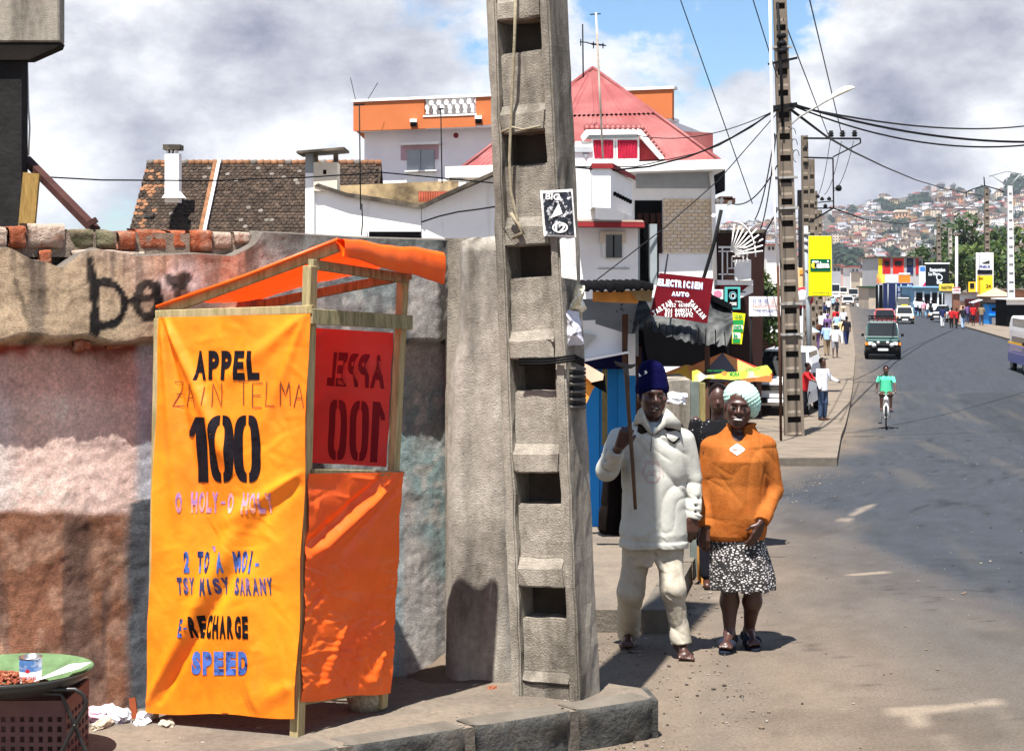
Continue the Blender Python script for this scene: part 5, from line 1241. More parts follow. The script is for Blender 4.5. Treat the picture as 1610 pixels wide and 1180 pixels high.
part('dark_doorway', RH, 998, 315, 1041, 398, Yf-.03, .1, M_dark); mb = MB()
for k in range(4): rect(mb, 1003+k*10, 335, 1010+k*10, 397, Yf-.08, .05, pm('brown_shutter_slats', (.045, .018, .014), .6, .2, 5, 0))
mb.build('brown_shutter', RH)
mb = MB(); mb.tube([P(1118, 270, Yf-.1), P(1121, 300, Yf-.1), P(1124, 440, Yf-.1)], .06, M_whites, 8); mb.build('downpipe', RH)
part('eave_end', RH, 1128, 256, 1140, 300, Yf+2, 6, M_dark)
# dormer
dY = 42.75
part('dormer_wall', RH, 905, 222, 1004, 256, dY+.1, 3.0, M_whites)
partp('dormer_cheek', RH, [(1004, 218), (1018, 224), (1040, 250), (1004, 252)], dY+.15, 1.5, M_reds)
partp('dormer_fascia', RH, [(913, 214), (921, 204), (1007, 202), (1045, 249), (1038, 250), (1003, 211), (926, 212), (917, 222)], dY-.15, .25, M_whites)
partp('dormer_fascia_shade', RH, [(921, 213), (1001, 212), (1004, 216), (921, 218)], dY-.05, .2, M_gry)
for k in range(2):
 w = part('window_frame', RH, 930+38*k, 216, 967+38*k, 252, dY-.02, .1, M_whites);
 mb = MB()
 n = 22; x0, x1 = 933+38*k, 964+38*k; vs = []
 for j in range(n+1):
  for y in (220, 249): q = P(x0+(x1-x0)*j/n, y, dY-.05); q.y += .02*math.sin(j*1.9); vs.append(q)
 mb.add(vs, [(2*j, 2*j+1, 2*j+3, 2*j+2) for j in range(n)], pm('crimson_curtain', (.42, .02, .05), .7, .3, 4, 0), True); mb.build('red_curtain', w)
mb = MB(); mb.tube([P(905, 256, dY-.2), P(1004, 253, dY-.2)], .06, M_whites, 6); mb.build('dormer_gutter', RH)
for k in range(11):
 mb = MB(); x = 922+8.2*k; mb.tube([P(x, 198.5, dY+.9), P(x+1, 203, dY-.15)], [.075, .085], M_red, 8); mb.build('dormer_tile', RH)
for k in range(9):
 mb = MB(); t = k/8; mb.tube([P(1006+30*t, 200+38*t, dY+.8), P(1010+32*t, 203+42*t, dY-.12)], .075, M_red, 8); mb.build('dormer_tile', RH)
# front bay
Yb = 36.0
partp('bay_wall', RH, [(897, 230), (932, 226), (936, 262), (936, 344), (1012, 352), (1003, 352), (1003, 446), (1003, 700), (900, 700)], Yb, 5, M_white)
part('triangle_vent', RH, 898, 230, 931, 239, Yb-.05, .1, pm('pale_grey_trim', (.5, .54, .56), .8, .1, 3, 0))
partp('painted_triangle', RH, [(914, 237), (928, 237), (921, 249)], Yb-.03, .05, M_gry)
mb = MB(); a = P(932, 262, Yb-1.2); b = P(960, 262, Yb-1.2); c = P(994, 285, Yb+.9);
def fade(p, y): q = p.copy(); q.z = CAMZ-(y-CY)/F*q.y; return q
BXv = [fade(a, 265), fade(b, 265), fade(c, 284), fade(a, 326), fade(b, 327), fade(c, 340)]; bk_ = Vector((0, 1.5, 0))
mb.add(BXv+[BXv[0]+Vector((0, 3, 0)), BXv[3]+Vector((0, 3, 0)), ], [(0, 3, 4, 1), (1, 4, 5, 2), (0, 1, 2, 6), (6, 7, 3, 0)], M_white); mb.build('oriel_box', RH)
mb = MB(); t_ = [fade(a, 257), fade(b, 257), fade(c, 277)]; mb.add([t_[0]+Vector((-.02, -.06, 0)), t_[1]+Vector((.05, -.06, 0)), t_[2]+Vector((.08, 0, 0)), BXv[0]+Vector((-.02, -.06, 0)), BXv[1]+Vector((.05, -.06, 0)), BXv[2]+Vector((.08, 0, 0)), t_[0]+Vector((0, 3, 0)), t_[2]+Vector((0, .6, 0))], [(0, 3, 4, 1), (1, 4, 5, 2), (0, 1, 2, 7, 6), (3, 0, 6)], M_reds); mb.build('oriel_cap', RH)
for k in range(7): t = .14+.12*k; p = fade(b, 0)*(1-t)+fade(c, 0)*t; p.z = BXv[1].z*(1-t)+BXv[2].z*t-.52; mb = MB(); mb.box(p+Vector((.012, -.012, 0)), (.07, .07, .09), M_dark, rz=-.9); mb.build('vent_hole', RH)
partp('canopy', RH, [(906, 349), (1013, 350), (1014, 357), (907, 356)], Yb-.7, 1.2, M_reds); partp('canopy_top', RH, [(907, 345), (1010, 346), (1013, 349), (906, 348)], Yb-.6, 1.1, pm('tan_slab', (.5, .42, .33), .9, .2, 2, .1))
w = part('window_surround', RH, 943, 364, 984, 382, Yb-.08, .1, M_cream); part('window_surround', RH, 947, 382, 981, 404, Yb-.06, .08, M_whites); g_ = part('window_glass', RH, 953, 369, 978, 405, Yb-.10, .1, M_glass); part('window_bar', RH, 964, 369, 966, 405, Yb-.12, .02, M_dark)
part('moulding', RH, 940, 421, 990, 422.5, Yb-.03, .05, M_gry)
for x0, x1, m in ((1003, 1006, M_gry), (1006, 1022, M_dark), (1022, 1027, M_gry), (1027, 1033, M_gry), (1033, 1036, M_dark)): part('doorway' if m is M_dark else 'door_post', RH, x0, 352, x1, 448, Yb+(.3 if m is M_dark else 0), .3, m)
# antennas
M_pole = pm('rusty_white_mast', (.5, .47, .4), .6, .3, 1, 0, col2=(.2, .1, .06), c2scale=.8);
def antenna(x0, y0, x1, y1, Y, label, els, mat=M_wire, r_=.022):
 t = thing('tv_antenna', label, 'antenna', P(x0, y0, Y)); o = P(x0, y0, Y); mb = MB(); mb.tube([P(x0, y0, Y)-o, P(x1, y1, Y)-o], r_, mat, 6); mb.build('mast', t)
 for (xa, ya, xb, yb) in els: mb = MB(); mb.tube([P(xa, ya, Y)-o, P(xb, yb, Y+.2)-o], .016, M_wire, 5); mb.build('element', t)
 return t
antenna(948, 249, 937, 20, 40.5, 'tall whitish aerial mast rising from the curtained dormer', [(928, 23, 944, 22), (930, 70, 953, 72), (933, 66, 933, 76), (940, 67, 940, 77), (948, 68, 948, 76), (924, 68, 950, 71)], M_pole, .028)
antenna(917, 122, 916, 38, 44, 'thin dark aerial mast behind the near pole at the red roof ridge', [(912, 66, 924, 67), (913, 62, 913, 72)])
antenna(567, 330, 565, 165, 28, 'thin dark mast against the left corner of the orange parapet', [(557, 165, 573, 164)], r_=.012)
antenna(695, 288, 693, 170, 28.5, 'thin dark mast in front of the white balustrade', [(690, 172, 697, 171)], r_=.012)
for i, (xa, ya, xb, yb) in enumerate(((559, 153, 551, 125), (579, 151, 594, 130))): pass
t = thing('whip_antenna', 'thin V-shaped whip aerial on the left end of the orange parapet', 'antenna', P(567, 157, 60)); o = P(567, 157, 60); mb = MB(); mb.tube([P(559, 157, 60)-o, P(551, 122, 60)-o], .012, M_wire, 4); mb.build('whip', t); mb = MB(); mb.tube([P(578, 157, 60)-o, P(594, 130, 60)-o], .012, M_wire, 4); mb.build('whip', t)
# --- unfinished building, top left: concrete beam on a dark column, plank and steel strut
UB_ = thing('unfinished_building', 'unfinished concrete building corner at the top left, beam end on a dark column', 'building', (0, 0, 0)); Yu = 9.3
M_st0 = pm('dark_wet_board', (.02, .017, .015), .95, .4, 5, .2); mb = MB(); rect(mb, -140, -60, 93, 66, Yu, .12, M_conc); ob = mb.build('beam', UB_, bevel=.01)  # M_st0: dark colour for the shade on the beam underside
mb = MB(); face(mb, [(-140, 66), (93, 66), (90, 74), (45, 94), (-140, 95)], Yu+.01, .12, M_st0); mb.build('formwork_board', UB_)  # underside of the beam, its shade put into the colour
mb = MB(); rect(mb, -60, 94, 34, 420, Yu+.05, .12, pm('dark_column', (.03, .028, .028), .95, .4, 3, .4, 20)); mb.build('column', UB_)
mb = MB();
mb.bar(P(38, 405, Yu+.05), P(50, 272, Yu+.05), .095, .03, pm('ochre_plank', (.38, .24, .08), .85, .35, 9, .4, 40, stretch=(4, 4, .6))); mb.build('plank', None, 'rough ochre plank standing against the dark column behind the wall', 'plank')
M_st = pm('rusty_steel', (.075, .035, .03), .6, .3, 5, .2); mb = MB(); mb.bar(P(40, 250, Yu+.25), P(150, 362, Yu-.25), .055, .04, M_st); mb.bar(P(140, 352, Yu-.27), P(152, 345, Yu-.27), .03, .03, M_st); mb.build('steel_strut', None, 'dark rusty steel strut leaning from the column down to the wall top', 'strut')
mb = MB(); mb.tube([P(43, 95, Yu+.3), P(45, 170, Yu+.28), P(47, 200, Yu+.28), P(45, 245, Yu+.3)], .006, M_paperw, 5); mb.build('dangling_wire', None, 'pale wire dangling beside the dark column', 'wire')
# ================================================================ stalls, signs and poles along the left pavement
M_blue = pm('bright_blue_paint', (.03, .27, .72), .6, .08, 3, .1, 20); M_ochre = pm('ochre_ply', (.60, .27, .07), .85, .3, 6, .2, 30); M_postw = pm('old_wood_post', (.28, .24, .10), .9, .3, 8, .4, 40, stretch=(4, 4, 1)); M_brw = pm('brown_post', (.09, .045, .03), .8, .3, 6, .3)
M_tar = pm('tar_black_sheet', (.007, .007, .008), .9, .3, 4, .2, 20); M_whp = pm('white_sheet', (.8, .8, .8), .7, .06, 2, 0)
M_rub = pm('dusty_black_rubber', (.035, .037, .038), .55, .5, 3.5, .35, 14, col2=(.17, .175, .17), c2scale=3.2, c2lo=.42, c2hi=.66, bdist=.03)
YS = 14.0
BS_ = thing('blue_stall', 'bright blue board stall with white shutter panel behind the man, under a black tar roof', 'stall', (0, 0, 0))
mb = MB(); g0 = gpy(15.5)
for k, (x0, x1) in enumerate(((915, 942), (942.6, 971), (971.6, 1000), (1000.6, 1030))): part('blue_board', BS_, x0, 577-k*3, x1, 848, 15.5+.02*(k % 2), .03, M_blue)
part('dark_lintel', BS_, 905, 556, 1012, 580, 15.3, .5, flat('navy_shade_cloth', (.01, .01, .05), .9)); part('stall_back', BS_, 900, 470, 1010, 860, 15.9, .05, M_tar)
part('wood_post', BS_, 947, 577, 955, 700, 15.35, .06, M_postw)
partp('foot_step', BS_, [(925, 852), (968, 852), (968, 862), (925, 866)], 15.0, .6, M_pave); partp('foot_step', BS_, [(925, 868), (966, 866), (966, 908), (925, 916)], 13.9, .7, M_tar)
partp('orange_banner_edge', BS_, [(900, 572), (918, 573), (950, 590), (932, 612), (921, 636), (908, 626)], YS-.6, .02, pm('orange_cloth', (.85, .33, .06), .8, .2, 5, .2)); partp('torn_black_cloth', BS_, [(930, 590), (951, 590), (954, 618), (940, 610), (930, 604)], YS-.62, .02, M_tar)
partp('folded_cardboard', BS_, [(905, 566), (925, 574), (949, 588), (948, 597), (930, 601), (918, 590), (904, 578)], YS-.66, .02, pm('buff_card', (.75, .50, .36), .9, .1, 5, 0))
# white shutter flap and back panel
WS = thing('white_stall', 'white panelled stall under a ragged corrugated roof, right of the near pole', 'stall', (0, 0, 0))
partp('grey_panel', WS, [(890, 470), (1004, 470), (1004, 560), (890, 540)], 14.8, .05, pm('grey_blue_panel', (.28, .31, .35), .8, .2, 3, .1, 20, col2=(.05, .06, .07), c2scale=6, c2lo=.62, c2hi=.7))
partp('white_shutter', WS, [(888, 505), (936, 503), (936, 509), (978, 522), (990, 527), (990, 551), (905, 567), (888, 567)], 14.2, .03, M_whp)
partp('grey_flap', WS, [(905, 522), (938, 527), (922, 545), (910, 562), (905, 545)], 14.15, .02, pm('pale_grey_flap', (.5, .5, .47), .8, .1, 3, 0))
partp('shutter_lip', WS, [(905, 566), (989, 552), (989, 555), (905, 571)], 14.05, .35, M_whp)
partp('brown_post', WS, [(979, 494), (988, 494), (986, 580), (979, 580)], 14.1, .08, M_brw)
part('white_post', WS, 989, 525, 999, 590, 14.3, .08, M_whp)
partp('orange_fascia', WS, [(932, 458), (1006, 456), (1003, 477), (932, 474)], 14.0, .03, M_ochre); partp('tan_fascia', WS, [(990, 457), (1027, 452), (1024, 474), (1003, 472)], 13.95, .03, pm('tan_ply', (.45, .33, .18), .9, .25, 6, .2))
cr_ = MB()
a, b = P(893, 447, 13.7), P(1028, 445, 13.7); n = 90; vs = []
for j in range(n+1):
 t = j/n; p = a*(1-t)+b*t; w = .010*math.sin(t*75)+.012*mnoise.noise(Vector((t*30, 0, 0))); vs += [p+Vector((0, 0, w)), p+Vector((0, 1.9, .03+w)), p+Vector((0, .02, w-.055-.05*abs(mnoise.noise(Vector((t*9, 3, 0))))))]
cr_.add(vs, [(3*j, 3*j+3, 3*j+4, 3*j+1) for j in range(n)]+[(3*j, 3*j+2, 3*j+5, 3*j+3) for j in range(n)], M_tar, True); cr_.build('corrugated_roof', WS)
# cloth rags tied to the near pole, seen edge on
def rag(name, pts, Y, mat, label, depth=.05, seed=0):
 n = len(pts); mb = MB(); c = Vector((0, 0, 0))
 f = [P(x, y, Y)+Vector((0, mnoise.noise(Vector((x*.2, y*.1, seed)))*.05, 0)) for x, y in pts]; cen = sum(f, Vector())/n; cen.y -= depth
 bk = [p+Vector((0, depth, 0)) for p in f]; mb.add(f+bk+[cen], [((i+1) % n, i, 2*n) for i in range(n)]+[(i, (i+1) % n, n+(i+1) % n, n+i) for i in range(n)]+[tuple(range(n, 2*n))], mat); o = mb.build(name, None, label, 'cloth')
 bm = bmesh.new(); bm.from_mesh(o.data); bmesh.ops.triangulate(bm, faces=bm.faces[:]); bmesh.ops.subdivide_edges(bm, edges=bm.edges[:], cuts=3, use_grid_fill=True)
 for v in bm.verts: v.co += mnoise.noise_vector(v.co*22+Vector((seed, 0, 0)))*.011
 bm.to_mesh(o.data); bm.free(); return o
rag('rag', [(905, 447), (918, 449), (919, 462), (916, 470), (921, 486), (914, 492), (905, 489), (894, 490), (900, 470)], 7.22, pm('mottled_cream_cloth', (.62, .56, .36), .9, .3, 20, .4, 60, col2=(.85, .85, .8), c2scale=30), 'mottled cream rag tied high on the side of the near pole', seed=1)
rag('rag', [(891, 489), (912, 491), (914, 520), (919, 541), (905, 543), (889, 546), (890, 520)], 7.2, pm('printed_grey_cloth', (.55, .54, .60), .9, .2, 12, .3, 60, col2=(.10, .10, .12), c2scale=28, c2lo=.56, c2hi=.62), 'grey and white printed rag hanging on the near pole under the cream rag', seed=2)
# rubber awning and ELECTRICIEN sign
AW = thing('rubber_awning', 'drooping black rubber awning with slit fringe above the walking man', 'awning', (0, 0, 0))
topL = [(1003, 474), (1060, 462), (1098, 468), (1122, 466), (1148, 482), (1152, 500)]
botL = [(997, 521), (1020, 517), (1045, 530), (1062, 533), (1085, 538), (1110, 541), (1135, 543), (1145, 532), (1152, 500)]
def awp(u, v):
 x0 = float(np.interp(u, [0, .35, .6, .8, 1], [1004, 1058, 1095, 1125, 1151])); y0 = float(np.interp(u, [0, .35, .6, .8, 1], [472, 462, 464, 468, 486]))
 x1 = float(np.interp(u, [0, .15, .33, .55, .8, .95, 1], [994, 1020, 1055, 1085, 1128, 1146, 1151])); y1 = float(np.interp(u, [0, .15, .33, .5, .7, .9, 1], [524, 517, 530, 536, 543, 544, 520]))
 if v > .6: y1 += 2*math.sin(u*70)
 q = P(x0+(x1-x0)*v, y0+(y1-y0)*v, 14.9-1.0*v-.12*math.sin(math.pi*v)); q.y += .07*math.sin(u*17+v*2)*v+.05*mnoise.noise(Vector((u*5, v*3, 1)))+.16*math.sin(u*9+1)*v; return q
mb = MB(); NU, NV = 90, 24
strips_ = {}
vs = []; fs = []
for i in range(NV+1):
 for j in range(NU+1): vs.append(awp(j/NU, i/NV))
for i in range(NV):
 for j in range(NU):
  if i > 15 and j > 44 and j % 8 == 0: continue
  if i > 17 and j <= 30 and j % 5 == 0: continue
  a = i*(NU+1)+j; fs.append((a, a+NU+1, a+NU+2, a+1))
link('rubber_sheet', newmesh('rubber_sheet', vs, fs, [M_rub], True), AW)
mb = MB(); mb.tube([P(998, 470, 14.9), P(1150, 482, 14.9)], .03, M_brw, 6); mb.tube([P(1112, 545, 14.0), P(1112, 880, 14.2)], .025, M_brw, 6); mb.tube([P(1004, 545, 15), P(1004, 860, 15)], .03, M_brw, 6); mb.build('awning_frame', AW)
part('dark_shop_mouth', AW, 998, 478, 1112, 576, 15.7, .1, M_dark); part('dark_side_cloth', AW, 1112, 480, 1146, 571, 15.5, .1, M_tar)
SGc = [(1037, 429), (1123, 438), (1113, 509), (1022, 494)]
SGN = thing('painted_sign', 'maroon hand-painted ELECTRICIEN AUTO sign hung over the rubber awning', 'sign', (0, 0, 0)); YG = 13.85
class SgS(Sheet):
 pass
sgs = Sheet((1037, 429, YG), (1122, 438, YG), (1112, 508, YG-.05), (1022, 494, YG-.05), lambda u, v: 0.0)
mb = MB(); cs = sgs.c; n3 = -sgs.n*.012; mb.add(cs+[c+n3 for c in cs], [(0, 3, 2, 1), (4, 5, 6, 7), (0, 1, 5, 4), (1, 2, 6, 5), (2, 3, 7, 6), (3, 0, 4, 7)], pm('maroon_sign_paint', (.13, .008, .014), .4, .2, 5, .05, 20)); mb.build('sign_board', SGN)
M_wl = pm('white_letter_paint', (.8, .8, .8), .6, .1, 20, 0); M_sb = flat('pale_blue_letter_shade', (.35, .5, .8), .6)
it = []
for s_, x0, y0, x1, y1, b, rot in (('ELECTRICIEN', 1034, 438, 1105, 452, .05, 5), ('AUTO', 1056, 458, 1084, 468, .05, 4), ('TEL', 1061, 473, 1075, 478, .03, 4)):
 n = len(s_); cw = (x1-x0)/n
 for i, ch in enumerate(s_):
  xx = x0+cw*i; dy = (xx-x0)*math.tan(R(rot)); w = cw*(.86 if ch != 'I' else .32); xo = 0 if ch != 'I' else cw*.28
  if s_ != 'TEL': it.append((ch, xx+xo+.7, y0+dy+.9, xx+xo+w+.7, y1+dy-3+.9, b, rot, M_sb))
  it.append((ch, xx+xo, y0+dy, xx+xo+w, y1+dy-3, b, rot, M_wl))
def diag(s_, xa, ya, xb, yb, h):
 n = len(s_); out = []; rot = math.degrees(math.atan2(yb-ya, xb-xa))
 for i, ch in enumerate(s_):
  t = (i+.5)/n; cx, cy = xa+(xb-xa)*t, ya+(yb-ya)*t; w = math.hypot(xb-xa, yb-ya)/n*.8; out.append((ch, cx-w/2, cy-h/2, cx+w/2, cy+h/2, .05, rot, M_wl))
 return out
it += diag('TARZAN', 1026, 493, 1056, 474, 8)+diag('TARZAN', 1084, 473, 1108, 500, 8)
it = [(a_, b_, c_, d_, e_, f_, (-g_ if False else g_), h_) for a_, b_, c_, d_, e_, f_, g_, h_ in it]
mbL = MB()
def sgat(x, y, lvl): return sgs.pt(*sgs.uv(x, y), lvl)
# (text helper turns counter-clockwise for positive angles, the board needs clockwise)
it = [(a_, b_, c_, d_, e_, f_, -g_, h_) for a_, b_, c_, d_, e_, f_, g_, h_ in it]
l1 = lettering([q for q in it if q[7] is M_sb], lambda x, y: sgat(x, y, .002)); l2 = lettering([q for q in it if q[7] is M_wl], lambda x, y: sgat(x, y, .0045))
strokes(hand('032 4610012', 1052, 477, 1092, 482.5), 1.1, lambda x, y: sgat(x, y, .0045), M_wl, l2); strokes(hand('034 0400712', 1046, 485, 1088, 491), 1.1, lambda x, y: sgat(x, y, .0045), M_wl, l2); strokes(hand('033 0995092', 1045, 491.5, 1090, 498), 1.1, lambda x, y: sgat(x, y, .0045), M_wl, l2)
l1.build('letter_shadow_paint', SGN); l2.build('sign_lettering', SGN)
mb = MB(); mb.tube([P(1045, 432, YG+.02), P(1050, 400, YG+.6)], .008, M_wire, 5); mb.build('hanging_wire', SGN)
# tar-covered slope right of the sign
partp('black_roof_wedge', AW, [(1118, 462), (1150, 478), (1153, 489), (1122, 474)], 14.6, .8, M_tar)
# concrete wall stub, table and parasols behind the couple
CW = thing('wall_stub', 'short concrete wall stub with rubble on top behind the man\'s shoulder', 'wall', (0, 0, 0))
mb = MB(); face(mb, [(1040, 600), (1086, 597), (1100, 612), (1100, 900), (1040, 900)], 13.4, .9, M_conc); mb.build('stub', CW); part('grey_door', CW, 1086, 600, 1100, 905, 12.9, .05, pm('grey_weathered_door', (.17, .20, .18), .8, .3, 5, .1)); part('pale_door_post', CW, 1101, 602, 1109, 912, 12.7, .08, M_postw)
crumple('rubble_bag', 1060, 618, 13.2, (.12, .1, .08), M_pl[1], 'scrunched white plastic bag on top of the concrete stub wall', 21, h=1.39)
part('tan_barrel_side', CW, 1103, 680, 1120, 925, 12.4, .3, M_ochre)
PW = thing('pink_stall_wall', 'pinkish ply stall wall with dark crossed poles behind the woman', 'stall', (0, 0, 0)); partp('pink_ply', PW, [(1108, 600), (1146, 597), (1170, 602), (1170, 860), (1108, 860)], 15.2, .1, pm('pink_ply', (.50, .24, .15), .9, .25, 4, .2))
mb = MB(); mb.tube([P(1117, 595, 14.6), P(1132, 600, 14.6), P(1108, 680, 14.6), P(1100, 740, 14.6)], .03, M_wire, 6); mb.build('crossed_pole', PW); mb = MB(); mb.tube([P(1119, 590, 14.7), P(1124, 650, 14.7), P(1128, 860, 14.7)], .03, M_wire, 6); mb.build('crossed_pole', PW)
mb = MB(); mb.tube([P(1110, 590, 14.4), P(1110, 850, 14.4)], .03, M_brw, 6); mb.build('prop', PW)
PAR = thing('parasol', 'wide orange, grey and red market parasol behind the woman', 'parasol', (0, 0, 0))
Yp = 14.9; c = P(1136, 554, Yp); M_por = pm('orange_parasol_cloth', (.85, .36, .12), .8, .08, 3, 0, trans=.3, tcol=(1, .4, .1)); M_pgr = pm('grey_parasol_cloth', (.20, .18, .20), .8, .1, 3, 0, trans=.2); M_prd = pm('red_parasol_cloth', (.60, .05, .03), .8, .1, 3, 0, trans=.3)
for k in range(8):
 a0, a1 = R(45*k+12), R(45*k+57); rr = .50; z = -.20; m = (M_por, M_pgr, M_por, M_prd, M_por, M_pgr, M_por, M_prd)[k]
 p0 = Vector((rr*math.cos(a0), rr*math.sin(a0), z)); p1 = Vector((rr*math.cos(a1), rr*math.sin(a1), z)); mb = MB(); md = (p0+p1)/2*.96; mb.add([c, c+p0, c+md, c+p1, c+p0+Vector((0, 0, -.06)), c+md+Vector((0, 0, -.055)), c+p1+Vector((0, 0, -.06))], [(0, 1, 2), (0, 2, 3), (1, 4, 5, 2), (2, 5, 6, 3)], m); mb.build('panel', PAR)
mb = MB(); mb.tube([c, Vector((c.x, c.y, G(Yp)))], .02, M_brw, 6); mb.build('pole', PAR)
PAR2 = thing('parasol', 'low yellow-orange parasol directly behind the man\'s blue hat', 'parasol', (0, 0, 0)); c2_ = P(1080, 572, 14.8)
for k in range(8):
 a0, a1 = R(45*k), R(45*k+45); rr = .33; p0 = Vector((rr*math.cos(a0), rr*math.sin(a0), -.13)); p1 = Vector((rr*math.cos(a1), rr*math.sin(a1), -.13)); mb = MB(); mb.add([c2_, c2_+p0, c2_+p1], [(0, 1, 2)], (M_por, pm('yellow_parasol_cloth', (.9, .55, .08), .8, .08, 3, 0, trans=.3))[k % 2]); mb.build('panel', PAR2)
mb = MB(); mb.tube([c2_, Vector((c2_.x, c2_.y, G(14.8)))], .02, M_brw, 6); mb.build('pole', PAR2)
BN = thing('advert_banner', 'yellow-green printed banner strung along the parasol edge behind the woman', 'banner', (0, 0, 0)); YN = 13.6
M_ban = pm('lime_yellow_print', (.80, .85, .12), .7, .1, 5, 0, col2=(.85, .95, .75), c2scale=5, c2lo=.5, c2hi=.6)
bpts = [(1088, 581), (1108, 590), (1150, 586), (1205, 573), (1214, 588), (1160, 596), (1118, 597), (1108, 595), (1098, 602), (1090, 601)]
mb = MB(); vs = []
for k in range(31):
 t = k/30; x = 1088+126*t; yt = float(np.interp(x, [1088, 1098, 1108, 1130, 1170, 1205, 1214], [583, 581, 590, 587, 582, 573, 583])); yb_ = float(np.interp(x, [1088, 1100, 1110, 1150, 1190, 1214], [600, 601, 594, 597, 593, 587]));
 for y in (yt, yb_): q = P(x, y, YN); q.y += .03*math.sin(t*19); vs.append(q)
mb.add(vs, [(2*k, 2*k+1, 2*k+3, 2*k+2) for k in range(30)], M_ban, True); mb.build('banner_cloth', BN)
M_grt = flat('green_print', (.02, .35, .08), .6);
bl = lettering([('MORA', 1147, 584, 1163, 592, .05, 0, M_grt), ('~disc', 1134, 583, 1144, 591, 0, 0, M_ochre), ('MISY VAROTRA', 1112, 581, 1140, 584, .02, 0, M_grt), ('CREDIT', 1172, 578, 1196, 583, .03, 5, M_grt)], lambda x, y: P(x, y, YN-.05)); bl.build('banner_lettering', BN)
# ---------------------------------------------------------------- balcony, sign group, brick wall
BAL = thing('balcony_house', 'brown-walled house side with white geometric balcony railing above a teal sign', 'house', (0, 0, 0)); Yv = 44.0
partp('brown_wall', BAL, [(1128, 362), (1205, 362), (1202, 392), (1196, 690), (1128, 690)], Yv+2.2, 6, pm('dark_brown_wall', (.035, .018, .016), .9, .2, 1, 0)); part('flat_roof', BAL, 1128, 361, 1206, 366, Yv+2.0, 6.5, M_slab)
part('balcony_slab', BAL, 1128, 440, 1184, 448, Yv, 2, M_whites); part('slab_soffit', BAL, 1132, 448, 1178, 458, Yv+.2, 1.8, M_reds); partp('bracket', BAL, [(1178, 448), (1184, 448), (1184, 460), (1160, 470), (1160, 464)], Yv+.1, .3, M_whites)
for (x0, y0, x1, y1) in ((1130, 387, 1176, 390), (1130, 394, 1176, 396), (1130, 430, 1156, 432), (1135, 390, 1137, 440), (1143, 396, 1144.5, 432), (1150, 402, 1151.5, 422), (1150, 402, 1170, 403.5), (1143, 421, 1156, 422.5), (1174, 387, 1176, 410), (1168, 394, 1169.5, 408), (1150, 410, 1158, 411.2)): part('railing_bar', BAL, x0, y0, x1, y1, Yv-.02, .05, M_whites)
part('white_panel', BAL, 1155, 408, 1181, 441, Yv-.06, .06, M_whites)
FANA = thing('fan_grille', 'white fan-shaped iron grille rising from the balcony corner', 'grille', (0, 0, 0)); o = (1148, 402)
for k in range(9):
 a = R(82-9.2*k); r0, r1 = 8, (50, 52, 50, 56, 60, 56, 58, 54, 52)[k]; mb = MB(); mb.tube([P(o[0]+r0*math.cos(a), o[1]-r0*math.sin(a), Yv-.3), P(o[0]+r1*math.cos(a), o[1]-r1*math.sin(a), Yv-.3)], .022, M_whites, 5); mb.build('ray_bar', FANA)
mb = MB(); mb.tube([P(1154+34*math.cos(R(88-9*k)), 402-54*math.sin(R(88-9*k)), Yv-.33) for k in range(11)], .022, M_whites, 5); mb.build('arc_bar', FANA)
LP = thing('leaning_pole', 'black leaning pole crowned with flared white metal petals beside the brick panel', 'pole', (0, 0, 0)); YLp = 24.0
mb = MB(); mb.tube([P(1134, 330, YLp), P(1122, 385, YLp), P(1106, 438, YLp), P(1085, 520, YLp)], .03, M_wire, 6); mb.build('pole_shaft', LP)
for (x, y, dx, dy) in ((1130, 320, -4, -9), (1143, 324, 8, -9), (1127, 336, -9, 4), (1141, 334, 6, 9), (1134, 322, 1, -12), (1146, 330, 10, 2)):
 mb = MB(); a = P(x, y, YLp); b = P(x+dx, y+dy, YLp-.05); d_ = (b-a); q = Vector((-d_.z, 0, d_.x))*.35; mb.add([a, a+d_*.6+q, b, a+d_*.6-q, a+Vector((0, .03, 0))], [(0, 1, 2, 3), (0, 4, 1), (0, 3, 4), (4, 3, 2), (4, 2, 1)], pm('petal_metal', (.62, .62, .6), .4, .1, 3, 0)); mb.build('metal_petal', LP)
mb = MB(); mb.box(P(1140, 316, 25), (.28, .3, .08), M_brw); mb.box(P(1140, 312, 25), (.2, .3, .05), M_brw); mb.build('bracket', LP)
# bush behind
tree('leafy_tree', (1196-CX)/F*49, 49, 4.8, 1.5, 2600, .10, [M_leafA, M_leafB, M_leafC], 'bushy green tree between the balcony and the banded street pole', seed=3, clumps=12, stretch=(.75, .7, 1.15), crown=3.4)
# signs
TS = thing('hanging_sign', 'teal-framed black shop sign with a swirl, below the balcony', 'sign', (0, 0, 0)); Yt = 30.0
part('sign_frame', TS, 1140, 451, 1164, 486, Yt, .1, pm('teal_frame', (.10, .50, .48), .6, .05, 3, 0)); part('sign_face', TS, 1144, 454, 1160, 482, Yt-.01, .01, M_dark)
M_cy = flat('cyan_print', (.15, .45, .5), .6); lettering([('~ring', 1146, 458, 1158, 471, 0, 0, M_cy), ('~ring', 1149, 461, 1156, 469, 0, 0, M_wl), ('CORE', 1147, 475, 1158, 480, .05, 0, M_wl)], lambda x, y: P(x, y, Yt-.02)).build('sign_print', TS); part('bracket', TS, 1164, 458, 1172, 460, Yt+.03, .03, M_wire)
PS = thing('round_sign', 'small pink and white round-topped sign left of the teal sign', 'sign', (0, 0, 0)); Yq = 30.5
part('sign_panel', PS, 1120, 455, 1137, 470, Yq, .04, M_whp); lettering([('~disc', 1122, 456, 1135, 467, 0, 0, flat('pink_print', (.75, .2, .3), .6))], lambda x, y: P(x, y, Yq-.01)).build('pink_disc', PS); part('bracket', PS, 1112, 461, 1120, 463, Yq, .03, M_wire)
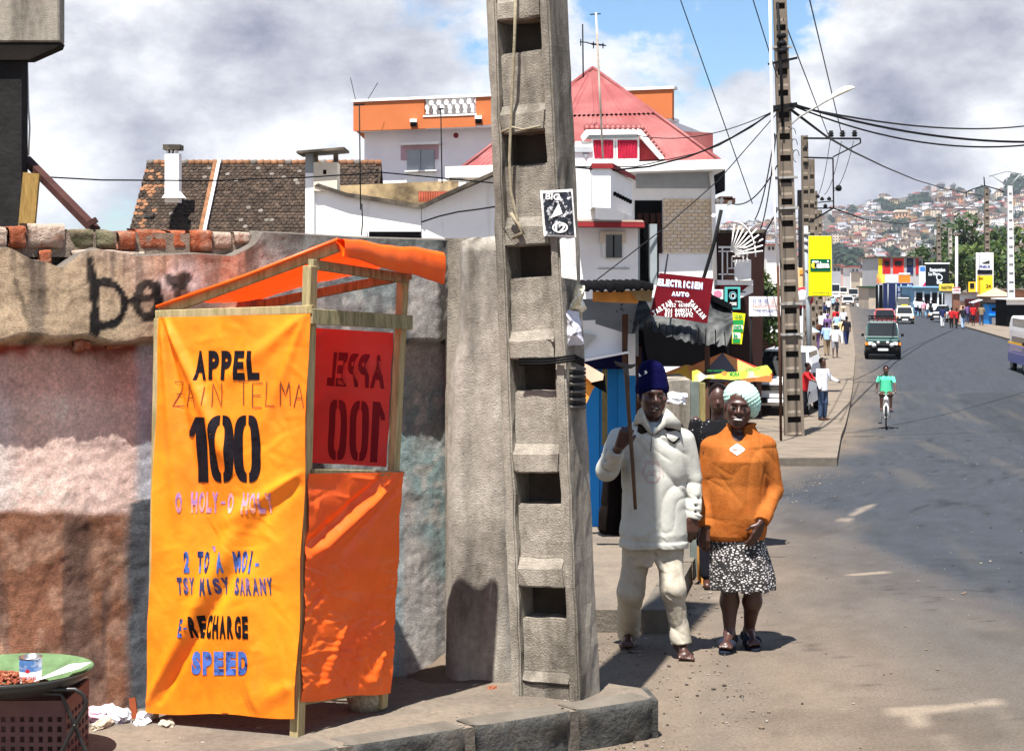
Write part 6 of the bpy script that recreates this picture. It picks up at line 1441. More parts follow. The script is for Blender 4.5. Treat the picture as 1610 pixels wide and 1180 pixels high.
YB2 = thing('vertical_banner', 'narrow yellow, green and white shop banner right of the rubber awning', 'banner', (0, 0, 0)); Yy = 25.0
partp('banner_face', YB2, [(1151, 491), (1172, 493), (1166, 541), (1150, 540)], Yy, .02, flat('lemon_yellow', (.85, .75, .02), .7));
for (a, b, c, d, m) in ((1152, 503, 1169, 510, M_grt), (1152, 511, 1168, 517, M_whp), (1152, 517, 1168, 522, M_grt), (1152, 523, 1164, 532, M_whp), (1152, 533, 1164, 539, M_grt)): part('printed_band', YB2, a, b, c, d, Yy-.01, .01, m)
lettering([('TELMA', 1154, 494.5, 1168, 500, .04, 3, M_grt), ('mora', 1154, 511.5, 1166, 516.5, .04, 3, M_grt), ('5a', 1153, 524, 1160, 531, .04, 0, M_grt)], lambda x, y: P(x, y, Yy-.016)).build('banner_lettering', YB2); mb = MB(); mb.tube([P(1150, 491, Yy), P(1149, 560, Yy)], .015, M_wire, 5); mb.build('pole', YB2)
CSG = thing('restaurant_sign', 'white Chinese restaurant board on two posts in front of the dark wall', 'sign', (0, 0, 0)); Yc_ = 38.0
part('sign_face', CSG, 1178, 466, 1230, 497, Yc_, .06, M_whp)
M_navy = flat('navy_print', (.03, .05, .3), .6); M_pinkp = flat('faded_red_print', (.75, .25, .22), .6)
for ch, x, m in (('好', 1183, M_navy), ('味', 1192, M_navy), ('道', 1201, M_navy), ('酒', 1211, M_pinkp), ('家', 1220, M_pinkp)): lettering([(ch, x, 470, x+6, 476, .01, 0, m)], lambda xx, yy: P(xx, yy, Yc_-.03)).build('sign_character', CSG)
lettering([('Restaurant Chinois', 1184, 479, 1222, 484, .03, 0, M_pinkp), ('TEL 22 234 56', 1190, 488, 1216, 492, .02, 0, M_navy)], lambda xx, yy: P(xx, yy, Yc_-.03)).build('sign_lettering', CSG)
mb = MB(); mb.tube([P(1181, 466, Yc_+.05), P(1181, 640, Yc_+.05)], .03, M_wire, 6); mb.build('post', CSG); mb = MB(); mb.tube([P(1228, 466, Yc_+.05), P(1228, 640, Yc_+.05)], .03, M_wire, 6); mb.build('post', CSG)
KW = thing('roadside_shop', 'low shop with white fascia, red brick wall and orange door post behind the white car', 'shop', (0, 0, 0)); Yk = 56.0
partp('white_fascia', KW, [(1182, 499), (1262, 497), (1262, 528), (1182, 522)], Yk, .2, M_whp); partp('lean_roof', KW, [(1168, 518), (1262, 530), (1262, 534), (1168, 522)], Yk-1.2, 1.4, M_slab)
part('brick_wall', KW, 1182, 532, 1262, 622, Yk-.1, .3, pm('mortar_red', (.5, .42, .40), .9, .2, 3, 0)); bw = KW.children[-1]
bm_ = {}
M_rb = pm('maroon_brick', (.17, .035, .03), .9, .3, 3, .2)
for i in range(11):
 for j in range(10):
  x0 = 1183+7.7*j+(3.8 if i % 2 else 0);
  if x0+7 > 1261: continue
  c = P(x0+3.4, 535+i*4.6+1.7, Yk-.13);
  if 'b' not in bm_: q = MB(); q.box((0, 0, 0), (6.6/F*Yk, .06, 3.5/F*Yk), M_rb); o_ = q.build('brick', bw); bm_['b'] = o_.data; o_.location = c
  else: link('brick', bm_['b'], bw).location = c
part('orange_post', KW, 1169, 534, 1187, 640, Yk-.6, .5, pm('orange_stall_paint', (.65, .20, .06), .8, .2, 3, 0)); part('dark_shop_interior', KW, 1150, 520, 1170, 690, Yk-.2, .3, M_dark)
POSTER = thing('hoarding', 'orange poster with red letters hanging just left of the yellow banner', 'sign', (0, 0, 0)); Yo = 62.0
part('poster_face', POSTER, 1252, 421, 1272, 465, Yo, .05, pm('pale_orange_print', (.85, .5, .25), .7, .1, 2, 0)); lettering([('UR', 1262, 436, 1273, 444, .06, 0, M_redp), ('~rect', 1257, 424, 1270, 431, 0, 0, pm('strong_orange', (.9, .3, .05), .7, 0.1, 2, 0)), ('~rect', 1256, 450, 1268, 459, 0, 0, flat('pale_green_blot', (.6, .75, .4), .7))], lambda xx, yy: P(xx, yy, Yo-.03)).build('poster_lettering', POSTER)
RSg = thing('traffic_sign', 'round red-rimmed road sign edge-on under the orange poster', 'sign', (0, 0, 0)); c = P(1262, 468, 61); mb = MB(); mb.cyl(c, .42, .03, M_redp, 'Y', 20); mb.build('rim', RSg); mb = MB(); mb.cyl(c-Vector((0, .03, 0)), .30, .02, M_whp, 'Y', 20); mb.build('sign_face', RSg); mb = MB(); mb.tube([c, Vector((c.x, c.y+.05, G(61)))], .03, M_gry, 6); mb.build('post', RSg)
BTENT = thing('blue_parasol', 'pale blue and white parasol between the banded pole and the lamp post', 'parasol', (0, 0, 0)); c = P(1262, 505, 68)
for k in range(8):
 a0, a1 = R(45*k), R(45*k+45); mb = MB(); mb.add([c, c+Vector((.75*math.cos(a0), .75*math.sin(a0), -.45)), c+Vector((.75*math.cos(a1), .75*math.sin(a1), -.45))], [(0, 1, 2)], (M_whp, pm('sky_blue_cloth', (.25, .5, .75), .8, .05, 2, 0))[k % 2]); mb.build('panel', BTENT)
mb = MB(); mb.tube([c, Vector((c.x, c.y, G(68)))], .02, M_wire, 5); mb.build('pole', BTENT)
# ---------------------------------------------------------------- poles of the street
M_conp = pm('brown_grey_concrete', (.20, .165, .13), .93, .2, 1.5, .4, 60, bdist=.01); M_gal = pm('galvanised_band', (.35, .34, .32), .6, .2, 6, 0)
PB = Vector(((1249-CX)/F*36.6, 36.6, G(36.6)+.08))
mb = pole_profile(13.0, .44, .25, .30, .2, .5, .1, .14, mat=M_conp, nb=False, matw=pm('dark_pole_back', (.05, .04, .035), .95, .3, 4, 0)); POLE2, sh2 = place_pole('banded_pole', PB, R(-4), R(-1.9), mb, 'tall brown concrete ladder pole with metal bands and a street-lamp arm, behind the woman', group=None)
P2 = Matrix.Translation(PB) @ POLE2.rotation_euler.to_matrix().to_4x4()
def on2(z, x=0, y=0): return Vector((x, y, z))
def w2(z): return .44+(.25-.44)*z/13
for z in (2.4, 3.1, 5.3, 6.0, 7.6, 9.0, 10.6, 12.4, 13.0):
 mb = MB(); mb.box((0, 0, z), (w2(z)+.05, .33-.01*z+.05, .05), M_gal); mb.box((w2(z)/2+.05, -.02, z), (.09, .05, .06), M_gal); mb.box((-w2(z)/2-.05, -.02, z), (.09, .05, .06), M_gal); mb.build('band', POLE2)
def z2(py): return (PB.y*(CY-py)/F+CAMZ)-PB.z
mb = MB(); mb.tube([(-.07, -.2, z2(5)), (-.05, -.2, z2(110)), (-.05, -.2, z2(200))], .035, M_wire, 6); mb.build('cable_bundle', POLE2)
for py in (58, 70, 82): mb = MB(); mb.lathe([(0, -.05), (.10, -.05), (.12, 0), (.10, .05), (0, .05)], (-.01, -.2, z2(py)), M_wire, 10); mb.build('insulator', POLE2)
mb = MB(); mb.bar((-.33, -.16, z2(101)), (.34, -.16, z2(93)), .05, .05, M_wire); mb.build('cross_bracket', POLE2)
mb = MB(); mb.bar((-.3, -.17, z2(170)), (.3, -.17, z2(166)), .06, .10, M_wire); mb.build('cable_clamp', POLE2)
mb = MB(); mb.tube([(.10, -.1, z2(200)), (.17, -.1, z2(195)), (.35, -.1, z2(185)), (.75, -.1, z2(170)), (1.02, -.1, z2(160))], .022, M_gal, 7); arm = mb.build('lamp_arm', POLE2)
mb = MB(); L0 = Vector((1.0, -.1, z2(161))); L1 = Vector((1.62, -.1, z2(143))); dd = (L1-L0).normalized(); nn = Vector((-dd.z, 0, dd.x)); vs = []; fs = []
for i, (t, w, h) in enumerate(((0, .04, .03), (.12, .07, .06), (.35, .13, .12), (.7, .15, .13), (.92, .10, .08), (1, .03, .02))):
 p = L0+(L1-L0)*t
 for k in range(10): a = 2*math.pi*k/10; zz = math.sin(a); vs.append(p+Vector((0, math.cos(a)*w, 0))+nn*((zz*h) if zz > 0 else zz*.015))
for i in range(5):
 for k in range(10): fs.append((i*10+k, i*10+(k+1) % 10, i*10+10+(k+1) % 10, i*10+10+k))
mb.add(vs, fs, pm('cream_lamp_housing', (.72, .70, .58), .5, .05, 2, 0), True); mb.build('lamp_head', arm)
mb = MB()
for k in range(3): mb.tube([(.18+.07*math.cos(a/2.5)+.03*k, -.12, z2(205)-.25*k-.1+.14*math.sin(a/2.5)) for a in range(13)], .008, M_wire, 4)
mb.build('cable_loop', POLE2)
MP = thing('thin_mast', 'thin white and rusty mast standing left of the banded pole', 'mast', (0, 0, 0)); mb = MB(); mb.tube([P(1210, -20, 34), P(1213, 150, 34), P(1218, 330, 34), P(1223, 420, 34)], .028, M_whites, 6); mb.tube([P(1223, 418, 34), P(1226, 560, 34), P(1228, gpy(34), 34)], .03, M_brw, 6); mb.build('mast_tube', MP)
# second pole with medium-voltage arms
PB3 = Vector(((1271-CX)/F*62, 62, G(62))); H3 = CAMZ-(213-CY)/F*62-PB3.z
mb = pole_profile(H3, .36, .24, .26, .2, .55, .1, .14, mat=M_conp, nb=False); POLE3, _ = place_pole('power_pole', PB3, 0, R(-.9), mb, 'brown concrete power pole with three-insulator steel arms, right behind the banded pole')
def z3(py): return (62*(CY-py)/F+CAMZ)-PB3.z
def x3(px, py): return (px-1271)/F*62 + math.tan(R(.9))*z3(py)
def bar3(name, pts, w=.05, par=POLE3): mb = MB(); [mb.bar((x3(*a), -.2, z3(a[1])), (x3(*b), -.2, z3(b[1])), w, w, M_wire) for a, b in zip(pts[:-1], pts[1:])]; return mb.build(name, par)
ca_ = bar3('cross_arm', [(1262, 218), (1351, 220)], .07); bar3('arm_brace', [(1351, 220), (1351, 227), (1308, 248)], .05); bar3('cross_arm', [(1262, 248), (1308, 250)], .06); bar3('drop_bar', [(1308, 250), (1309, 328)], .05); bar3('cross_arm', [(1278, 328), (1309, 328)], .05); bar3('arm_brace', [(1309, 328), (1270, 350)], .06); bar3('cross_arm', [(1284, 319), (1309, 317)], .04)
for x in (1305, 1323, 1342): mb = MB(); mb.lathe([(0, 0), (.07, 0), (.12, .05), (.07, .09), (.13, .14), (.07, .18), (.09, .24), (0, .26)], (x3(x, 218), -.2, z3(218)+.03), M_wire, 10); mb.build('insulator', ca_)
for x, y in ((1284, 308), (1291, 312), (1302, 312), (1296, 323)): mb = MB(); mb.lathe([(0, 0), (.06, 0), (.09, .06), (.05, .12), (0, .16)], (x3(x, y), -.2, z3(y)-.1), M_wire, 8); mb.build('insulator', POLE3)
mb = MB(); mb.lathe([(0, 0), (.09, .02), (.13, .12), (.09, .22), (0, .26)], (x3(1317, 297), -.2, z3(302)), M_wire, 8); mb.tube([(x3(1309, 300), -.2, z3(297)), (x3(1317, 300), -.2, z3(297))], .02, M_wire, 4); mb.build('hanging_insulator', POLE3)
# poles further along
for i, (px, Y, top, lab) in enumerate(((1276, 76, 250, 'third ladder pole along the left kerb, partly behind the power pole'), (1281, 90, 300, 'fourth ladder pole along the left kerb above the crowd'), (1289, 108, 330, 'fifth and farthest ladder pole over the crowd on the left kerb'))):
 b = Vector(((px-CX)/F*Y, Y, G(Y))); H = CAMZ-(top-CY)/F*Y-b.z; mb = pole_profile(H, .42, .26, .28, .2, .7, .1, .2, mat=M_conp, nb=False); place_pole('street_pole', b, 0, 0, mb, lab, 'ladder poles along the left kerb')
# lamp post with the yellow banner
LPo = thing('lamp_post', 'grey steel post carrying the tall yellow and green banner', 'post', onground(1274, 57)); o = LPo.location
mb = MB(); mb.tube([Vector((0, 0, 0)), P(1267, 355, 57)-o], [.10, .075], M_gry, 10); mb.tube([P(1267, 372, 56.93)-o, P(1270, 372, 56.93)-o], .03, M_gal, 6); mb.build('post_shaft', LPo)
for py in (368, 380, 392, 425, 467): mb = MB(); c = P(1268+(py-355)*.036, py, 57)-o; mb.tube([c-Vector((0, 0, .06)), c+Vector((0, 0, .06))], .115, M_gal, 10); mb.build('clamp_ring', LPo)
TB = thing('banner', 'tall yellow banner with green Telma panel on the grey post', 'banner', (0, 0, 0)); YT_ = 56.8
part('banner_frame', TB, 1270.5, 370, 1308.5, 466, YT_+.03, .05, M_gry); part('yellow_panel', TB, 1271.5, 371, 1307.5, 465, YT_, .02, pm('vivid_yellow', (.90, .80, .01), .6, .04, 1, 0)); part('green_panel', TB, 1274, 407, 1306, 426.5, YT_-.015, .01, pm('telma_green', (.005, .13, .05), .6, .04, 1, 0))
lettering([('elma', 1284, 411, 1304, 421.5, .05, 2, M_whp), ('~disc', 1275.5, 412, 1284, 422, 0, 0, flat('yellow_disc', (.85, .75, .05), .6)), ('T', 1277, 410, 1287, 421.5, .05, 0, M_whp), ("'", 1300.5, 409, 1303, 412, .05, 0, M_whp), ('www.telma.mg', 1277, 459, 1304, 462.5, .03, 0, M_ink)], lambda xx, yy: P(xx, yy, YT_-.035)).build('banner_lettering', TB)
# small pole top seen past the banded pole
SP = thing('cable_pole', 'short dark cable-laden pole top between the banded pole and the power pole', 'pole', onground(1259, 95)); o = SP.location; mb = MB(); mb.tube([Vector((0, 0, 0)), P(1258, 300, 95)-o], .13, M_wire, 6); mb.box(P(1258, 312, 95)-o, (.3, .3, 1.0), M_wire); mb.build('pole_shaft', SP)
# ================================================================ people
def skin(name, c): return pm(name, c, .42, .18, 12, .08, 60, spec=.5, bdist=.006)
M_skA = skin('dark_skin', (.05, .02, .012)); M_skB = skin('deep_brown_skin', (.062, .023, .014)); M_skD = skin('very_dark_skin', (.05, .022, .013))
M_eye = flat('eye_white', (.13, .10, .085), .25); M_iris = flat('dark_iris', (.01, .006, .005), .2); M_teeth = flat('teeth', (.58, .55, .50), .3); M_lip = flat('lips', (.16, .04, .035), .4)
def V3(*a): return Vector(a)
def add_head(s, H, R3, face=True, k=.012, smile=0.0, sc=1.0):
 """head about the point H between the ears, R3 rotates it; faces -Y"""
 q = lambda x, y, z: H + R3 @ (Vector((x, y, z))*sc)
 Q = R3.to_quaternion() if hasattr(R3, 'to_quaternion') else None; rot = Q
 E = lambda c, r, kk=k, op='u': s.ell(q(*c), tuple(x*sc for x in r), rot, kk, op)
 E((0, .012, .035), (.076, .094, .088), .0); E((0, -.018, -.040), (.068, .072, .072), .03); E((0, -.066, -.096), (.030, .024, .022), .03)
 if face:
  for sx in (-1, 1): E((sx*.043, -.060, -.022+.004*smile), (.025, .024, .020+.004*smile), .018)
  E((0, -.078, .028), (.046, .014, .011), .014)
  for sx in (-1, 1): E((sx*.031, -.099, .005), (.018, .013, .0085), .010, 's')
  s.cone(q(0, -.084, .014), q(0, -.104, -.020), .008*sc, .0125*sc, .010)
  for sx in (-1, 1): E((sx*.015, -.092, -.025), (.0115, .011, .009), .007)
  E((0, -.086, -.054), (.028+.006*smile, .014, .009), .006); E((0, -.084, -.074), (.025+.004*smile, .014, .009), .006)
  if smile: E((0, -.098, -.0635), (.030, .022, .0085), .004, 's')
  for sx in (-1, 1): E((sx*.077, .004, -.008), (.010, .019, .030), .006)
 s.cone(q(0, .020, -.06), q(0, .032, -.17), .052*sc, .056*sc, .03)
 return q
def add_hand(s, W, d, lat, pn, curl=(.3, .5, .4), thumb=1, sc=1.0, k=.006, spread=.0):
 """wrist W, d along the hand, lat across towards the thumb side, pn = side the palm faces"""
 d = Vector(d).normalized(); lat = (Vector(lat)-d*Vector(lat).dot(d)).normalized(); pn = Vector(pn); pn = (pn-d*pn.dot(d)-lat*pn.dot(lat)).normalized()
 ln = (.95, 1.08, 1.0, .80)
 for i in range(4):
  o = (1.5-i)*.020*sc; kn = W+d*(.088-.004*abs(i-1.2))*sc+lat*o; s.cone(W+lat*o*.55, kn, .0155*sc, .0125*sc, .012)
  p = kn; dd = d.copy(); dd = (d+lat*spread*(1.5-i)).normalized(); rr = .0105*sc*(1 if i < 3 else .88)
  for j, (L_, c_) in enumerate(zip((.043, .028, .021), curl)):
   ax = dd.cross(pn).normalized(); dd = (Matrix.Rotation(c_, 3, ax) @ dd).normalized(); pn_ = ax.cross(dd).normalized() if False else pn
   e = p+dd*L_*ln[i]*sc; s.cone(p, e, rr, rr*.88, k*.6); p = e; rr *= .9
 b = W+d*.022*sc+lat*.020*sc*thumb; t1 = b+(d*.62+lat*.6*thumb+pn*.35).normalized()*.045*sc; t2 = t1+(d*.8+lat*.15*thumb+pn*.5).normalized()*.032*sc
 s.cone(b, t1, .016*sc, .012*sc, .010); s.cone(t1, t2, .0115*sc, .0095*sc, k*.6)
def add_foot(s, A, fwd, lat, sc=1.0, pitch=0.0, k=.012):
 """ankle A, toes towards fwd; returns list of toe tips"""
 fwd = Vector(fwd).normalized(); up = Vector((0, 0, 1)); lat = Vector(lat).normalized(); dn = -up
 if pitch: Rm = Matrix.Rotation(pitch, 3, lat); fwd = Rm @ fwd; dn = Rm @ dn
 h = A+dn*.055*sc-fwd*.035*sc; b = A+dn*.052*sc+fwd*.115*sc
 s.cone(A, h, .034*sc, .030*sc, .02); s.cone(A+fwd*.01, b, .032*sc, .022*sc, .02); s.cone(b-lat*.022*sc, b+lat*.022*sc, .021*sc, .019*sc, .012); s.cone(h, b, .028*sc, .022*sc, .02)
 for i in range(5):
  o = (i-2)*.0165*sc; r_ = (.0135 if i == 0 else .0095)*sc; t = b+lat*o*1.1+fwd*(.040-.006*i)*sc+dn*.004; s.cone(b+lat*o, t, r_*1.05, r_, .005)
 return h, b, fwd, dn
def fold(amp, fx=9, fz=14, seed=0.0, dirs=None):
 def f(X, Y, Z):
  X, Y, Z = np.broadcast_arrays(X, Y, Z); w = np.sin(X*fx*1.1+Z*fz*.5+seed)*.9
  n = .5*np.sin(Z*fz+w*1.7+X*fx+seed)*np.cos(Y*fx*1.5+w+X*4+seed*2)
  for a, b, c in ((1.0, .75, .3), (-1.3, 1.05, 1.7), (.5, 1.5, 4.1)):
   m = np.clip(np.sin(X*fx*.45*b-Z*fz*.35+c*3+seed)*1.4, 0, 1); n = n + m*(1-np.abs(np.sin(X*fx*.55*a+Z*fz*.42*b+w*.9+c+seed)))**4*1.9
  return (amp*n).astype(np.float32)
 return f
def stackpx(rows, Y0): return [((P(0, py, Y0)).z, (cx-CX)/F*Y0, Y0+dy, hw/F*Y0, ry) for py, cx, hw, ry, dy in rows]
def on_mesh(me):
 bv = BVHTree.FromPolygons([v.co for v in me.vertices], [p.vertices for p in me.polygons])
 def f(px, py, off=.003):
  o = Vector((0, 0, CAMZ)); d = Vector(((px-CX)/F, 1, (CY-py)/F)).normalized(); h = bv.ray_cast(o, d); return (h[0]-d*off) if h[0] else P(px, py, 9.3)
 return f
def eyes(parent, q, R3, mat=None, up=.004):
 for sx in (-1, 1):
  mb = MB(); mb.lathe([(0, -.0036), (.0075, -.0026), (.0110, 0), (.0075, .0024), (0, .003)], (0, 0, 0), M_eye, 12); e = mb.build('eye', parent); e.location = q(sx*.031, -.0845, up); e.rotation_euler = R3.to_euler()
  mb = MB(); mb.lathe([(0, -.0046), (.0035, -.0035), (.0052, 0), (.0035, .0033), (0, .0042)], (0, -.0072, 0), M_iris, 10); mb.build('iris', e)
def rot3(x=0, y=0, z=0): return (Matrix.Rotation(R(z), 3, 'Z') @ Matrix.Rotation(R(y), 3, 'Y') @ Matrix.Rotation(R(x), 3, 'X'))
# ---- the man
Y0 = 9.35; J = lambda px, py, dy=0.0: P(px, py, Y0+dy)
MAN = thing('person', 'smiling man in navy knit hat and cream half-zip sweatshirt carrying a long wooden tool', 'person', (0, 0, 0))
HR = rot3(4, -3, 6); HM = J(1026, 621, -.01)
s = SDF(.0052); qm = add_head(s, HM, HR, smile=.6, sc=1.04)
wl_ = J(974, 700, -.28);
s.cone(J(978, 700, .0), J(955, 740, -.10), .035, .035, .02); s.cone(J(955, 740, -.10), wl_, .034, .027, .02)     # raised arm
GR = J(990.5, 680, -.33)
add_hand(s, J(975, 700, -.30), (J(990, 668, -.34)-J(975, 700, -.30)), (.75, -.3, .55), (.85, .15, -.3), curl=(1.15, 1.25, .8), thumb=1, sc=.98)
s.cone(J(1074, 705), J(1090, 758, .02), .035, .034, .02); wr = J(1089, 812, -.05); s.cone(J(1091, 758, .02), wr, .04, .027, .02); add_hand(s, J(1089, 812, -.06), (-.06, -.05, -1), (-1, -.2, 0), (-.2, 1, 0), curl=(.35, .5, .4), thumb=1, sc=1.0)
s.stack(stackpx([(855, 1027, 44, .12, 0), (760, 1027, 42, .11, 0), (690, 1027, 46, .10, 0), (672, 1028, 30, .07, 0)], Y0), .03)
for hx, kx, ax_, kd, ad in ((1005, 993, 988, -.02, .33), (1050, 1059, 1071, -.13, -.12)):
 kp_ = J(kx, 928, kd); an = J(ax_, 985 if ax_ < 1000 else 1003, ad); s.cone(J(hx, 855, 0), kp_, .06, .035, .03); s.cone(kp_, an, .034, .030, .02)
 if ax_ < 1000: an = Vector((an.x, 9.66, G(9.66)+.083)); s.cone(J(989, 985, .33), an, .036, .034, .02); add_foot(s, an, (-.12, -1, 0), (1, -.1, 0), 1.0)
 else: an = Vector((an.x, 9.27, G(9.27)+.105)); s.cone(J(1070, 1000, -.12), an, .030, .034, .02); add_foot(s, an, (.15, -1, 0), (-1, -.15, 0), 1.0, pitch=-.22)
me = s.mesh('body', [M_skB]); link('body', me, MAN)
eyes(MAN, qm, HR);
mb = MB(); mb.lathe([(0, -.004), (.013, -.003), (.017, 0), (.013, .003), (0, .004)], qm(0, -.078, -.0625), M_teeth, 12); mb.build('teeth', MAN)
s = SDF(.005)                                              # knit hat
hq = lambda x, y, z: HM+HR @ Vector((x, y, z))
s.stack([(HM.z+.020, HM.x, HM.y+.02, .098, .112), (HM.z+.05, HM.x, HM.y+.02, .100, .116), (HM.z+.062, HM.x, HM.y+.02, .096, .112), (HM.z+.115, HM.x, HM.y+.015, .084, .096), (HM.z+.150, HM.x-.003, HM.y+.01, .073, .078), (HM.z+.176, HM.x-.008, HM.y+.01, .058, .06), (HM.z+.190, HM.x-.012, HM.y+.01, .038, .04), (HM.z+.197, HM.x-.012, HM.y+.01, .015, .015)], .01)
s.ell((HM.x-.006, HM.y+.01, HM.z+.150), (.072, .076, .055), None, .02); s.ell(hq(0, .03, .0), (.088, .10, .07), None, .02); s.ell(hq(0, -.115, -.045), (.13, .11, .088), None, .01, 's'); s.fn(lambda X, Y, Z: (np.sin(np.arctan2(Y-HM.y, X-HM.x)*46)*.0009+0*Z).astype(np.float32))
NH = link('knit_hat', s.mesh('knit_hat', [pm('navy_knit', (.004, .004, .040), .95, .2, 30, .5, 120, bdist=.008)]), MAN)
hm_ = on_mesh(NH.data); mb = MB(); c4 = [hm_(*p, .009) for p in ((1004, 587), (1016, 582), (1018, 586), (1005, 592))]; mb.add(c4, [(0, 1, 2, 3)], M_whp); mb.build('hat_label', NH)
M_swt = pm('cream_sweatshirt', (.52, .52, .47), .95, .08, 3, .25, 14, bdist=.02, col2=(.40, .37, .30), c2scale=3.5, c2lo=.55, c2hi=.72)
M_ts = pm('grey_tshirt', (.35, .40, .44), .95, .1, 8, .1, 40)
s = SDF(.006)
s.stack(stackpx([(858, 1028, 54, .172, .0), (849, 1028, 54.5, .174, .0), (846.5, 1028, 52.5, .166, 0), (836, 1028, 54.5, .170, .0), (800, 1028, 53, .158, 0), (740, 1027, 52, .145, 0), (705, 1027, 53, .138, 0), (684, 1027, 51, .130, 0), (672, 1027, 42, .108, .01), (661, 1027, 32, .085, .02), (652, 1027, 27, .075, .03)], Y0), 0, p=2.3)
s.cone(J(974, 690, .01), J(954, 738, -.09), .070, .070, .04); s.cone(J(954, 738, -.09), J(967, 716, -.215), .070, .054, .03)
s.cone(J(967, 716, -.215), J(970, 708, -.25), .052, .044, .012, flat=True)
s.cone(J(1077, 690, .01), J(1090, 756, .02), .064, .054, .04); s.cone(J(1090, 756, .02), J(1091, 800, -.035), .053, .048, .03); s.cone(J(1092, 806, -.04), J(1090, 817, -.05), .056, .044, .01, flat=True)
s.fn(fold(.0060, 7, 12, 1.2)); s.fn(fold(.0022, 19, 29, 4.0))
for a, b, r_ in (((1083, 790, -.02), (1102, 798, -.09), .007), ((1080, 800, -.03), (1103, 806, -.09), .007), ((1084, 776, .0), (1104, 786, -.06), .007), ((1000, 838, -.17), (1075, 790, -.17), .009), ((1010, 848, -.18), (1070, 815, -.18), .007), ((948, 722, -.19), (985, 735, -.17), .008), ((945, 735, -.17), (975, 745, -.16), .007)): s.cone(J(*a), J(*b), r_, r_*.6, .02, 's')
s.cone(J(1030, 647, -.08), J(1027, 677, -.15), .082, .024, .006, 's')
s.cone(J(1028, 640, -.02), J(1028, 668, -.10), .066, .05, .006, 's')
me = s.mesh('sweatshirt', [M_swt]); SW = link('sweatshirt', me, MAN)
onsw = on_mesh(me)
s = SDF(.007); s.stack(stackpx([(760, 1027, 46, .13, 0), (700, 1027, 46, .125, 0), (682, 1028, 40, .11, 0), (667, 1028, 24, .075, .02), (662, 1028, 19, .065, .02)], Y0), 0); link('undershirt', s.mesh('undershirt', [M_ts]), MAN)
# collar: two lapels; dark pads stand in for the shadow beneath them
M_lin = pm('dark_brown_lining', (.025, .018, .014), .95, .2, 10, .2, 40)  # dark colour for the shadow beneath the lapels
def pad(name, pts, th, mat, parent, proj, lift=.012, curve=0.0):
 n = len(pts); f = [proj(x, y, lift) for x, y in pts]; cen = sum(f, Vector())/n+Vector((0, -lift*.8-curve, 0)); b = [p+Vector((0, th, 0)) for p in f]; mb = MB()
 mb.add(f+b+[cen], [((i+1) % n, i, 2*n) for i in range(n)]+[(i, (i+1) % n, n+(i+1) % n, n+i) for i in range(n)], mat, True); return mb.build(name, parent)
pad('collar_lining', [(1003, 668), (1010, 665), (1018, 668), (1021, 675), (1016, 680), (1008, 682), (1002, 678)], .02, M_lin, SW, onsw, .007)  # pad standing in for lapel shadow
pad('collar_lining', [(1030, 682), (1036, 675), (1046, 672), (1060, 674), (1070, 677), (1069, 690), (1060, 698), (1052, 693), (1045, 683)], .02, M_lin, SW, onsw, .007)  # pad standing in for lapel shadow
for pts in ([(1003, 646), (1009, 640), (1018, 660), (1026, 682), (1020, 680), (1010, 668), (1001, 664), (996, 668)], [(1048, 642), (1056, 648), (1071, 664), (1071, 677), (1058, 673), (1044, 671), (1034, 675), (1029, 684), (1026, 682), (1040, 664)]): pad('collar_flap', pts, .02, M_swt, SW, lambda x, y, l: onsw(x, y, l) if (onsw(x, y, l)-P(x, y, 9.3)).length > 1e-6 else P(x, y, 9.22), .022)
mb = MB(); mb.tube([onsw(1025, 684, .004), onsw(1024, 696, .004), onsw(1023, 709, .004)], .0022, pm('zip_metal', (.2, .18, .15), .4, .1, 9, 0, metal=.6), 5); mb.build('zip', SW)
M_pk = pm('faded_pink_print', (.50, .34, .34), .9, .3, 40, 0); mb = strokes([[(1025+13*math.cos(a/2.6), 742+17*math.sin(a/2.6)) for a in range(17)]], 1.4, lambda x, y: onsw(x, y, .0035), M_pk, None, 3)
strokes([[(1017, 752), (1021, 738), (1025, 744), (1029, 738), (1033, 752)], [(1019, 746), (1031, 746)], [(1021, 757), (1029, 757)], [(1010, 734), (1008, 748)], [(1041, 734), (1043, 748)], [(1020, 729), (1030, 729)], [(1013, 726), (1019, 723)], [(1031, 723), (1037, 727)]], 1.1, lambda x, y: onsw(x, y, .0035), M_pk, mb, 3); mb.build('chest_print', SW)
# trousers
M_tr = pm('cream_trousers', (.46, .42, .34), .95, .16, 6, .3, 16, bdist=.02, col2=(.22, .18, .13), c2scale=5, c2lo=.5, c2hi=.7)
s = SDF(.0065); s.stack(stackpx([(886, 1026, 36, .13, 0), (870, 1027, 43, .135, 0), (845, 1027, 45, .135, 0)], Y0), 0)
s.cone(J(1003, 862, 0), J(992, 928, 0), .086, .076, .04); s.cone(J(992, 928, 0), J(988, 984, .30), .076, .070, .04); s.cone(J(988, 976, .27), J(987, 997, .335), .072, .072, .005, flat=True)
s.cone(J(1051, 862, -.02), J(1058, 926, -.13), .084, .070, .04); s.cone(J(1058, 926, -.13), J(1068, 985, -.10), .070, .060, .04); s.cone(J(1066, 972, -.10), J(1071, 1012, -.115), .062, .064, .01, flat=True)
s.ell(J(1026, 905, -.0), (.012, .3, .12), None, .02, 's')
s.fn(fold(.0045, 8, 13, 2.2)); s.fn(fold(.0022, 24, 38, .7))
for a, b, r_ in (((1040, 893, -.21), (1072, 900, -.21), .008), ((1048, 935, -.2), (1075, 945, -.19), .008), ((1055, 960, -.18), (1066, 985, -.17), .010), ((1050, 880, -.2), (1070, 868, -.2), .006)): s.cone(J(*a), J(*b), r_, r_*.6, .015, 's')
TR = link('trousers', s.mesh('trousers', [M_tr]), MAN)
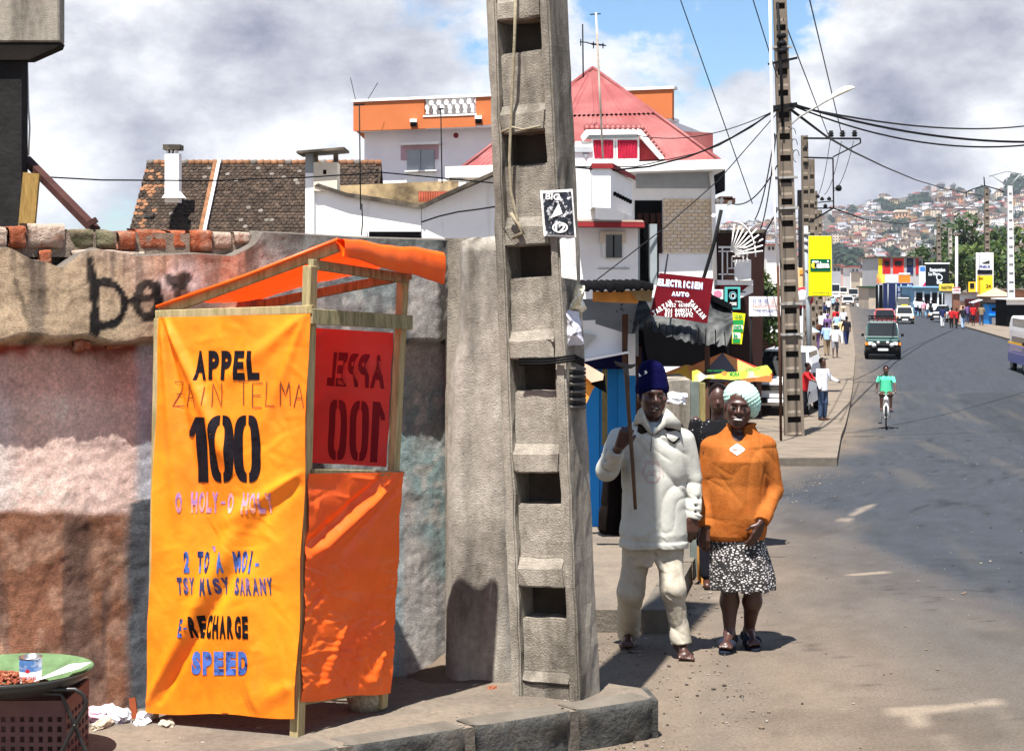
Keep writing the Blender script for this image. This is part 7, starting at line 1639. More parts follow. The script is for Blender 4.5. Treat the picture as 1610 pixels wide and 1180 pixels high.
# dark jacket tail hanging behind the hip
s = SDF(.008); s.stack(stackpx([(846, 966, 20, .06, .16), (838, 965, 23, .07, .16), (790, 968, 22, .07, .14), (735, 972, 18, .07, .12)], Y0), 0); s.fn(fold(.006, 12, 18, 3)); link('dark_jacket_tail', s.mesh('dark_jacket_tail', [pm('black_brown_cloth', (.012, .009, .008), .95, .2, 8, .2, 30)]), MAN)
mb = MB(); mb.tube([J(982+x, 998+2.5*math.sin(x), .28) for x in (-4, 0, 6, 11)], .009, M_whs if False else M_swt, 6); mb.build('ankle_cord', MAN)
# the tool in his hand
TL = thing('wooden_tool', 'long dark wooden-handled tool with a curved cross head held upright by the man', 'tool', (0, 0, 0)); M_tool = pm('dark_worn_wood', (.12, .075, .05), .6, .3, 10, .3, 50); M_iron = pm('worn_iron', (.10, .085, .075), .55, .3, 10, .3, 40, metal=.4)
mb = MB(); mb.tube([J(984, 578, -.36), J(986, 600, -.36), J(988, 640, -.36), J(991, 680, -.36), J(995, 735, -.345), J(999, 800, -.33)], [.012, .014, .0125, .012, .0115, .010], M_tool, 10); mb.build('handle', TL)
mb = MB(); mb.tube([J(966, 568, -.36), J(972, 572, -.36), J(981, 575, -.36), J(992, 576, -.36), J(1000, 573, -.36)], [.004, .011, .014, .012, .006], M_iron, 10); mb.tube([J(984, 572, -.36), J(985, 590, -.36), J(987, 606, -.36)], [.015, .016, .013], M_iron, 10); mb.build('iron_head', TL)
# ---- the woman
Y0 = 9.5; J = lambda px, py, dy=0.0: P(px, py, Y0+dy)
WOM = thing('person', 'laughing woman in pale mint knit hat, orange sweater and black-and-white patterned skirt', 'person', (0, 0, 0))
HR = rot3(3, 5, -8); HW_ = J(1162, 639, -.02)
s = SDF(.0052); qw = add_head(s, HW_, HR, smile=1.6, sc=1.04)
s.stack(stackpx([(845, 1158, 36, .11, 0), (780, 1160, 34, .10, 0), (705, 1162, 42, .09, 0), (686, 1163, 26, .06, .01)], Y0), .03); s.ell(J(1162, 694, -.02), (.065, .058, .05), None, .04)
s.cone(J(1206, 702), J(1216, 772, .02), .045, .038, .02); s.cone(J(1216, 772, .02), J(1198, 818, -.14), .036, .024, .02); add_hand(s, J(1197, 821, -.15), (-.42, -.12, -.9), (-.6, -.5, .3), (-.3, .9, .1), curl=(.12, .3, .25), thumb=1, sc=.93)
s.cone(J(1115, 702), J(1107, 772, .02), .045, .038, .02); s.cone(J(1107, 772, .02), J(1109, 826, -.06), .036, .024, .02); add_hand(s, J(1109, 828, -.06), (-.08, -.1, -1), (1, -.3, 0), (.1, 1, 0), curl=(.3, .5, .4), thumb=1, sc=.93)
for kx, ax_, ad, ay in ((1147, 1147, .02, 9.50), (1184, 1182, .03, 9.62)):
 s.cone(J(kx, 850, 0), J(kx, 905, 0), .07, .055, .03); s.cone(J(kx, 905, 0), J((kx+ax_)/2, 945, .03), .050, .053, .03); an = Vector((J(ax_, 990).x, ay, G(ay)+.095)); s.cone(J((kx+ax_)/2, 945, .03), an, .053, .030, .03)
 h_, b_, fw_, dn_ = add_foot(s, an, ((-.35 if kx < 1160 else .12), -1, 0), (1 if kx > 1160 else -1, 0, 0), .93)
me = s.mesh('body', [M_skB]); link('body', me, WOM); eyes(WOM, qw, HR)
mb = MB(); mb.lathe([(0, -.0075), (.024, -.006), (.030, 0), (.025, .0065), (0, .0075)], (0, 0, 0), M_teeth, 14); o = mb.build('teeth', WOM); o.location = qw(0, -.080, -.0635); o.rotation_euler = (0, R(4), 0)
s = SDF(.005); hq = lambda x, y, z: HW_+HR @ Vector((x, y, z))
s.ell(hq(.010, .040, .052), (.108, .118, .098), Matrix.Rotation(R(18), 3, 'Y').to_quaternion(), 0); s.ell(hq(.045, .06, .0), (.08, .10, .085), None, .03); s.ell(hq(-.020, -.135, -.055), (.108, .155, .128), Matrix.Rotation(R(10), 3, 'Y').to_quaternion(), .006, 's'); s.ell(hq(-.03, -.02, -.13), (.16, .2, .09), None, .01, 's')
s.fn(lambda X, Y, Z: (np.sin((Z*.9-X*.45)*290)*.0016+np.sin(np.arctan2(Y-HW_.y-.04, X-HW_.x)*40)*.0014).astype(np.float32))
link('knit_hat', s.mesh('knit_hat', [pm('mint_knit', (.40, .62, .53), .95, .15, 30, .5, 110, bdist=.008)]), WOM)
M_sw = pm('orange_wool', (.43, .135, .030), .95, .14, 24, .4, 110, bdist=.012, col2=(.36, .10, .02), c2scale=7)
s = SDF(.006)
s.stack(stackpx([(846, 1156, 47, .140, 0), (838, 1156, 49, .152, 0), (810, 1158, 49, .158, 0), (760, 1160, 45, .145, 0), (722, 1161, 46, .150, -.01), (700, 1162, 46, .125, 0), (688, 1163, 40, .10, .01), (678, 1164, 29, .085, .02), (670, 1165, 23, .075, .02), (665, 1166, 25, .080, .02)], Y0), 0, p=2.2)
s.cone(J(1205, 703, .01), J(1216, 770, .03), .066, .056, .05); s.cone(J(1216, 770, .03), J(1202, 810, -.12), .054, .045, .03); s.cone(J(1204, 806, -.10), J(1198, 820, -.15), .047, .042, .01, flat=True)
s.cone(J(1117, 703, .01), J(1108, 770, .03), .066, .056, .05); s.cone(J(1108, 770, .03), J(1109, 815, -.04), .054, .045, .03); s.cone(J(1109, 808, -.03), J(1109, 828, -.06), .046, .041, .01, flat=True)
s.fn(fold(.0042, 8, 13, .4)); s.fn(fold(.0016, 20, 30, 3.0))
for a, b, r_ in (((1120, 712, -.15), (1131, 770, -.13), .010), ((1112, 760, -.12), (1136, 735, -.15), .009), ((1108, 745, -.1), (1130, 722, -.15), .007), ((1199, 715, -.14), (1196, 770, -.14), .010), ((1120, 806, -.17), (1160, 822, -.175), .008), ((1135, 826, -.17), (1170, 832, -.17), .006), ((1205, 740, -.1), (1198, 790, -.13), .007)): s.cone(J(*a), J(*b), r_, r_*.5, .022, 's')
s.cone(J(1164, 655, -.075), J(1161, 686, -.115), .080, .034, .008, 's'); s.ell(J(1164, 655, .01), (.070, .062, .075), None, .006, 's'); s.ell(J(1161, 674, -.095), (.048, .090, .078), None, .008, 's')
me = s.mesh('sweater', [M_sw]); SWE = link('sweater', me, WOM); onw = on_mesh(me)
mb = strokes([[(1148, 706), (1159, 698.5), (1170, 706), (1159, 714), (1148, 706)]], 3.2, lambda x, y: onw(x, y, .004), M_whp, None, 3); strokes([[(1154, 706), (1159, 702), (1164, 706), (1159, 710), (1156, 708)], [(1158, 706), (1161, 706)]], 1.6, lambda x, y: onw(x, y, .004), M_whp, mb, 3); mb.build('diamond_emblem', SWE)
# skirt with an irregular black and white print
m = bpy.data.materials.new('black_white_print'); m.use_nodes = True; nt = m.node_tree; b_ = nt.nodes['Principled BSDF']; tcn = nt.nodes.new('ShaderNodeTexCoord'); mp = nt.nodes.new('ShaderNodeMapping'); mp.inputs['Scale'].default_value = (1, .8, 1.9); mp.inputs['Rotation'].default_value = (0, .5, 0); vo = nt.nodes.new('ShaderNodeTexVoronoi'); vo.feature = 'DISTANCE_TO_EDGE'; vo.inputs['Scale'].default_value = 44
nz_ = nt.nodes.new('ShaderNodeTexNoise'); nz_.inputs['Scale'].default_value = 30; mxv = nt.nodes.new('ShaderNodeMix'); mxv.data_type = 'VECTOR'; mxv.inputs[0].default_value = .025
rp = nt.nodes.new('ShaderNodeValToRGB'); rp.color_ramp.elements[0].position = .20; rp.color_ramp.elements[1].position = .25; rp.color_ramp.elements[0].color = (.015, .014, .015, 1); rp.color_ramp.elements[1].color = (.66, .62, .60, 1)
nt.links.new(tcn.outputs['Object'], mp.inputs[0]); nt.links.new(mp.outputs[0], nz_.inputs['Vector']); nt.links.new(mp.outputs[0], mxv.inputs[4]); nt.links.new(nz_.outputs['Color'], mxv.inputs[5]); nt.links.new(mxv.outputs[1], vo.inputs['Vector']); nt.links.new(vo.outputs['Distance'], rp.inputs[0]); nt.links.new(rp.outputs[0], b_.inputs['Base Color']); b_.inputs['Roughness'].default_value = .9
s = SDF(.006); s.stack(stackpx([(924, 1167, 51, .170, 0), (905, 1166, 51, .168, 0), (880, 1163, 48, .155, 0), (850, 1159, 43, .140, 0), (838, 1158, 40, .13, 0)], Y0), 0); s.stack(stackpx([(926, 1167, 44, .150, 0), (912, 1166, 44, .148, 0), (890, 1163, 20, .06, 0)], Y0), .005, 's')
s.fn(lambda X, Y, Z: (np.sin(np.arctan2(Y-Y0, X-(1166-CX)/F*Y0)*9+Z*3)*.007*np.clip((J(0, 845).z-Z)/.25, 0, 1)).astype(np.float32)); s.fn(lambda X, Y, Z: (np.where(Z < J(0, 915).z, .0015*np.sin(X*60), 0)+0*Y).astype(np.float32)); link('skirt', s.mesh('skirt', [m]), WOM)
# sandals
M_sd = pm('dark_blue_leather', (.018, .022, .035), .6, .2, 10, .1, 40)
for ax_, ay, fx in ((1147, 9.50, -.35), (1182, 9.62, .12)):
 an = Vector((J(ax_, 990).x, ay, G(ay)+.095)); fw_ = Vector((fx, -1, 0)).normalized(); lt = Vector((-fw_.y, fw_.x, 0)); mb = MB(); poly = []
 for k in range(20):
  a = 2*math.pi*k/20; l = .135*math.cos(a); w = .045*math.sin(a)*(1.1 if math.cos(a) > 0 else .85); p = an+fw_*(.045+l)+lt*w; poly.append((p.x, p.y))
 mb.prism(poly, G(ay)+.004, G(ay)+.022, M_sd); mb.build('sandal_sole', WOM)
 s = SDF(.005); b = an+Vector((0, 0, -.048))+fw_*.075; s.cone(b-lt*.028, b+lt*.028, .031, .031, 0); s.cone(an+fw_*.03+Vector((0, 0, -.03))-lt*.02, b+lt*.03, .027, .022, .01); s.cone(an-fw_*.03+Vector((0, 0, -.035))-lt*.01, an-fw_*.03+Vector((0, 0, -.035))+lt*.01, .036, .036, .02); link('sandal_strap', s.mesh('sandal_strap', [M_sd]), WOM)
# little dark purse between the couple
s = SDF(.006); s.stack([(J(0, 858, -.02).z, J(1103, 0).x, Y0-.02, .030, .02), (J(0, 850).z, J(1103, 0).x, Y0-.02, .035, .026), (J(0, 832).z, J(1103, 0).x, Y0-.02, .026, .02)], 0); o = link('pouch', s.mesh('pouch', [M_sd]), None, 'small dark pouch dangling between the hands of the walking couple', 'pouch')
# ---- generic passers-by
def figure(label, px, Y, h, shirt, legs, skinm=None, step=.0, arms=(.1, .1), bend=(0.1, 0.1), turn=0.0, hat=None, hatmat=None, skirt=False, hair=M_iris, bare=False, res=None, group=None, shorts=False, dz=0.0, sit=False, carry=None, lean=0.0, sleeves=.5, parts=True, front=False):
 skinm = skinm or M_skB; k = h/1.7; res = res or max(.014, min(.034, Y/F*1.1))
 t = thing('person', label, 'person', (0, 0, 0), 0, group); base = Vector(((px-CX)/F*Y, Y, G(Y)+dz)); t.location = base; t.rotation_euler = (0, 0, R(turn))
 S = lambda x, y, z: Vector((x*k, y*k, z*k))
 hz = .92 if not sit else .46; tl = lean
 hip = [S(-.09, 0, hz), S(.09, 0, hz)]
 if sit: knee = [S(-.13, -.36, .48), S(.13, -.36, .48)]; ank = [S(-.13, -.36, .09), S(.13, -.36, .09)]
 else: knee = [S(-.09, -step*.5-.03, .50), S(.09, step*.45-.03, .50)]; ank = [S(-.09, -step, .09), S(.09, step, .09+abs(step)*.15)]
 sh = [S(-.19, -tl*.5, hz+.50), S(.19, -tl*.5, hz+.50)]; HD = S(0, -tl*.62-.01, hz+.69)
 s = SDF(res)
 s.ell(HD+S(0, 0, .02), (.078*k, .095*k, .105*k), None, 0); s.ell(HD+S(0, -.035, -.055), (.055*k, .06*k, .06*k), None, .03); s.ell(HD+S(0, -.1, -.02), (.016*k, .022*k, .022*k), None, .01); s.cone(HD+S(0, .02, -.05), S(0, -tl*.45, hz+.48), .055*k, .06*k, .02)
 if res < .02:
  for sx in (-1, 1): s.ell(HD+S(sx*.03, -.10, .005), (.018*k, .014*k, .010*k), None, .006, 's')
  s.ell(HD+S(0, -.088, -.062), (.026*k, .014*k, .012*k), None, .006)
 s.stack([(hz*k, 0, 0, .14*k, .10*k), ((hz+.25)*k, 0, -tl*.25*k, .13*k, .09*k), ((hz+.48)*k, 0, -tl*.45*k, .15*k, .08*k)], .03)
 el = []; hd = []
 for i in (0, 1):
  sx = -1 if i == 0 else 1; a, b = arms[i], bend[i]; e = sh[i]+S(sx*.06, -math.sin(a)*.28, -math.cos(a)*.28); w = e+S(-sx*.02*(b > .8) + sx*.01, -math.sin(a+b)*.25, -math.cos(a+b)*.25); el.append(e); hd.append(w)
  s.cone(sh[i], e, .045*k, .036*k, .02); s.cone(e, w, .036*k, .026*k, .01); s.cone(w, w+(w-e).normalized()*.08*k, .034*k, .024*k, .01)
  s.cone(hip[i], knee[i], .08*k, .055*k, .02); s.cone(knee[i], ank[i], .054*k, .034*k, .01); s.cone(ank[i]+S(0, .03, -.045), ank[i]+S(0, -.13, -.055), .04*k, .032*k, .02)
 link('body', s.mesh('body', [skinm]), t)
 s = SDF(res); s.stack([((hz-.10)*k, 0, 0, .185*k, .135*k), ((hz+.2)*k, 0, -tl*.2*k, .175*k, .125*k), ((hz+.42)*k, 0, -tl*.4*k, .185*k, .115*k), ((hz+.52)*k, 0, -tl*.48*k, .10*k, .09*k)], 0)
 for i in (0, 1): s.cone(sh[i]+S(0, 0, -.02), sh[i].lerp(el[i], min(1, sleeves*2)), .058*k, .050*k, .03);
 if sleeves > .5:
  for i in (0, 1): s.cone(el[i], hd[i], .054*k, .042*k, .02)
 link('shirt', s.mesh('shirt', [shirt]), t)
 s = SDF(res)
 if skirt: s.stack([((.36 if not sit else .3)*k, 0, -.02, .20*k, .17*k), (hz*k, 0, 0, .165*k, .13*k), ((hz+.05)*k, 0, 0, .15*k, .12*k)], 0)
 else:
  s.stack([((hz-.1)*k, 0, 0, .16*k, .12*k), ((hz+.04)*k, 0, 0, .155*k, .12*k)], 0)
  for i in (0, 1):
   s.cone(hip[i], knee[i], .098*k, .078*k, .03)
   if not shorts: s.cone(knee[i], ank[i]+S(0, 0, .03), .076*k, .062*k, .02)
 link('skirt' if skirt else 'trousers', s.mesh('skirt', [legs]), t)
 s = SDF(res)
 if hat == 'brim': s.ell(HD+S(0, 0, .075), (.19*k, .19*k, .022*k), None, 0); s.ell(HD+S(0, .01, .10), (.095*k, .10*k, .07*k), None, .02); nm_ = 'hat'
 elif hat == 'scarf': s.ell(HD+S(0, .03, .03), (.11*k, .12*k, .13*k), None, 0); nm_ = 'headscarf'
 elif hat == 'load': s.ell(HD+S(0, 0, .19), (.22*k, .20*k, .10*k), None, 0); s.ell(HD+S(0, .02, .06), (.09*k, .105*k, .09*k), None, .0); nm_ = 'head_load'
 elif hat == 'cap': s.ell(HD+S(0, .012, .07), (.09*k, .105*k, .07*k), None, 0); nm_ = 'cap'
 else: s.ell(HD+S(0, .025, .05), (.088*k, .098*k, .095*k), None, 0); nm_ = 'hair'
 if nm_ != 'head_load' and hat not in ('brim',): s.ell(HD+S(0, -.12, -.02), (.085*k, .075*k, .075*k), None, .01, 's')
 link(nm_, s.mesh(nm_, [hatmat or hair]), t)
 return t, S, hd
C_ = {}
def cl(name, c, **k): return pm(name, c, .92, .12, 5, .1, 20, **k)
c_wh = cl('white_cotton', (.75, .76, .78)); c_bl = cl('pale_blue_cotton', (.32, .48, .68)); c_dk = cl('dark_cloth', (.02, .02, .028)); c_rd = cl('red_cloth', (.55, .025, .03)); c_jn = cl('blue_denim', (.06, .09, .16)); c_kh = cl('khaki_cloth', (.28, .21, .13)); c_pk = cl('magenta_cloth', (.60, .03, .16)); c_pu = cl('purple_cloth', (.18, .10, .26)); c_ye = cl('straw_yellow_cloth', (.70, .55, .28)); c_gr = cl('grey_cloth', (.25, .25, .28)); c_nv = cl('navy_cloth', (.02, .03, .10)); c_st = cl('straw', (.62, .50, .32)); c_br = cl('brown_cloth', (.10, .045, .03)); c_lm = cl('mint_green_shirt', (.10, .62, .36))
M_dot = pm('black_dotted_cloth', (.012, .012, .014), .9, .1, 10, 0, col2=(.7, .7, .7), c2scale=60, c2lo=.66, c2hi=.67)
figure('short woman in black dotted top half hidden behind the laughing woman\'s shoulder', 1129, 12.2, 1.52, M_dot, c_dk, turn=-8, res=.009, sleeves=.3, skinm=M_skB)
figure('barefoot man in white shirt and dark jeans standing on the pavement by the banded pole', 1293, 45.0, 1.72, c_wh, c_jn, turn=40, arms=(.15, .4), bend=(.2, .9), sleeves=.9, dz=.14, res=.016)
figure('seated vendor with folded arms in dark striped top behind the white-shirted man', 1286, 52, 1.62, c_br, c_dk, arms=(.5, .5), bend=(1.3, 1.3), sleeves=.6, dz=.14)
figure('woman in dark top with pink bundle standing by the white car', 1277, 53, 1.6, c_dk, c_rd, turn=20, skirt=True, dz=.14)
figure('man in red shirt leaning at the bonnet of the white car', 1263, 46.5, 1.55, c_rd, c_dk, turn=60, lean=.25, arms=(.8, .6), bend=(.4, .4), dz=.14)
figure('man in white clothes and straw hat striding away along the pavement with a bag', 1313, 80, 1.66, c_wh, c_gr, turn=165, step=.22, hat='brim', hatmat=c_st, shorts=True, dz=.14, res=.022)
figure('man in pale blue shirt and khaki trousers walking beside the straw-hatted man', 1300, 82, 1.68, c_bl, c_kh, turn=175, step=.1, dz=.14, res=.022)
figure('dark clothed man at the kerb edge right of the crowd', 1331, 95, 1.75, c_dk, c_nv, turn=190, step=.15, dz=0, arms=(.1, .3))
figure('person in straw yellow shirt with white head wrap walking at the kerb', 1325, 97, 1.68, c_ye, c_wh, turn=185, step=.2, hat='scarf', hatmat=c_wh, dz=.0)
figure('woman in magenta skirt and purple scarf among the crowd on the left', 1301, 99, 1.66, c_pu, c_pk, turn=180, hat='scarf', hatmat=c_pu, skirt=True, dz=.14)
figure('person in white top behind the purple scarf in the left crowd', 1296, 112, 1.65, c_wh, c_nv, turn=180, dz=.14)
figure('person in white shirt and blue bag at the inner side of the left crowd', 1291, 104, 1.7, c_wh, c_nv, turn=170, dz=.14, hat='cap', hatmat=c_dk)
figure('person in crimson jacket walking with jeans far in the left crowd', 1314, 122, 1.7, c_rd, c_jn, turn=180, step=.12)
figure('person in blue top and pale jeans behind the yellow-shirted walker', 1316, 110, 1.6, c_bl, c_jn, turn=180, step=.1)
figure('man carrying a wide load on his head at the kerb', 1326, 120, 1.7, c_wh, c_dk, turn=180, hat='load', hatmat=c_st)
figure('person in dark blue coat farther back in the left crowd', 1296, 140, 1.72, c_nv, c_dk, turn=180, dz=.14)
figure('person in black standing deep in the left crowd under the banner', 1290, 150, 1.75, c_dk, c_dk, turn=170, dz=.14)
figure('person in white, smallest of the left crowd near the far kerb', 1303, 165, 1.7, c_wh, c_dk, turn=180, dz=.14)
figure('person in red cap and dark clothes stepping off the far left kerb', 1316, 168, 1.7, c_dk, c_dk, hat='cap', hatmat=c_rd, turn=180)
# right side
figure('cyclist-side pedestrian in navy top and white trousers on the far right kerb', 1482, 130, 1.7, c_nv, c_wh, turn=170, step=.15)
figure('left one of two people in red tops at the right kerb', 1496, 128, 1.62, c_rd, c_dk, turn=180)
figure('person in red top standing right beside the black-shirted man', 1504, 127.5, 1.58, c_rd, c_dk, turn=200, step=.1)
figure('man in black shirt and blue jeans at the right kerb beside the red tops', 1514, 126, 1.78, c_dk, cl('light_denim', (.3, .42, .6)), turn=180, step=.12)
figure('man in bright red football shirt and black shorts on the right pavement', 1530, 130, 1.75, c_rd, c_dk, turn=10, shorts=True, dz=.13)
figure('man in khaki shirt and jeans left of the blue kiosk', 1543, 131, 1.72, c_kh, c_jn, turn=150, dz=.13, step=.1)
figure('person in white clothes and yellow hat sitting right of the blue kiosk', 1581, 131, 1.6, c_wh, c_dk, turn=30, sit=True, hat='cap', hatmat=cl('yellow_cap', (.8, .75, .15)), dz=.13)
figure('person in white shirt standing before the blue shop front', 1447, 160, 1.72, c_wh, c_dk, turn=170, dz=.13)
figure('person in pink top in front of the blue shop', 1451.5, 158, 1.65, cl('pink_cloth', (.75, .3, .38)), c_gr, turn=10, dz=.13)
figure('person in white and blue pushing a bicycle by the silver car', 1458, 152, 1.65, c_wh, c_jn, turn=90, dz=.13, lean=.1)
figure('person in pale clothes walking between the shop front and the silver car', 1470, 150, 1.7, c_wh, c_gr, turn=160, dz=.13)
figure('person in white shirt by the far green three-wheeler', 1401, 225, 1.75, c_wh, c_dk, turn=180, dz=.13)
figure('person in dark clothes by the navy shop panels', 1393, 222, 1.7, c_dk, c_dk, turn=180, dz=.13)
for lab_, px_, Y_, a_, b_ in (('man in white shirt at the door of the blue shop', 1440, 166, c_wh, c_nv), ('woman in dark dress left of the silver car', 1465, 156, c_dk, c_dk), ('person in purple top between the two right-hand poles', 1521, 136, c_pu, c_jn), ('person in brown shirt beneath the navy shop panels', 1412, 186, c_br, c_dk), ('person in pale shirt at the far left kerb beyond the crowd', 1310, 190, c_bl, c_dk), ('person in brown dress with load on the left pavement', 1284, 88, c_br, c_pu)): figure(lab_, px_, Y_, 1.68, a_, b_, turn=170, dz=.13, step=.08)
# cyclist and bicycle
Yc = 43.7; CYC, S, hd = figure('cyclist in mint green shirt riding towards the camera', 1393, Yc, 1.62, c_lm, cl('brown_shorts', (.09, .055, .04)), arms=(.75, .75), bend=(.15, .15), res=.013, shorts=True, sit=True, dz=.50, lean=.14, sleeves=.35, turn=-13)
for ch in list(CYC.children): pass
BK = thing('bicycle', 'white-forked bicycle ridden by the green-shirted cyclist', 'bicycle', (CYC.location.x, Yc, G(Yc))); M_tyre = flat('tyre_rubber', (.012, .012, .012), .8); M_frm = flat('white_frame_paint', (.75, .75, .75), .35)
def wheel(par, c, r_, axis='X', w=.035, n=28, spokes=True):
 mb = MB(); mb.tube([Vector(c)+(Vector((0, r_*math.cos(a), r_*math.sin(a))) if axis == 'X' else Vector((r_*math.cos(a), 0, r_*math.sin(a)))) for a in [2*math.pi*i/n for i in range(n)]], w/2, M_tyre, 7, closed=True); wq = mb.build('wheel', par)
 if spokes:
  mb = MB();
  for i in range(12): a = 2*math.pi*i/12; mb.tube([Vector(c), Vector(c)+Vector((0, r_*math.cos(a), r_*math.sin(a)))], .003, M_gal, 3)
  mb.cyl(c, .03, .09, M_gal, 'X', 8); mb.build('spokes', wq, kind='stuff')
wheel(BK, (0, -.52, .33), .32); wheel(BK, (0, .52, .33), .32)
mb = MB(); mb.tube([(-.05, -.52, .33), (-.055, -.47, .62), (0, -.43, .72)], .016, M_frm, 6); mb.tube([(.05, -.52, .33), (.055, -.47, .62), (0, -.43, .72)], .016, M_frm, 6); mb.build('fork', BK)
mb = MB(); mb.tube([(0, -.43, .72), (0, -.38, .92)], .016, M_frm, 6); mb.tube([(0, -.40, .85), (0, .15, .78), (0, .2, .95)], .016, M_frm, 6); mb.tube([(0, -.42, .74), (0, 0, .30), (0, .15, .78)], .016, M_frm, 6); mb.tube([(0, 0, .30), (0, .52, .33), (0, .15, .78)], .012, M_frm, 6); mb.build('frame', BK)
mb = MB(); mb.tube([(-.29, -.30, 1.0), (-.18, -.38, .99), (0, -.39, .95), (.18, -.38, .99), (.29, -.30, 1.0)], .014, M_gal, 7); mb.build('handlebar', BK)
mb = MB(); mb.box((0, .2, .96), (.14, .25, .05), M_tyre); mb.build('saddle', BK); mb = MB(); mb.tube([(-.12, -.02, .14), (-.12, 0, .30), (.12, 0, .30), (.12, .02, .46)], .012, M_gal, 6); mb.box((-.16, -.02, .14), (.09, .07, .025), M_tyre); mb.box((.16, .02, .46), (.09, .07, .025), M_tyre); mb.build('crank', BK)
mb = MB(); mb.box((0, -.45, .86), (.10, .04, .07), M_frm); mb.build('front_lamp', BK); BK.rotation_euler = (0, 0, R(-13))
# ================================================================ vehicles
M_win = flat('car_glass', (.008, .010, .011), .12, spec=.4); M_blkp = flat('black_plastic', (.012, .012, .012), .5); M_chr = flat('chrome', (.7, .7, .7), .15, metal=1.0, var=0); M_lampw = flat('headlamp_glass', (.75, .75, .72), .1); M_amb = flat('amber_lens', (.8, .22, .02), .3); M_redl = flat('red_lens', (.5, .01, .01), .3)
def paint(name, c): return pm(name, c, .28, .04, 2, 0, coat=.6, spec=.5)
def vehicle(label, cat, px, Y, rz, body, W, H, L, hood=.30, beltz=.52, clear=.22, nose_h=.62, suv=False, van=False, front=True, rack=False, lower=None, name=None, stripe=None, extras=None, dz=0.0, x=None, detail=True):
 """front faces -Y; hood = share of the length in front of the windscreen"""
 t = thing(name or 'parked_car', label, cat, (x if x is not None else (px-CX)/F*Y, Y, G(Y)+dz)); t.rotation_euler = (0, 0, R(rz)); lower = lower or body
 w = W/2; hb = H*beltz; y0, y1 = -L/2, L/2; yh = y0+L*hood; hn = H*nose_h*.82
 def loft(name, secs, mat, bev=.05):
  """secs: (y, halfwidth bottom, halfwidth top, z0, z1)"""
  mb = MB(); v = []
  for y, a, b, z0, z1 in secs:
   r = min(bev, b*.3, (z1-z0)*.3); v += [(-a, y, z0), (a, y, z0), (a*1.0, y, z0+(z1-z0)*.5), (b, y, z1-r), (b-r, y, z1), (-b+r, y, z1), (-b, y, z1-r), (-a*1.0, y, z0+(z1-z0)*.5)]
  n = 8; f = []
  for i in range(len(secs)-1): f += [(i*n+k, i*n+(k+1) % n, (i+1)*n+(k+1) % n, (i+1)*n+k) for k in range(n)]
  m = len(secs)-1; f += [tuple(range(n-1, -1, -1)), tuple(m*n+k for k in range(n))]; mb.add(v, f, mat, False); return mb.build(name, t)
 loft('body', [(y0, w*.90, w*.88, clear+.08, hn*.93), (y0+.07, w*.98, w*.95, clear, hn), (yh, w, w*.96, clear, hb), (y1-.08, w, w*.96, clear, hb), (y1, w*.93, w*.90, clear+.06, hb*.97)], lower)
 tb = .80 if not van else .88; slope = (.16 if suv else .24)*L if not van else .10*L; ys = yh-.02; rb = y1-.04
 loft('cabin', [(ys, w*.92, w*.90, hb-.05, hb), (ys+slope, w*.93, w*tb, hb-.05, H-.02), (rb-(.04 if suv or van else .16)*L, w*.93, w*tb, hb-.05, H), (rb, w*.92, w*(tb+.04), hb-.05, hb+(.75*(H-hb) if (suv or van) else .12*(H-hb)))], body, .09)
 def pane(name, p, off, mat=M_win): mb = MB(); n = (Vector(p[1])-Vector(p[0])).cross(Vector(p[3])-Vector(p[0])).normalized()*off; f = [Vector(q)+n for q in p]; mb.add(f+[Vector(q)-n for q in p], [(0, 1, 2, 3), (7, 6, 5, 4), (0, 4, 5, 1), (1, 5, 6, 2), (2, 6, 7, 3), (3, 7, 4, 0)], mat); return mb.build(name, t)
 z1 = H-.10; fz = lambda z: ys+(z-hb)/(H-hb-.02)*slope
 pane('windscreen', [(-w*.85, fz(hb+.05), hb+.05), (w*.85, fz(hb+.05), hb+.05), (w*(tb-.07), fz(z1), z1), (-w*(tb-.07), fz(z1), z1)], .03)
 for sx in (-1, 1):
  ft = lambda z, o=0: sx*(w*(.925+(tb-.925)*(z-hb)/(H-hb))+.004)
  pane('side_window', [(ft(hb+.04), ys+slope*.45, hb+.04), (ft(hb+.04), rb-.12*L, hb+.04), (ft(z1), rb-.14*L, z1), (ft(z1), ys+slope+.05, z1)], .012)
  mb = MB(); mb.box((sx*(w+.10), ys+.12, hb+.10), (.14, .06, .14), M_blkp); mb.build('mirror', t)
 ry = y1+.004
 pane('rear_window', [(-w*.76, rb-.02, hb+.10*(H-hb)+.05), (w*.76, rb-.02, hb+.10*(H-hb)+.05), (w*(tb-.08), rb-((.02 if suv or van else .15)*L*.7), hb+(.74 if suv or van else .8)*(H-hb)), (-w*(tb-.08), rb-((.02 if suv or van else .15)*L*.7), hb+(.74 if suv or van else .8)*(H-hb))], .045)
 wr = .33 if not suv else .38
 for sx in (-1, 1):
  for wy in (y0+L*.19, y1-L*.2):
   mb = MB(); mb.lathe([(wr*.6, -.09), (wr*.95, -.10), (wr, -.06), (wr, .06), (wr*.95, .10), (wr*.6, .09)], (sx*(w-.10), wy, wr), M_tyre, 16, 'X'); q = mb.build('wheel', t); mb = MB(); mb.lathe([(0, -.06), (wr*.55, -.07), (wr*.6, -.085), (wr*.6, .085), (wr*.55, .07), (0, .06)], (sx*(w-.10), wy, wr), M_gal, 12, 'X'); mb.build('rim', q)
 bz = clear+.16
 for nm, yy, zz in (('front_bumper', y0-.05, bz), ('rear_bumper', y1+.05, bz)): mb = MB(); mb.box((0, yy, zz), (W*.98, .14, .16), M_blkp if not stripe else M_chr); mb.build(nm, t, bevel=.02)
 gz = hn*.78
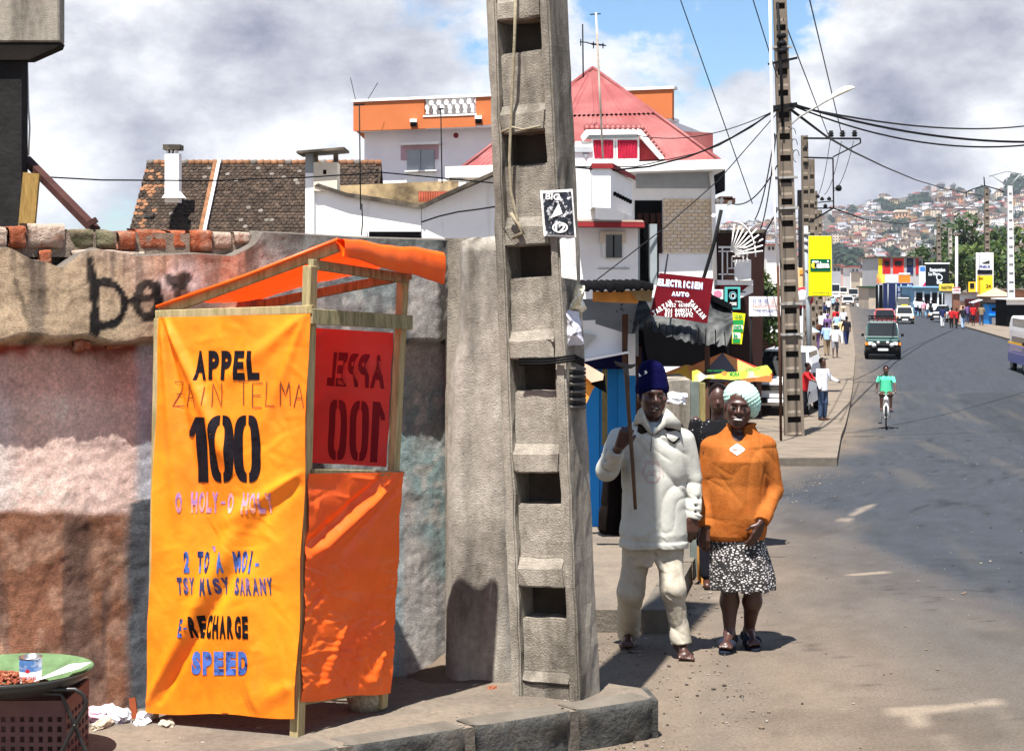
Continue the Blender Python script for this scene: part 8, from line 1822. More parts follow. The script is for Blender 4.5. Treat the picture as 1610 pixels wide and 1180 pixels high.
 mb = MB(); mb.box((0, y0-.012, gz), (W*.52, .05, .17), M_blkp); g = mb.build('grille', t)
 for k in range(3): mb = MB(); mb.box((0, y0-.04, gz-.055+.055*k), (W*.5, .012, .014), M_chr); mb.build('grille_slat', g)
 for sx in (-1, 1):
  mb = MB(); mb.box((sx*W*.34, y0-.015, gz), (.24, .06, .16), M_lampw); mb.build('headlight', t, bevel=.02); mb = MB(); mb.box((sx*W*.455, y0+.0, gz), (.12, .10, .15), M_amb); mb.build('indicator', t)
  mb = MB(); mb.box((sx*W*.42, y1+.005, hb*.80), (.16, .05, .26), M_redl); mb.build('tail_light', t)
 mb = MB(); mb.box((0, y0-.13, bz), (.5, .012, .11), M_whp); mb.build('number_plate', t); mb = MB(); mb.box((0, y1+.125, bz+.05), (.5, .012, .11), M_whp); mb.build('number_plate', t)
 if rack:
  mb = MB()
  for zz in (H+.10, H+.24): mb.tube([(-w*.75, ys+slope+.1, zz), (w*.75, ys+slope+.1, zz), (w*.75, rb-.3, zz), (-w*.75, rb-.3, zz)], .022, M_blkp, 5, closed=True)
  for k in range(7): mb.tube([(-w*.75+w*1.5*k/6, ys+slope+.1, H-.02), (-w*.75+w*1.5*k/6, ys+slope+.1, H+.24)], .018, M_blkp, 5)
  for k in range(5): yy = ys+slope+.2+k*.4; mb.tube([(-w*.75, yy, H+.10), (w*.75, yy, H+.10)], .018, M_blkp, 5)
  mb.build('roof_rack', t)
 if extras: extras(t, y0, y1, w, H, hb)
 return t
def lcx(t, y0, y1, w, H, hb):
 for sx, z_, r_ in ((-.45, .72, .12), (.42, .74, .12), (-.24, .86, .08), (.22, .86, .08)): mb = MB(); mb.cyl((sx, y0-.16, z_), r_, .08, M_chr, 'Y', 14); mb.cyl((sx, y0-.205, z_), r_*.85, .01, M_lampw, 'Y', 14); mb.build('spot_lamp', t)
 mb = MB(); mb.tube([(-.6, y0-.12, .5), (-.6, y0-.16, .82), (.6, y0-.16, .82), (.6, y0-.12, .5)], .025, M_blkp, 6); mb.build('bull_bar', t)
 mb = MB(); mb.box((0, y0+.04, clear_+.18), (w*1.9, .1, .46), M_blkp); mb.build('front_skirt', t)
clear_ = .3
vehicle('dark green four-wheel drive with roof rack and round spot lamps driving towards the camera', 'car', 1387, 83, -12, paint('dark_green_paint', (.006, .055, .045)), 1.80, 1.88, 4.4, hood=.30, beltz=.58, clear=.34, nose_h=.66, suv=True, rack=True, extras=lcx, name='off_road_car')
vehicle('red car following close behind the dark green four-wheel drive', 'car', 1391, 118, -12, paint('crimson_paint', (.45, .02, .035)), 1.66, 1.75, 4.2, suv=True, beltz=.60, name='red_car')
def taxi(t, y0, y1, w, H, hb): mb = MB(); mb.box((0, .1, H+.08), (.55, .22, .15), pm('taxi_sign_yellow', (.7, .42, .05), .5, .05, 1, 0)); mb.build('roof_sign', t)
vehicle('small white taxi with yellow roof sign seen from behind beside the red car', 'taxi', 1422, 141, -12, paint('off_white_paint', (.74, .71, .62)), 1.56, 1.52, 3.7, hood=.26, suv=True, beltz=.55, nose_h=.6, extras=taxi, name='taxi')
vehicle('white car approaching at the far zebra crossing', 'car', 1333, 226, -12, paint('white_car_paint', (.78, .78, .78)), 1.7, 1.42, 4.1, name='white_car')
def rackx(t, y0, y1, w, H, hb): pass
vehicle('dark vehicle with loaded roof parked behind the white taxi', 'car', 1421, 172, -12, paint('dark_grey_paint', (.03, .03, .035)), 1.7, 1.9, 4.4, suv=True, rack=True)
vehicle('silver parked car on the right pavement by the blue shop', 'car', 1485, 146, -35, paint('silver_paint', (.55, .57, .58)), 1.66, 1.42, 4.0, dz=.13)
def busx(t, y0, y1, w, H, hb):
 for sx in (-1, 1):
  mb = MB(); mb.box((sx*(w+.003), 0, hb+.02), (.02, (y1-y0)*.96, .09), pm('yellow_stripe', (.85, .45, .03), .5, .05, 1, 0)); mb.build('side_stripe', t)
 mb = MB(); mb.box((0, y0+.03, hb+.02), (w*1.86, .1, .09), pm('yellow_stripe', (0, 0, 0))); mb.build('front_stripe', t)
 mb = MB(); mb.cyl((-.55, y0-.02, hb-.2), .14, .1, M_lampw, 'Y', 16); mb.build('round_headlight', t)
vehicle('white and blue minibus with yellow stripe entering at the right edge', 'minibus', 1634, 71, -8, paint('white_bus_paint', (.78, .78, .78)), 1.9, 2.5, 5.0, hood=.03, beltz=.50, clear=.40, nose_h=.66, van=True, lower=paint('bus_blue_paint', (.012, .02, .32)), extras=busx, name='minibus')
vehicle('white boxy car parked on the pavement behind the banded pole', 'car', 1237, 49, -18, paint('white_gloss_paint', (.8, .8, .8)), 1.74, 1.95, 4.3, hood=.28, beltz=.56, clear=.34, nose_h=.70, suv=True, dz=.14)
def tukx(t, y0, y1, w, H, hb): mb = MB(); mb.box((0, .1, H+.02), (w*2.1, (y1-y0)*.8, .06), M_whp); mb.build('canopy', t)
vehicle('small green and white three-wheeler van far off at the right kerb', 'van', 1377, 232, -8, paint('white_tuk_paint', (.78, .78, .78)), 1.45, 1.9, 3.0, hood=.06, beltz=.45, van=True, lower=paint('green_tuk_paint', (.02, .38, .14)), extras=tukx, name='three_wheeler')
for i, (px, Y, lab, h_) in enumerate(((1313, 300, 'white lorry far off on the left lane under the banner', 2.9), (1325, 330, 'white van in the far queue right of the white lorry', 2.2), (1341, 290, 'dark-windowed pale van in the far traffic by the right lane', 2.1), (1362, 300, 'pale blue van parked far off at the right kerb', 2.4), (1372, 262, 'blue-grey pickup parked before the far blue van', 1.9))):
 vehicle(lab, 'van', px, Y, -10, paint('far_%s_paint' % ('white', 'cream', 'grey', 'blue', 'slate')[i], ((.75, .75, .75), (.7, .65, .55), (.5, .5, .48), (.4, .5, .62), (.15, .2, .28))[i]), 1.9, h_, 4.8, van=True, hood=.08, beltz=.5, name='distant_van')
# ================================================================ right side of the street
def block(name, label, cat, x0, y0, x1, Y, depth, mat, roofm=None, wins=None, winmat=None, extra=None, base=None):
 t = thing(name, label, cat, (0, 0, 0)); yb = base or gpy(Y)+1; part('wall', t, x0, y0, x1, yb, Y, depth, mat)
 if roofm: part('roof', t, x0-1.5, y0-2, x1+1.5, y0, Y-.5, depth+1, roofm)
 for (a, b, c, d) in (wins or []): part('window', t, a, b, c, d, Y-.04, .06, winmat or M_win)
 return t
A_ = 'building'; M_sbd2 = pm('dull_panel', (.45, .45, .46), .8, .1, .5, 0)
t = block('colourful_block', 'shop block painted red, yellow and white above the signboards on the right', A_, 1381, 405, 1451, 216, 10, M_sbd2, M_slab)
for a, b, m in ((1381, 1387, pm('signal_yellow', (.85, .55, .02), .7, .05, 1, 0)), (1388, 1400, c_rd), (1404, 1421, pm('bright_red_wall', (.62, .03, .02), .8, .08, 1, 0)), (1426, 1436, c_nv), (1440, 1444, c_rd)): part('painted_bay', t, a, 406, b, 431, 215.9, .08, m)
for a, b in ((1391, 1398), (1407, 1418), (1427, 1434), (1445, 1449)): part('window', t, a, 410, b, 417, 215.8, .05, M_win)
M_sbd = pm('pale_blue_panel', (.55, .60, .68), .7, .08, 1, 0)
def board(label, x0, y0, x1, y1, Y, mat, texts=(), legs=True, name='signboard', th=.15, cat='sign'):
 t = thing(name, label, cat, (0, 0, 0)); part('sign_face', t, x0, y0, x1, y1, Y, th, mat)
 if legs:
  for x in (x0+(x1-x0)*.2, x0+(x1-x0)*.8): mb = MB(); mb.tube([P(x, y1, Y+.1), P(x, gpy(Y), Y+.1)], .06, M_gry, 5); mb.build('leg', t)
 if texts: lettering([q if len(q) == 8 else q for q in texts], lambda a, b: P(a, b, Y-.04)).build('sign_lettering', t)
 return t
board('wide pale blue-grey signboard over the right-hand shops', 1392, 431, 1413, 444, 176, M_sbd)
board('bright orange signboard with white top edge beside the pale one', 1413, 432, 1431, 444, 175, pm('orange_board', (.85, .18, .02), .6, .05, 1, 0), [('~rect', 1413, 429, 1431, 431.5, 0, 0, M_whp)])
board('yellow and red small signboard left of the pale blue one', 1379, 431, 1391, 445, 185, pm('yellow_sign', (.85, .7, .1), .6, .3, .5, 0, col2=(.7, .1, .05), c2scale=.5))
block('navy_shop', 'navy panelled shop front under the orange signboard', 'shop', 1408, 445, 1436, 178, 6, pm('navy_wall', (.02, .035, .14), .7, .1, 1, 0), None, [(1412, 450, 1418, 458), (1420, 450, 1426, 458), (1428, 447, 1434, 452), (1412, 461, 1418, 470)], flat('pale_poster', (.35, .4, .55), .6))
block('dark_awning_shop', 'shop with dark green awning left of the navy front', 'shop', 1366, 452, 1407, 205, 6, pm('beige_shop_wall', (.5, .42, .33), .9, .2, .6, 0), pm('dark_green_awning', (.015, .07, .03), .8, .1, 1, 0), [(1385, 455, 1404, 472)], M_dark)
block('grey_fascia_shop', 'shop with dark lettered fascia beside the navy front', 'shop', 1392, 448, 1409, 188, 5, M_dark, None)
t = block('blue_shop', 'pale blue shop front with white pillars behind the silver car', 'shop', 1436, 452, 1492, 170, 6, pm('pale_blue_shop', (.22, .42, .58), .8, .1, 1, 0), pm('blue_roof_edge', (.2, .4, .6), .7, .1, 1, 0), [(1441, 460, 1450, 488), (1454, 462, 1462, 488), (1466, 460, 1473, 487), (1476, 462, 1488, 486)], M_dark)
for x in (1438, 1451, 1463, 1474): part('pillar', t, x, 458, x+2, 492, 169.9, .1, M_whp)
t = board('black billboard with white scribbled lettering above the blue shop', 1455, 414, 1492, 450, 172, pm('black_board', (.010, .012, .014), .5, .1, 1, 0), [('Restauration', 1462, 421, 1486, 427, .03, 0, M_wl), ('La Place', 1460, 428, 1478, 433, .03, 0, M_wl), ('~ring', 1472, 431, 1482, 441, 0, 0, M_wl), ('Bar', 1473, 441, 1482, 446, .03, 0, M_wl), ('~rect', 1454, 413, 1493, 415, 0, 0, M_whp)], name='billboard')
board('white banner with red triangle and blue top left of the black billboard', 1446, 418, 1455, 455, 171, M_whp, [('~rect', 1446.5, 419, 1454.5, 426, 0, 0, flat('mid_blue_print', (.05, .18, .6), .6)), ('~tri', 1447, 443, 1455, 453, 0, 0, flat('bright_red_print', (.7, .02, .08), .6))])
board('yellow signboard with dark lettering in front of the blue shop', 1477, 446, 1500, 457, 150, pm('mustard_board', (.75, .55, .08), .6, .1, 1, 0), [('FIVAROTANA', 1480, 449, 1497, 454, .03, 4, M_ink)])
t = thing('phone_shop_post', 'reddish post with white and red sign between yellow board and white wall', 'post', (0, 0, 0)); part('post', t, 1499, 462, 1509, gpy(138), 138, .5, pm('rust_pillar', (.25, .12, .08), .9, .3, 2, 0)); part('sign_face', t, 1498, 452, 1510, 461, 137.8, .1, M_whp); lettering([('TAXI', 1500, 454, 1508, 458, .05, 0, M_redp), ('~rect', 1498, 451.5, 1510, 453, 0, 0, M_redp)], lambda a, b: P(a, b, 137.7)).build('sign_lettering', t)
block('white_walled_shop', 'low shop with white upper wall and pale orange lower wall', 'shop', 1509, 461, 1538, 142, 5, M_whp, M_slab); part('orange_lower_wall', bpy.data.objects['white_walled_shop'], 1510, 473, 1537, gpy(141.9), 141.9, .1, pm('pale_orange_wall', (.62, .38, .25), .9, .1, 1, 0))
block('dark_stall', 'dark little stall with tilted grey sheet beside the beige hut', 'stall', 1527, 470, 1540, 139, 2, pm('dark_red_stall', (.10, .02, .02), .9, .2, 1, 0)); mb = MB(); mb.bar(P(1526, 476, 137), P(1542, 471, 137), 1.2, .05, M_sbd); mb.build('tilted_sheet', bpy.data.objects['dark_stall'])
board('square yellow sign with black emblem left of the tall yellow board', 1523, 443, 1534, 459, 143, pm('amber_board', (.85, .52, .03), .6, .05, 1, 0), [('~rect', 1525, 445, 1532, 453, 0, 0, M_ink), ('W', 1526, 446, 1531, 452, .05, 0, pm('amber_board', (0, 0, 0)))])
board('tall white and yellow advertising board tied to a pole', 1535, 397, 1562, 465, 145, M_whp, [('~rect', 1536, 433, 1561, 465, 0, 0, pm('amber_board', (0, 0, 0))), ('~rect', 1536.5, 424, 1560.5, 431, 0, 0, M_ink), ('ATOUT', 1540, 425.5, 1557, 430, .05, 0, M_wl), ('~tri', 1541, 409, 1556, 414, 0, 0, M_ink), ('PNEUS', 1540, 417, 1557, 421, .05, 0, M_navy), ('WWW', 1538, 436, 1546, 441, .05, 0, M_ink), ('24', 1550, 447, 1558, 453, .05, 0, M_ink)])
ROT = 'roundhouse'
t = thing('thatched_hut', 'beige conical-roofed hut behind the bright blue kiosk', 'hut', (0, 0, 0)); c = P(1565, 452, 141); hz_ = G(141)+2.1
mb = MB();
for k in range(10):
 a0, a1 = R(36*k), R(36*k+36); mb.add([c, Vector((c.x+1.75*math.cos(a0), c.y+1.75*math.sin(a0), hz_+.3)), Vector((c.x+1.75*math.cos(a1), c.y+1.75*math.sin(a1), hz_+.3))], [(0, 1, 2)], pm('beige_roof', (.50, .33, .24), .9, .15, 1, 0))
mb.build('roof', t); mb = MB(); mb.cyl((c.x, c.y, (hz_+.3+G(141))/2), 1.4, hz_+.3-G(141), pm('beige_hut_wall', (.42, .28, .2), .9, .2, 1, 0), 'Z', 10); mb.build('wall', t)
t = thing('blue_kiosk', 'bright blue square kiosk with white lower panel on the right pavement', 'kiosk', (0, 0, 0)); part('kiosk_wall', t, 1555, 478, 1579, gpy(134), 134, 1.6, M_blue); part('dark_opening', t, 1560, 484, 1571, 489, 133.9, .1, M_dark); part('counter', t, 1556, 494, 1575, 496, 133.6, .4, M_blue); part('white_panel', t, 1560, 499, 1573, 509, 133.9, .1, M_whp); part('roof', t, 1553, 475, 1580, 478, 133.7, 2.2, M_nv if False else M_blkp)
block('orange_wall_row', 'long orange-pink wall with dark roof edge behind the hut', 'wall', 1576, 456, 1640, 150, 4, pm('orange_pink_wall', (.55, .26, .15), .9, .15, 1, 0), M_slab)
block('white_stall_right', 'white canopied stall at the far right edge behind the minibus', 'stall', 1583, 471, 1640, 128, 3, M_dark, M_whp); part('white_fascia', bpy.data.objects['white_stall_right'], 1583, 471, 1640, 479, 127.9, .1, M_whp)
# ladder poles on the right
for px, Y, top, m, lab in ((1590, 135, 292, pm('whitewashed_pole', (.62, .62, .62), .9, .1, 1, 0), 'whitewashed ladder pole with V-shaped wire arms at the right'), (1553, 150, 295, M_conp, 'brown ladder pole carrying the tall white and yellow board'), (1477, 178, 340, M_conp, 'brown ladder pole behind the black billboard'), (1495, 182, 358, M_conl if False else M_concl, 'pale ladder pole between billboard and white lamp post')):
 b = Vector(((px-CX)/F*Y, Y, G(Y))); H = CAMZ-(top-CY)/F*Y-b.z; mb = pole_profile(H, .62, .36, .35, .25, .75, .1, .22, mat=m, nb=False); t, _ = place_pole('street_pole', b, 0, R(-.6), mb, lab)
 if px > 1550:
  o = b; tp = top; sc_ = 1 if px > 1580 else 1; arms_ = ([(1560, 276), (1582, 291)], [(1604, 274), (1590, 290)], [(1555, 277), (1583, 269), (1606, 274)]) if px > 1580 else ([(1519, 302), (1530, 297), (1548, 292), (1570, 298), (1578, 302)], [(1547, 278), (1548, 293)], [(1519, 302), (1519, 311)])
  for ar in arms_: mb = MB(); Mi = t.rotation_euler.to_matrix().inverted(); mb.tube([Mi @ (P(x, y, Y)-o) for x, y in ar], .06, M_gry if px > 1580 else M_wire, 5); mb.build('wire_arm', t)
t = thing('lamp_post', 'plain white post between the two right-hand pole groups', 'post', (0, 0, 0)); mb = MB(); mb.tube([P(1504, gpy(146), 146), P(1504, 372, 146)], [.16, .12], M_whp, 6); mb.build('post_shaft', t)
# trees and shrubs on the right
for i, (px, Y, py, r_, mats, lab) in enumerate(((1522, 215, 382, 5.6, [M_leafB, M_leafB, M_leafA], 'dark broad tree crown on the right against the hill'), (1560, 225, 386, 5.0, [M_leafB, M_leafA], 'second dark tree crown behind the tall yellow board'), (1510, 185, 415, 4.6, [M_leafA, M_leafC, M_leafB], 'mid-green tree right of the black billboard'), (1540, 180, 418, 4.0, [M_leafA, M_leafC], 'bright green shrub mass behind the white and yellow board'), (1582, 175, 415, 4.8, [M_leafC, M_leafA, M_leafB], 'yellow-green palm-like tree by the whitewashed pole'), (1612, 180, 405, 5.5, [M_leafA, M_leafC], 'green tree at the right edge of the view'), (1450, 235, 410, 3.5, [M_leafA, M_leafB], 'small green tree over the colourful block'))):
 x = (px-CX)/F*Y; z = G(Y); top = CAMZ-(py-CY)/F*Y; h = (top-z)/.72; tree('broad_tree', x, Y, h, r_, 1500, .34, mats, lab, seed=20+i, clumps=11, stretch=(1.05, .7, .75), crown=(top-z))
# ================================================================ far end of the street
fb = random.Random(11)
M_f = [pm('far_wall_%s' % n, c, .9, .12, .2, 0) for n, c in (('white', (.72, .70, .68)), ('pink', (.55, .36, .32)), ('cream', (.60, .50, .38)), ('brick', (.30, .12, .08)), ('grey', (.40, .41, .43)), ('ochre', (.48, .30, .16)))]
M_r = [pm('far_roof_%s' % n, c, .9, .15, .2, 0) for n, c in (('rust', (.17, .085, .065)), ('brown', (.10, .07, .055)), ('red', (.30, .09, .075)), ('grey', (.24, .24, .26)))]
def house_mesh(w, d, h, kind, mw, mr, nw=3, fl=2):
 mb = MB(); mb.box((0, 0, h/2-1.5), (w, d, h+3), mw); rh = w*.28
 if kind == 0: mb.add([(-w/2-.3, -d/2-.3, h), (w/2+.3, -d/2-.3, h), (w/2+.3, d/2+.3, h), (-w/2-.3, d/2+.3, h), (-w/2-.3, 0, h+rh), (w/2+.3, 0, h+rh)], [(0, 1, 5, 4), (2, 3, 4, 5), (1, 2, 5), (3, 0, 4), (0, 3, 2, 1)], mr)
 elif kind == 1: mb.add([(-w/2-.3, -d/2-.3, h), (w/2+.3, -d/2-.3, h), (w/2+.3, d/2+.3, h), (-w/2-.3, d/2+.3, h), (0, -d/2-.3, h+rh), (0, d/2+.3, h+rh)], [(0, 1, 4), (1, 2, 5, 4), (2, 3, 5), (3, 0, 4, 5), (0, 3, 2, 1)], mr);
 elif kind == 2: mb.add([(-w/2-.3, -d/2-.3, h), (w/2+.3, -d/2-.3, h), (w/2+.3, d/2+.3, h), (-w/2-.3, d/2+.3, h), (0, 0, h+rh)], [(0, 1, 4), (1, 2, 4), (2, 3, 4), (3, 0, 4), (0, 3, 2, 1)], mr)
 else: mb.box((0, 0, h+.15), (w+.4, d+.4, .3), mr)
 for f_ in range(fl):
  for k in range(nw):
   x = -w/2+w*(k+.5)/nw; z = h*(f_+.5)/fl; mb.box((x, -d/2-.02, z), (w/nw*.38, .06, h/fl*.42), M_win)
   mb.box((-w/2-.02, -d/2+d*(k+.5)/nw, z), (.06, d/nw*.38, h/fl*.42), M_win)
 return mb
protos = []
for i in range(14):
 w = fb.uniform(6, 10); d = fb.uniform(6, 9); h = fb.uniform(5, 8.5); q = house_mesh(w, d, h, (0, 1, 2, 0, 1, 3)[i % 6], M_f[(0, 0, 1, 2, 0, 3, 0, 4, 5, 0, 1, 0, 2, 3)[i]], M_r[(0, 1, 3, 1, 3, 1, 2)[i % 7]], nw=fb.choice((2, 3, 3, 4)), fl=2 if h < 7.5 else 3); o = q.build('proto'); o.data['look'] = '%s hillside house under a %s roof' % (q.mats[0].name[9:], [m_.name[9:] for m_ in q.mats if 'roof' in m_.name][0]) if any('roof' in m_.name for m_ in q.mats) else 'flat topped hillside house'; protos.append(o.data); bpy.data.objects.remove(o)
def invY(px, py):
 lo, hi = YH0+40, YH1-10
 for _ in range(22):
  m = (lo+hi)/2
  if hill_py(px, m) > py: lo = m
  else: hi = m
 return lo
far_stuff = MB(); cnt = 0; cand = []
for i in range(5200):
 px = fb.uniform(1135, 1640); st = float(np.interp(px, _skx, _sky)); py = st+2+(450-st)*fb.random()**.9
 wood = float(fbm(px*.022, py*.045, 3, 3));
 if wood > .60 or (px > 1530 and 325 < py < 400 and fb.random() < .75): continue
 cand.append((invY(px, py), px, py))
cand.sort(); seen = []
for Y, px, py in cand:
 wpx = 8.0*F/Y*.56
 if any(abs(px-a) < wpx and abs(py-b) < wpx*.5 for a, b in seen[-260:]): continue
 seen.append((px, py)); x = (px-CX)/F*Y; z = HZ(x, Y); me = protos[fb.randrange(14)]; rz = fb.uniform(-.7, .7)+(.0 if fb.random() < .6 else 1.57); sc = fb.uniform(.85, 1.25)
 if cnt < 290 and 1180 < px < 1612:
  o = link('hill_house', me, None, 'small '+me['look']+' amid the packed houses', 'house', 'houses packed on the far hill'); o.location = (x, Y, z); o.rotation_euler = (0, 0, rz); o.scale = (sc, sc, sc); cnt += 1
 else:
  Mx = Matrix.Translation((x, Y, z)) @ Matrix.Rotation(rz, 4, 'Z') @ Matrix.Scale(sc, 4); off = len(far_stuff.v)
  far_stuff.add([Mx @ v.co for v in me.vertices], [], M_f[0])
  sl = [far_stuff.slot(m_) for m_ in me.materials]
  for p in me.polygons: far_stuff.f.append(tuple(off+i for i in p.vertices)); far_stuff.m.append(sl[p.material_index]); far_stuff.sm.append(False)
far_stuff.build('distant_houses', None, 'the many farthest small houses that fill the upper hillside', 'houses', kind='stuff')
# trees over the hill
M_lh = [pm('far_foliage_a', (.022, .042, .028), .95, .3, .1, 0), pm('far_foliage_b', (.035, .055, .03), .95, .3, .1, 0)]
hw = MB(); rr = np.random.default_rng(3)
def clump(px, py, r_, n=70, up=.5):
 Y = invY(px, py); x = (px-CX)/F*Y; z = HZ(x, Y)
 for _ in range(n):
  d = rr.normal(size=3); d /= np.linalg.norm(d); p = Vector((x, Y, z+r_*up))+Vector(d*r_*rr.uniform(.5, 1)*np.array((1, .7, .75))); nrm = Vector(d+rr.normal(size=3)*.4+np.array((0, 0, .4))).normalized(); t = nrm.orthogonal().normalized()*r_*.26; b = nrm.cross(t).normalized()*r_*.2; hw.add([p-t, p+b, p+t, p-b], [(0, 1, 2, 3)], M_lh[rr.integers(2)])
for i in range(520):
 px = fb.uniform(1135, 1640); st = float(np.interp(px, _skx, _sky)); py = st+1+(448-st)*fb.random(); wood = float(fbm(px*.022, py*.045, 3, 3))
 if wood < .55 and fb.random() < .75 and not (px > 1530 and py < 400): continue
 clump(px, py, fb.uniform(3.5, 7)*(1.3 if wood > .6 else 1))
for px, py, r_ in ((1450, 327, 15), (1442, 331, 12), (1385, 327, 11), (1395, 330, 9), (1403, 333, 9), (1545, 312, 13), (1540, 316, 9), (1600, 305, 20), (1592, 312, 15), (1512, 303, 7), (1508, 300, 7), (1340, 434, 9), (1325, 420, 12), (1335, 426, 12), (1316, 412, 12), (1345, 415, 10)): clump(px, py, r_, 220, .7)
hw.build('hill_woodland', None, 'dark trees scattered between the houses of the far hill', 'trees', kind='stuff')
# landmarks on the hill
def far_block(label, x0, y0, x1, y1, mat, roofm, cols, rows_n, name='hill_building', tri=0, cat='building'):
 Y = invY((x0+x1)/2, y1+2); t = thing(name, label, cat, (0, 0, 0)); part('wall', t, x0, y0, x1, y1+6, Y, 14, mat)
 if tri: partp('roof', t, [(x0-1, y0), (x1+1, y0), (x1-tri, y0-tri*.8), (x0+tri, y0-tri*.8)], Y-1, 15, roofm)
 else: part('roof', t, x0-.7, y0-1.5, x1+.7, y0, Y-1, 16, roofm)
 cw = (x1-x0)/cols; rh = (y1-y0)/rows_n
 for i in range(cols):
  for j in range(rows_n): part('window', t, x0+cw*(i+.3), y0+rh*(j+.28), x0+cw*(i+.7), y0+rh*(j+.78), Y-.15, .1, M_win)
 return t
M_bl = pm('landmark_brick', (.34, .15, .09), .9, .1, .1, 0)
far_block('big dark red brick block high on the hill', 1481, 311, 1504, 322, M_bl, M_r[1], 5, 2); far_block('orange brick wing right of the big hilltop block', 1504, 308, 1515, 323, pm('orange_brick_wall', (.55, .24, .12), .9, .1, .1, 0), M_r[0], 2, 2)
far_block('long brick institute with white roof line, left wing', 1462, 329, 1487, 337, M_bl, M_f[0], 9, 2); far_block('central brick gatehouse between the two institute wings', 1488, 324, 1499, 339, M_bl, M_r[0], 3, 3); far_block('right wing of the long brick institute', 1500, 327, 1526, 337, M_bl, M_f[0], 8, 2)
far_block('white three-storey building with many windows below the ridge', 1353, 341, 1385, 353, M_f[0], M_r[3], 9, 3); far_block('yellow church hall on the left shoulder of the hill', 1400, 314, 1414, 322, pm('yellow_church_wall', (.65, .52, .25), .9, .1, .1, 0), M_r[0], 4, 1, tri=3); far_block('long pink-roofed hall left of the orange villa', 1376, 335, 1405, 339, M_f[0], pm('pink_roof', (.55, .22, .18), .9, .1, .1, 0), 7, 1, tri=3); far_block('orange villa with pale roof halfway up the hill', 1408, 333, 1428, 342, pm('villa_orange', (.6, .33, .18), .9, .1, .1, 0), M_f[2], 4, 1, tri=4); far_block('red roofed white villa near the crest', 1438, 304, 1452, 309, M_f[0], M_r[2], 4, 1, tri=3); far_block('white-arcaded building in the middle of the hillside', 1444, 355, 1472, 362, M_f[0], M_f[0], 9, 1); far_block('white terrace block low on the right of the hill', 1570, 373, 1606, 386, M_f[0], M_f[0], 6, 2); far_block('red gabled chapel far down the street end', 1318, 438, 1329, 450, M_bl, M_r[2], 2, 1, tri=4, cat='chapel')
PAL = thing('hilltop_palace', 'old palace with square corner towers crowning the hill', 'palace', (0, 0, 0)); Yp_ = YH1-12; M_pal = pm('palace_stone', (.34, .33, .31), .9, .1, .1, 0)
part('wall', PAL, 1464, 293, 1498, 306, Yp_, 20, pm('palace_rose_wall', (.55, .45, .42), .9, .1, .1, 0))
for x0, x1, yt in ((1457, 1463, 293), (1474, 1486, 290), (1496, 1503, 291)):
 tw_ = part('tower', PAL, x0, yt, x1, 306, Yp_-2, 10, M_pal); partp('tower_roof', PAL, [(x0-1, yt), (x1+1, yt), (x1-1.2, yt-2.6), ((x0+x1)/2, yt-3.8), (x0+1.2, yt-2.6)], Yp_-3, 11, M_r[3]); part('tower_window', PAL, x0+1.5, yt+3, x1-1.5, yt+6.5, Yp_-2.3, .2, M_win)
part('steep_roof', PAL, 1476, 288, 1484, 291, Yp_-2, 8, M_r[3])
# buildings lining the far street
ORD = ('first', 'second', 'third', 'fourth', 'fifth', 'sixth', 'seventh')
for i in range(14):
 sd2 = i % 2; Y = 235+i*24; x = Ledge(Y)-7-fb.uniform(0, 3) if sd2 == 0 else Redge(Y)+7+fb.uniform(0, 3)
 o = link('street_house', protos[fb.randrange(14)], None, ORD[i//2]+(' house on the left side of the far street, counting away' if sd2 == 0 else ' house on the right side of the far street, counting away'), 'house', 'houses lining the far street'); o.location = (x, Y, G(Y)); o.scale = (.8, .8, .75); o.rotation_euler = (0, 0, R(-12))
for i, (x0, y0, x1, Y, m) in enumerate(((1308, 418, 1322, 420, M_f[4]), (1322, 424, 1336, 470, M_f[1]), (1337, 420, 1352, 450, M_f[0]), (1352, 428, 1372, 380, M_f[2]), (1290, 425, 1308, 360, M_f[0]), (1230, 405, 1262, 230, M_f[0]), (1205, 385, 1228, 120, M_f[0]))): block('far_street_building', ('grey-blue block just right of the yellow banner', 'pinkish building at the head of the street', 'white building closing the street view', 'cream building left of the colourful block', 'pale house hidden behind the yellow banner', 'white house seen between banded pole and banner', 'white wall left of the banded pole above the bush')[i], A_, x0, y0, x1, Y, 10, m, M_r[i % 4], [(x0+3, y0+3, x0+6, y0+8), (x0+9, y0+3, x0+12, y0+8)])
# ================================================================ wires
def wire(label, a, b, s=0.0, r_=.012, mids=None):
 mb = MB(); pts = sag(P(*a), P(*b), s, 16) if not mids else [P(*a)]+[P(*m) for m in mids]+[P(*b)]; mb.tube(pts, r_, M_wire, 5); mb.build('wire', None, label, 'wire')
wire('thin wire crossing low over the tiled roof to the near pole', (48, 277, 20), (800, 290, 24), .0, .010, [(160, 283, 20), (330, 284, 21), (480, 279, 22), (600, 271, 23)])
wire('sagging black cable drooping across the white outhouse wall', (663, 349, 29.5), (790, 323, 29.5), 0, .016, [(690, 340, 29.5), (720, 333, 29.5), (752, 329, 29.5)])
mb = MB(); mb.tube([P(569, 320, 29.8), P(570, 352, 29.75), P(568, 370, 29.8)], .012, M_wire, 5); mb.build('wire', None, 'short cable hanging down the white outhouse wall', 'wire')
Ypo = 36.4
wire('upper wire from the red roof to the banded pole', (1002, 213, 42), (1222, 172, Ypo), .3)
wire('heavy cable from the house eave rising to the banded pole', (905, 263, 35), (1222, 170, Ypo), 0, .022, [(960, 268, 35), (1020, 262, 35.4), (1080, 247, 35.8), (1130, 228, 36), (1180, 200, 36.2)])
wire('second cable sagging beneath the heavy one to the banded pole', (900, 262, 35), (1222, 173, Ypo), 0, .012, [(1000, 262, 35), (1100, 240, 35.8), (1150, 216, 36)])
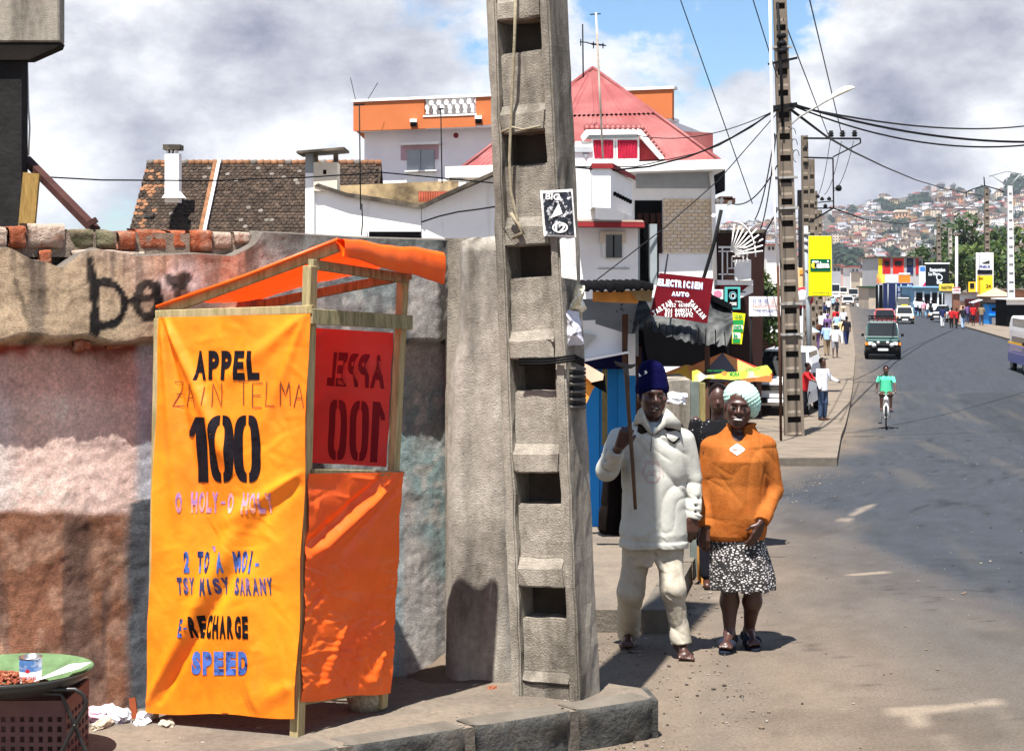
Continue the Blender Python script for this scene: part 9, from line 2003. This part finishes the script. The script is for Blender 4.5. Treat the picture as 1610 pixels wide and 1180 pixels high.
wire('long straight wire from the stall wall up across the brick panel to the banded pole', (938, 440, 30), (1222, 178, Ypo), 0, .012, [(1045, 358, 33), (1130, 283, 35)])
wire('long wire slanting from the top of the frame down past the brick house', (1070, 0, 34), (1183, 320, 37), .0)
wire('thin wire slanting past the thin mast from the top edge', (1184, 0, 33), (1222, 122, 36), 0)
wire('thin wire descending to the left insulator of the power pole', (1232, 30, 36.5), (1306, 222, 61), 0, .016)
wire('wire descending from the top edge to the middle insulator', (1273, 0, 40), (1324, 214, 61), .0, .018)
wire('upper thick cable running right from the banded pole', (1243, 163, Ypo), (1640, 223, 40), .25, .030)
wire('lower thick cable running right from the banded pole', (1243, 165, Ypo), (1640, 225, 40), .42, .022)
wire('twisted cable running almost level to the right edge', (1243, 166, Ypo), (1640, 194, 60), .35, .026)
wire('cable dropping from the banded pole towards the right-hand poles', (1243, 172, Ypo), (1545, 308, 149), 0, .035, [(1300, 215, 48), (1340, 238, 58), (1390, 262, 75), (1440, 283, 95), (1490, 298, 120)])
wire('cable from power pole to the brown right-hand pole', (1312, 328, 62), (1547, 310, 149), 0, .03, [(1360, 345, 70), (1420, 352, 90), (1490, 340, 120)])
for k, (x0, y0, x1, y1) in enumerate(((1218, 210, 1187, 345), (1220, 212, 1196, 360), (1222, 260, 1150, 320), (1222, 330, 1160, 390))): wire(('steep cable fanning down left of the banded pole', 'second steep cable beside the thin mast', 'loose wire from the banded pole towards the metal petals', 'wire running down to the iron fan grille')[k], (x0, y0, 36), (x1, y1, 40), .3, .016)
wire('wire across the hill between the right-hand poles', (1500, 365, 170), (1640, 366, 170), .2, .03)
for k, (xa, xb) in enumerate(((1305, 1284), (1323, 1296), (1342, 1309))): mb = MB(); mb.tube(sag(P(xa, 222, 62), P(xb, 310-k*4, 62), .4, 12), .012, M_wire, 4); mb.build('wire', None, ('jumper lead looping down from the left insulator', 'jumper lead looping down from the middle insulator', 'jumper lead looping down from the right insulator')[k], 'wire')
# ================================================================ the air
mh = bpy.data.materials.new('haze'); mh.use_nodes = True; hn_ = mh.node_tree; hn_.nodes.clear(); pv = hn_.nodes.new('ShaderNodeVolumePrincipled'); pv.inputs['Color'].default_value = (.80, .88, 1, 1); pv.inputs['Density'].default_value = .00009; pv.inputs['Anisotropy'].default_value = .2; om = hn_.nodes.new('ShaderNodeOutputMaterial'); hn_.links.new(pv.outputs[0], om.inputs['Volume'])
mb = MB(); mb.box((0, 1470, 75), (5200, 3300, 180), mh); mb.build('haze', kind='stuff')
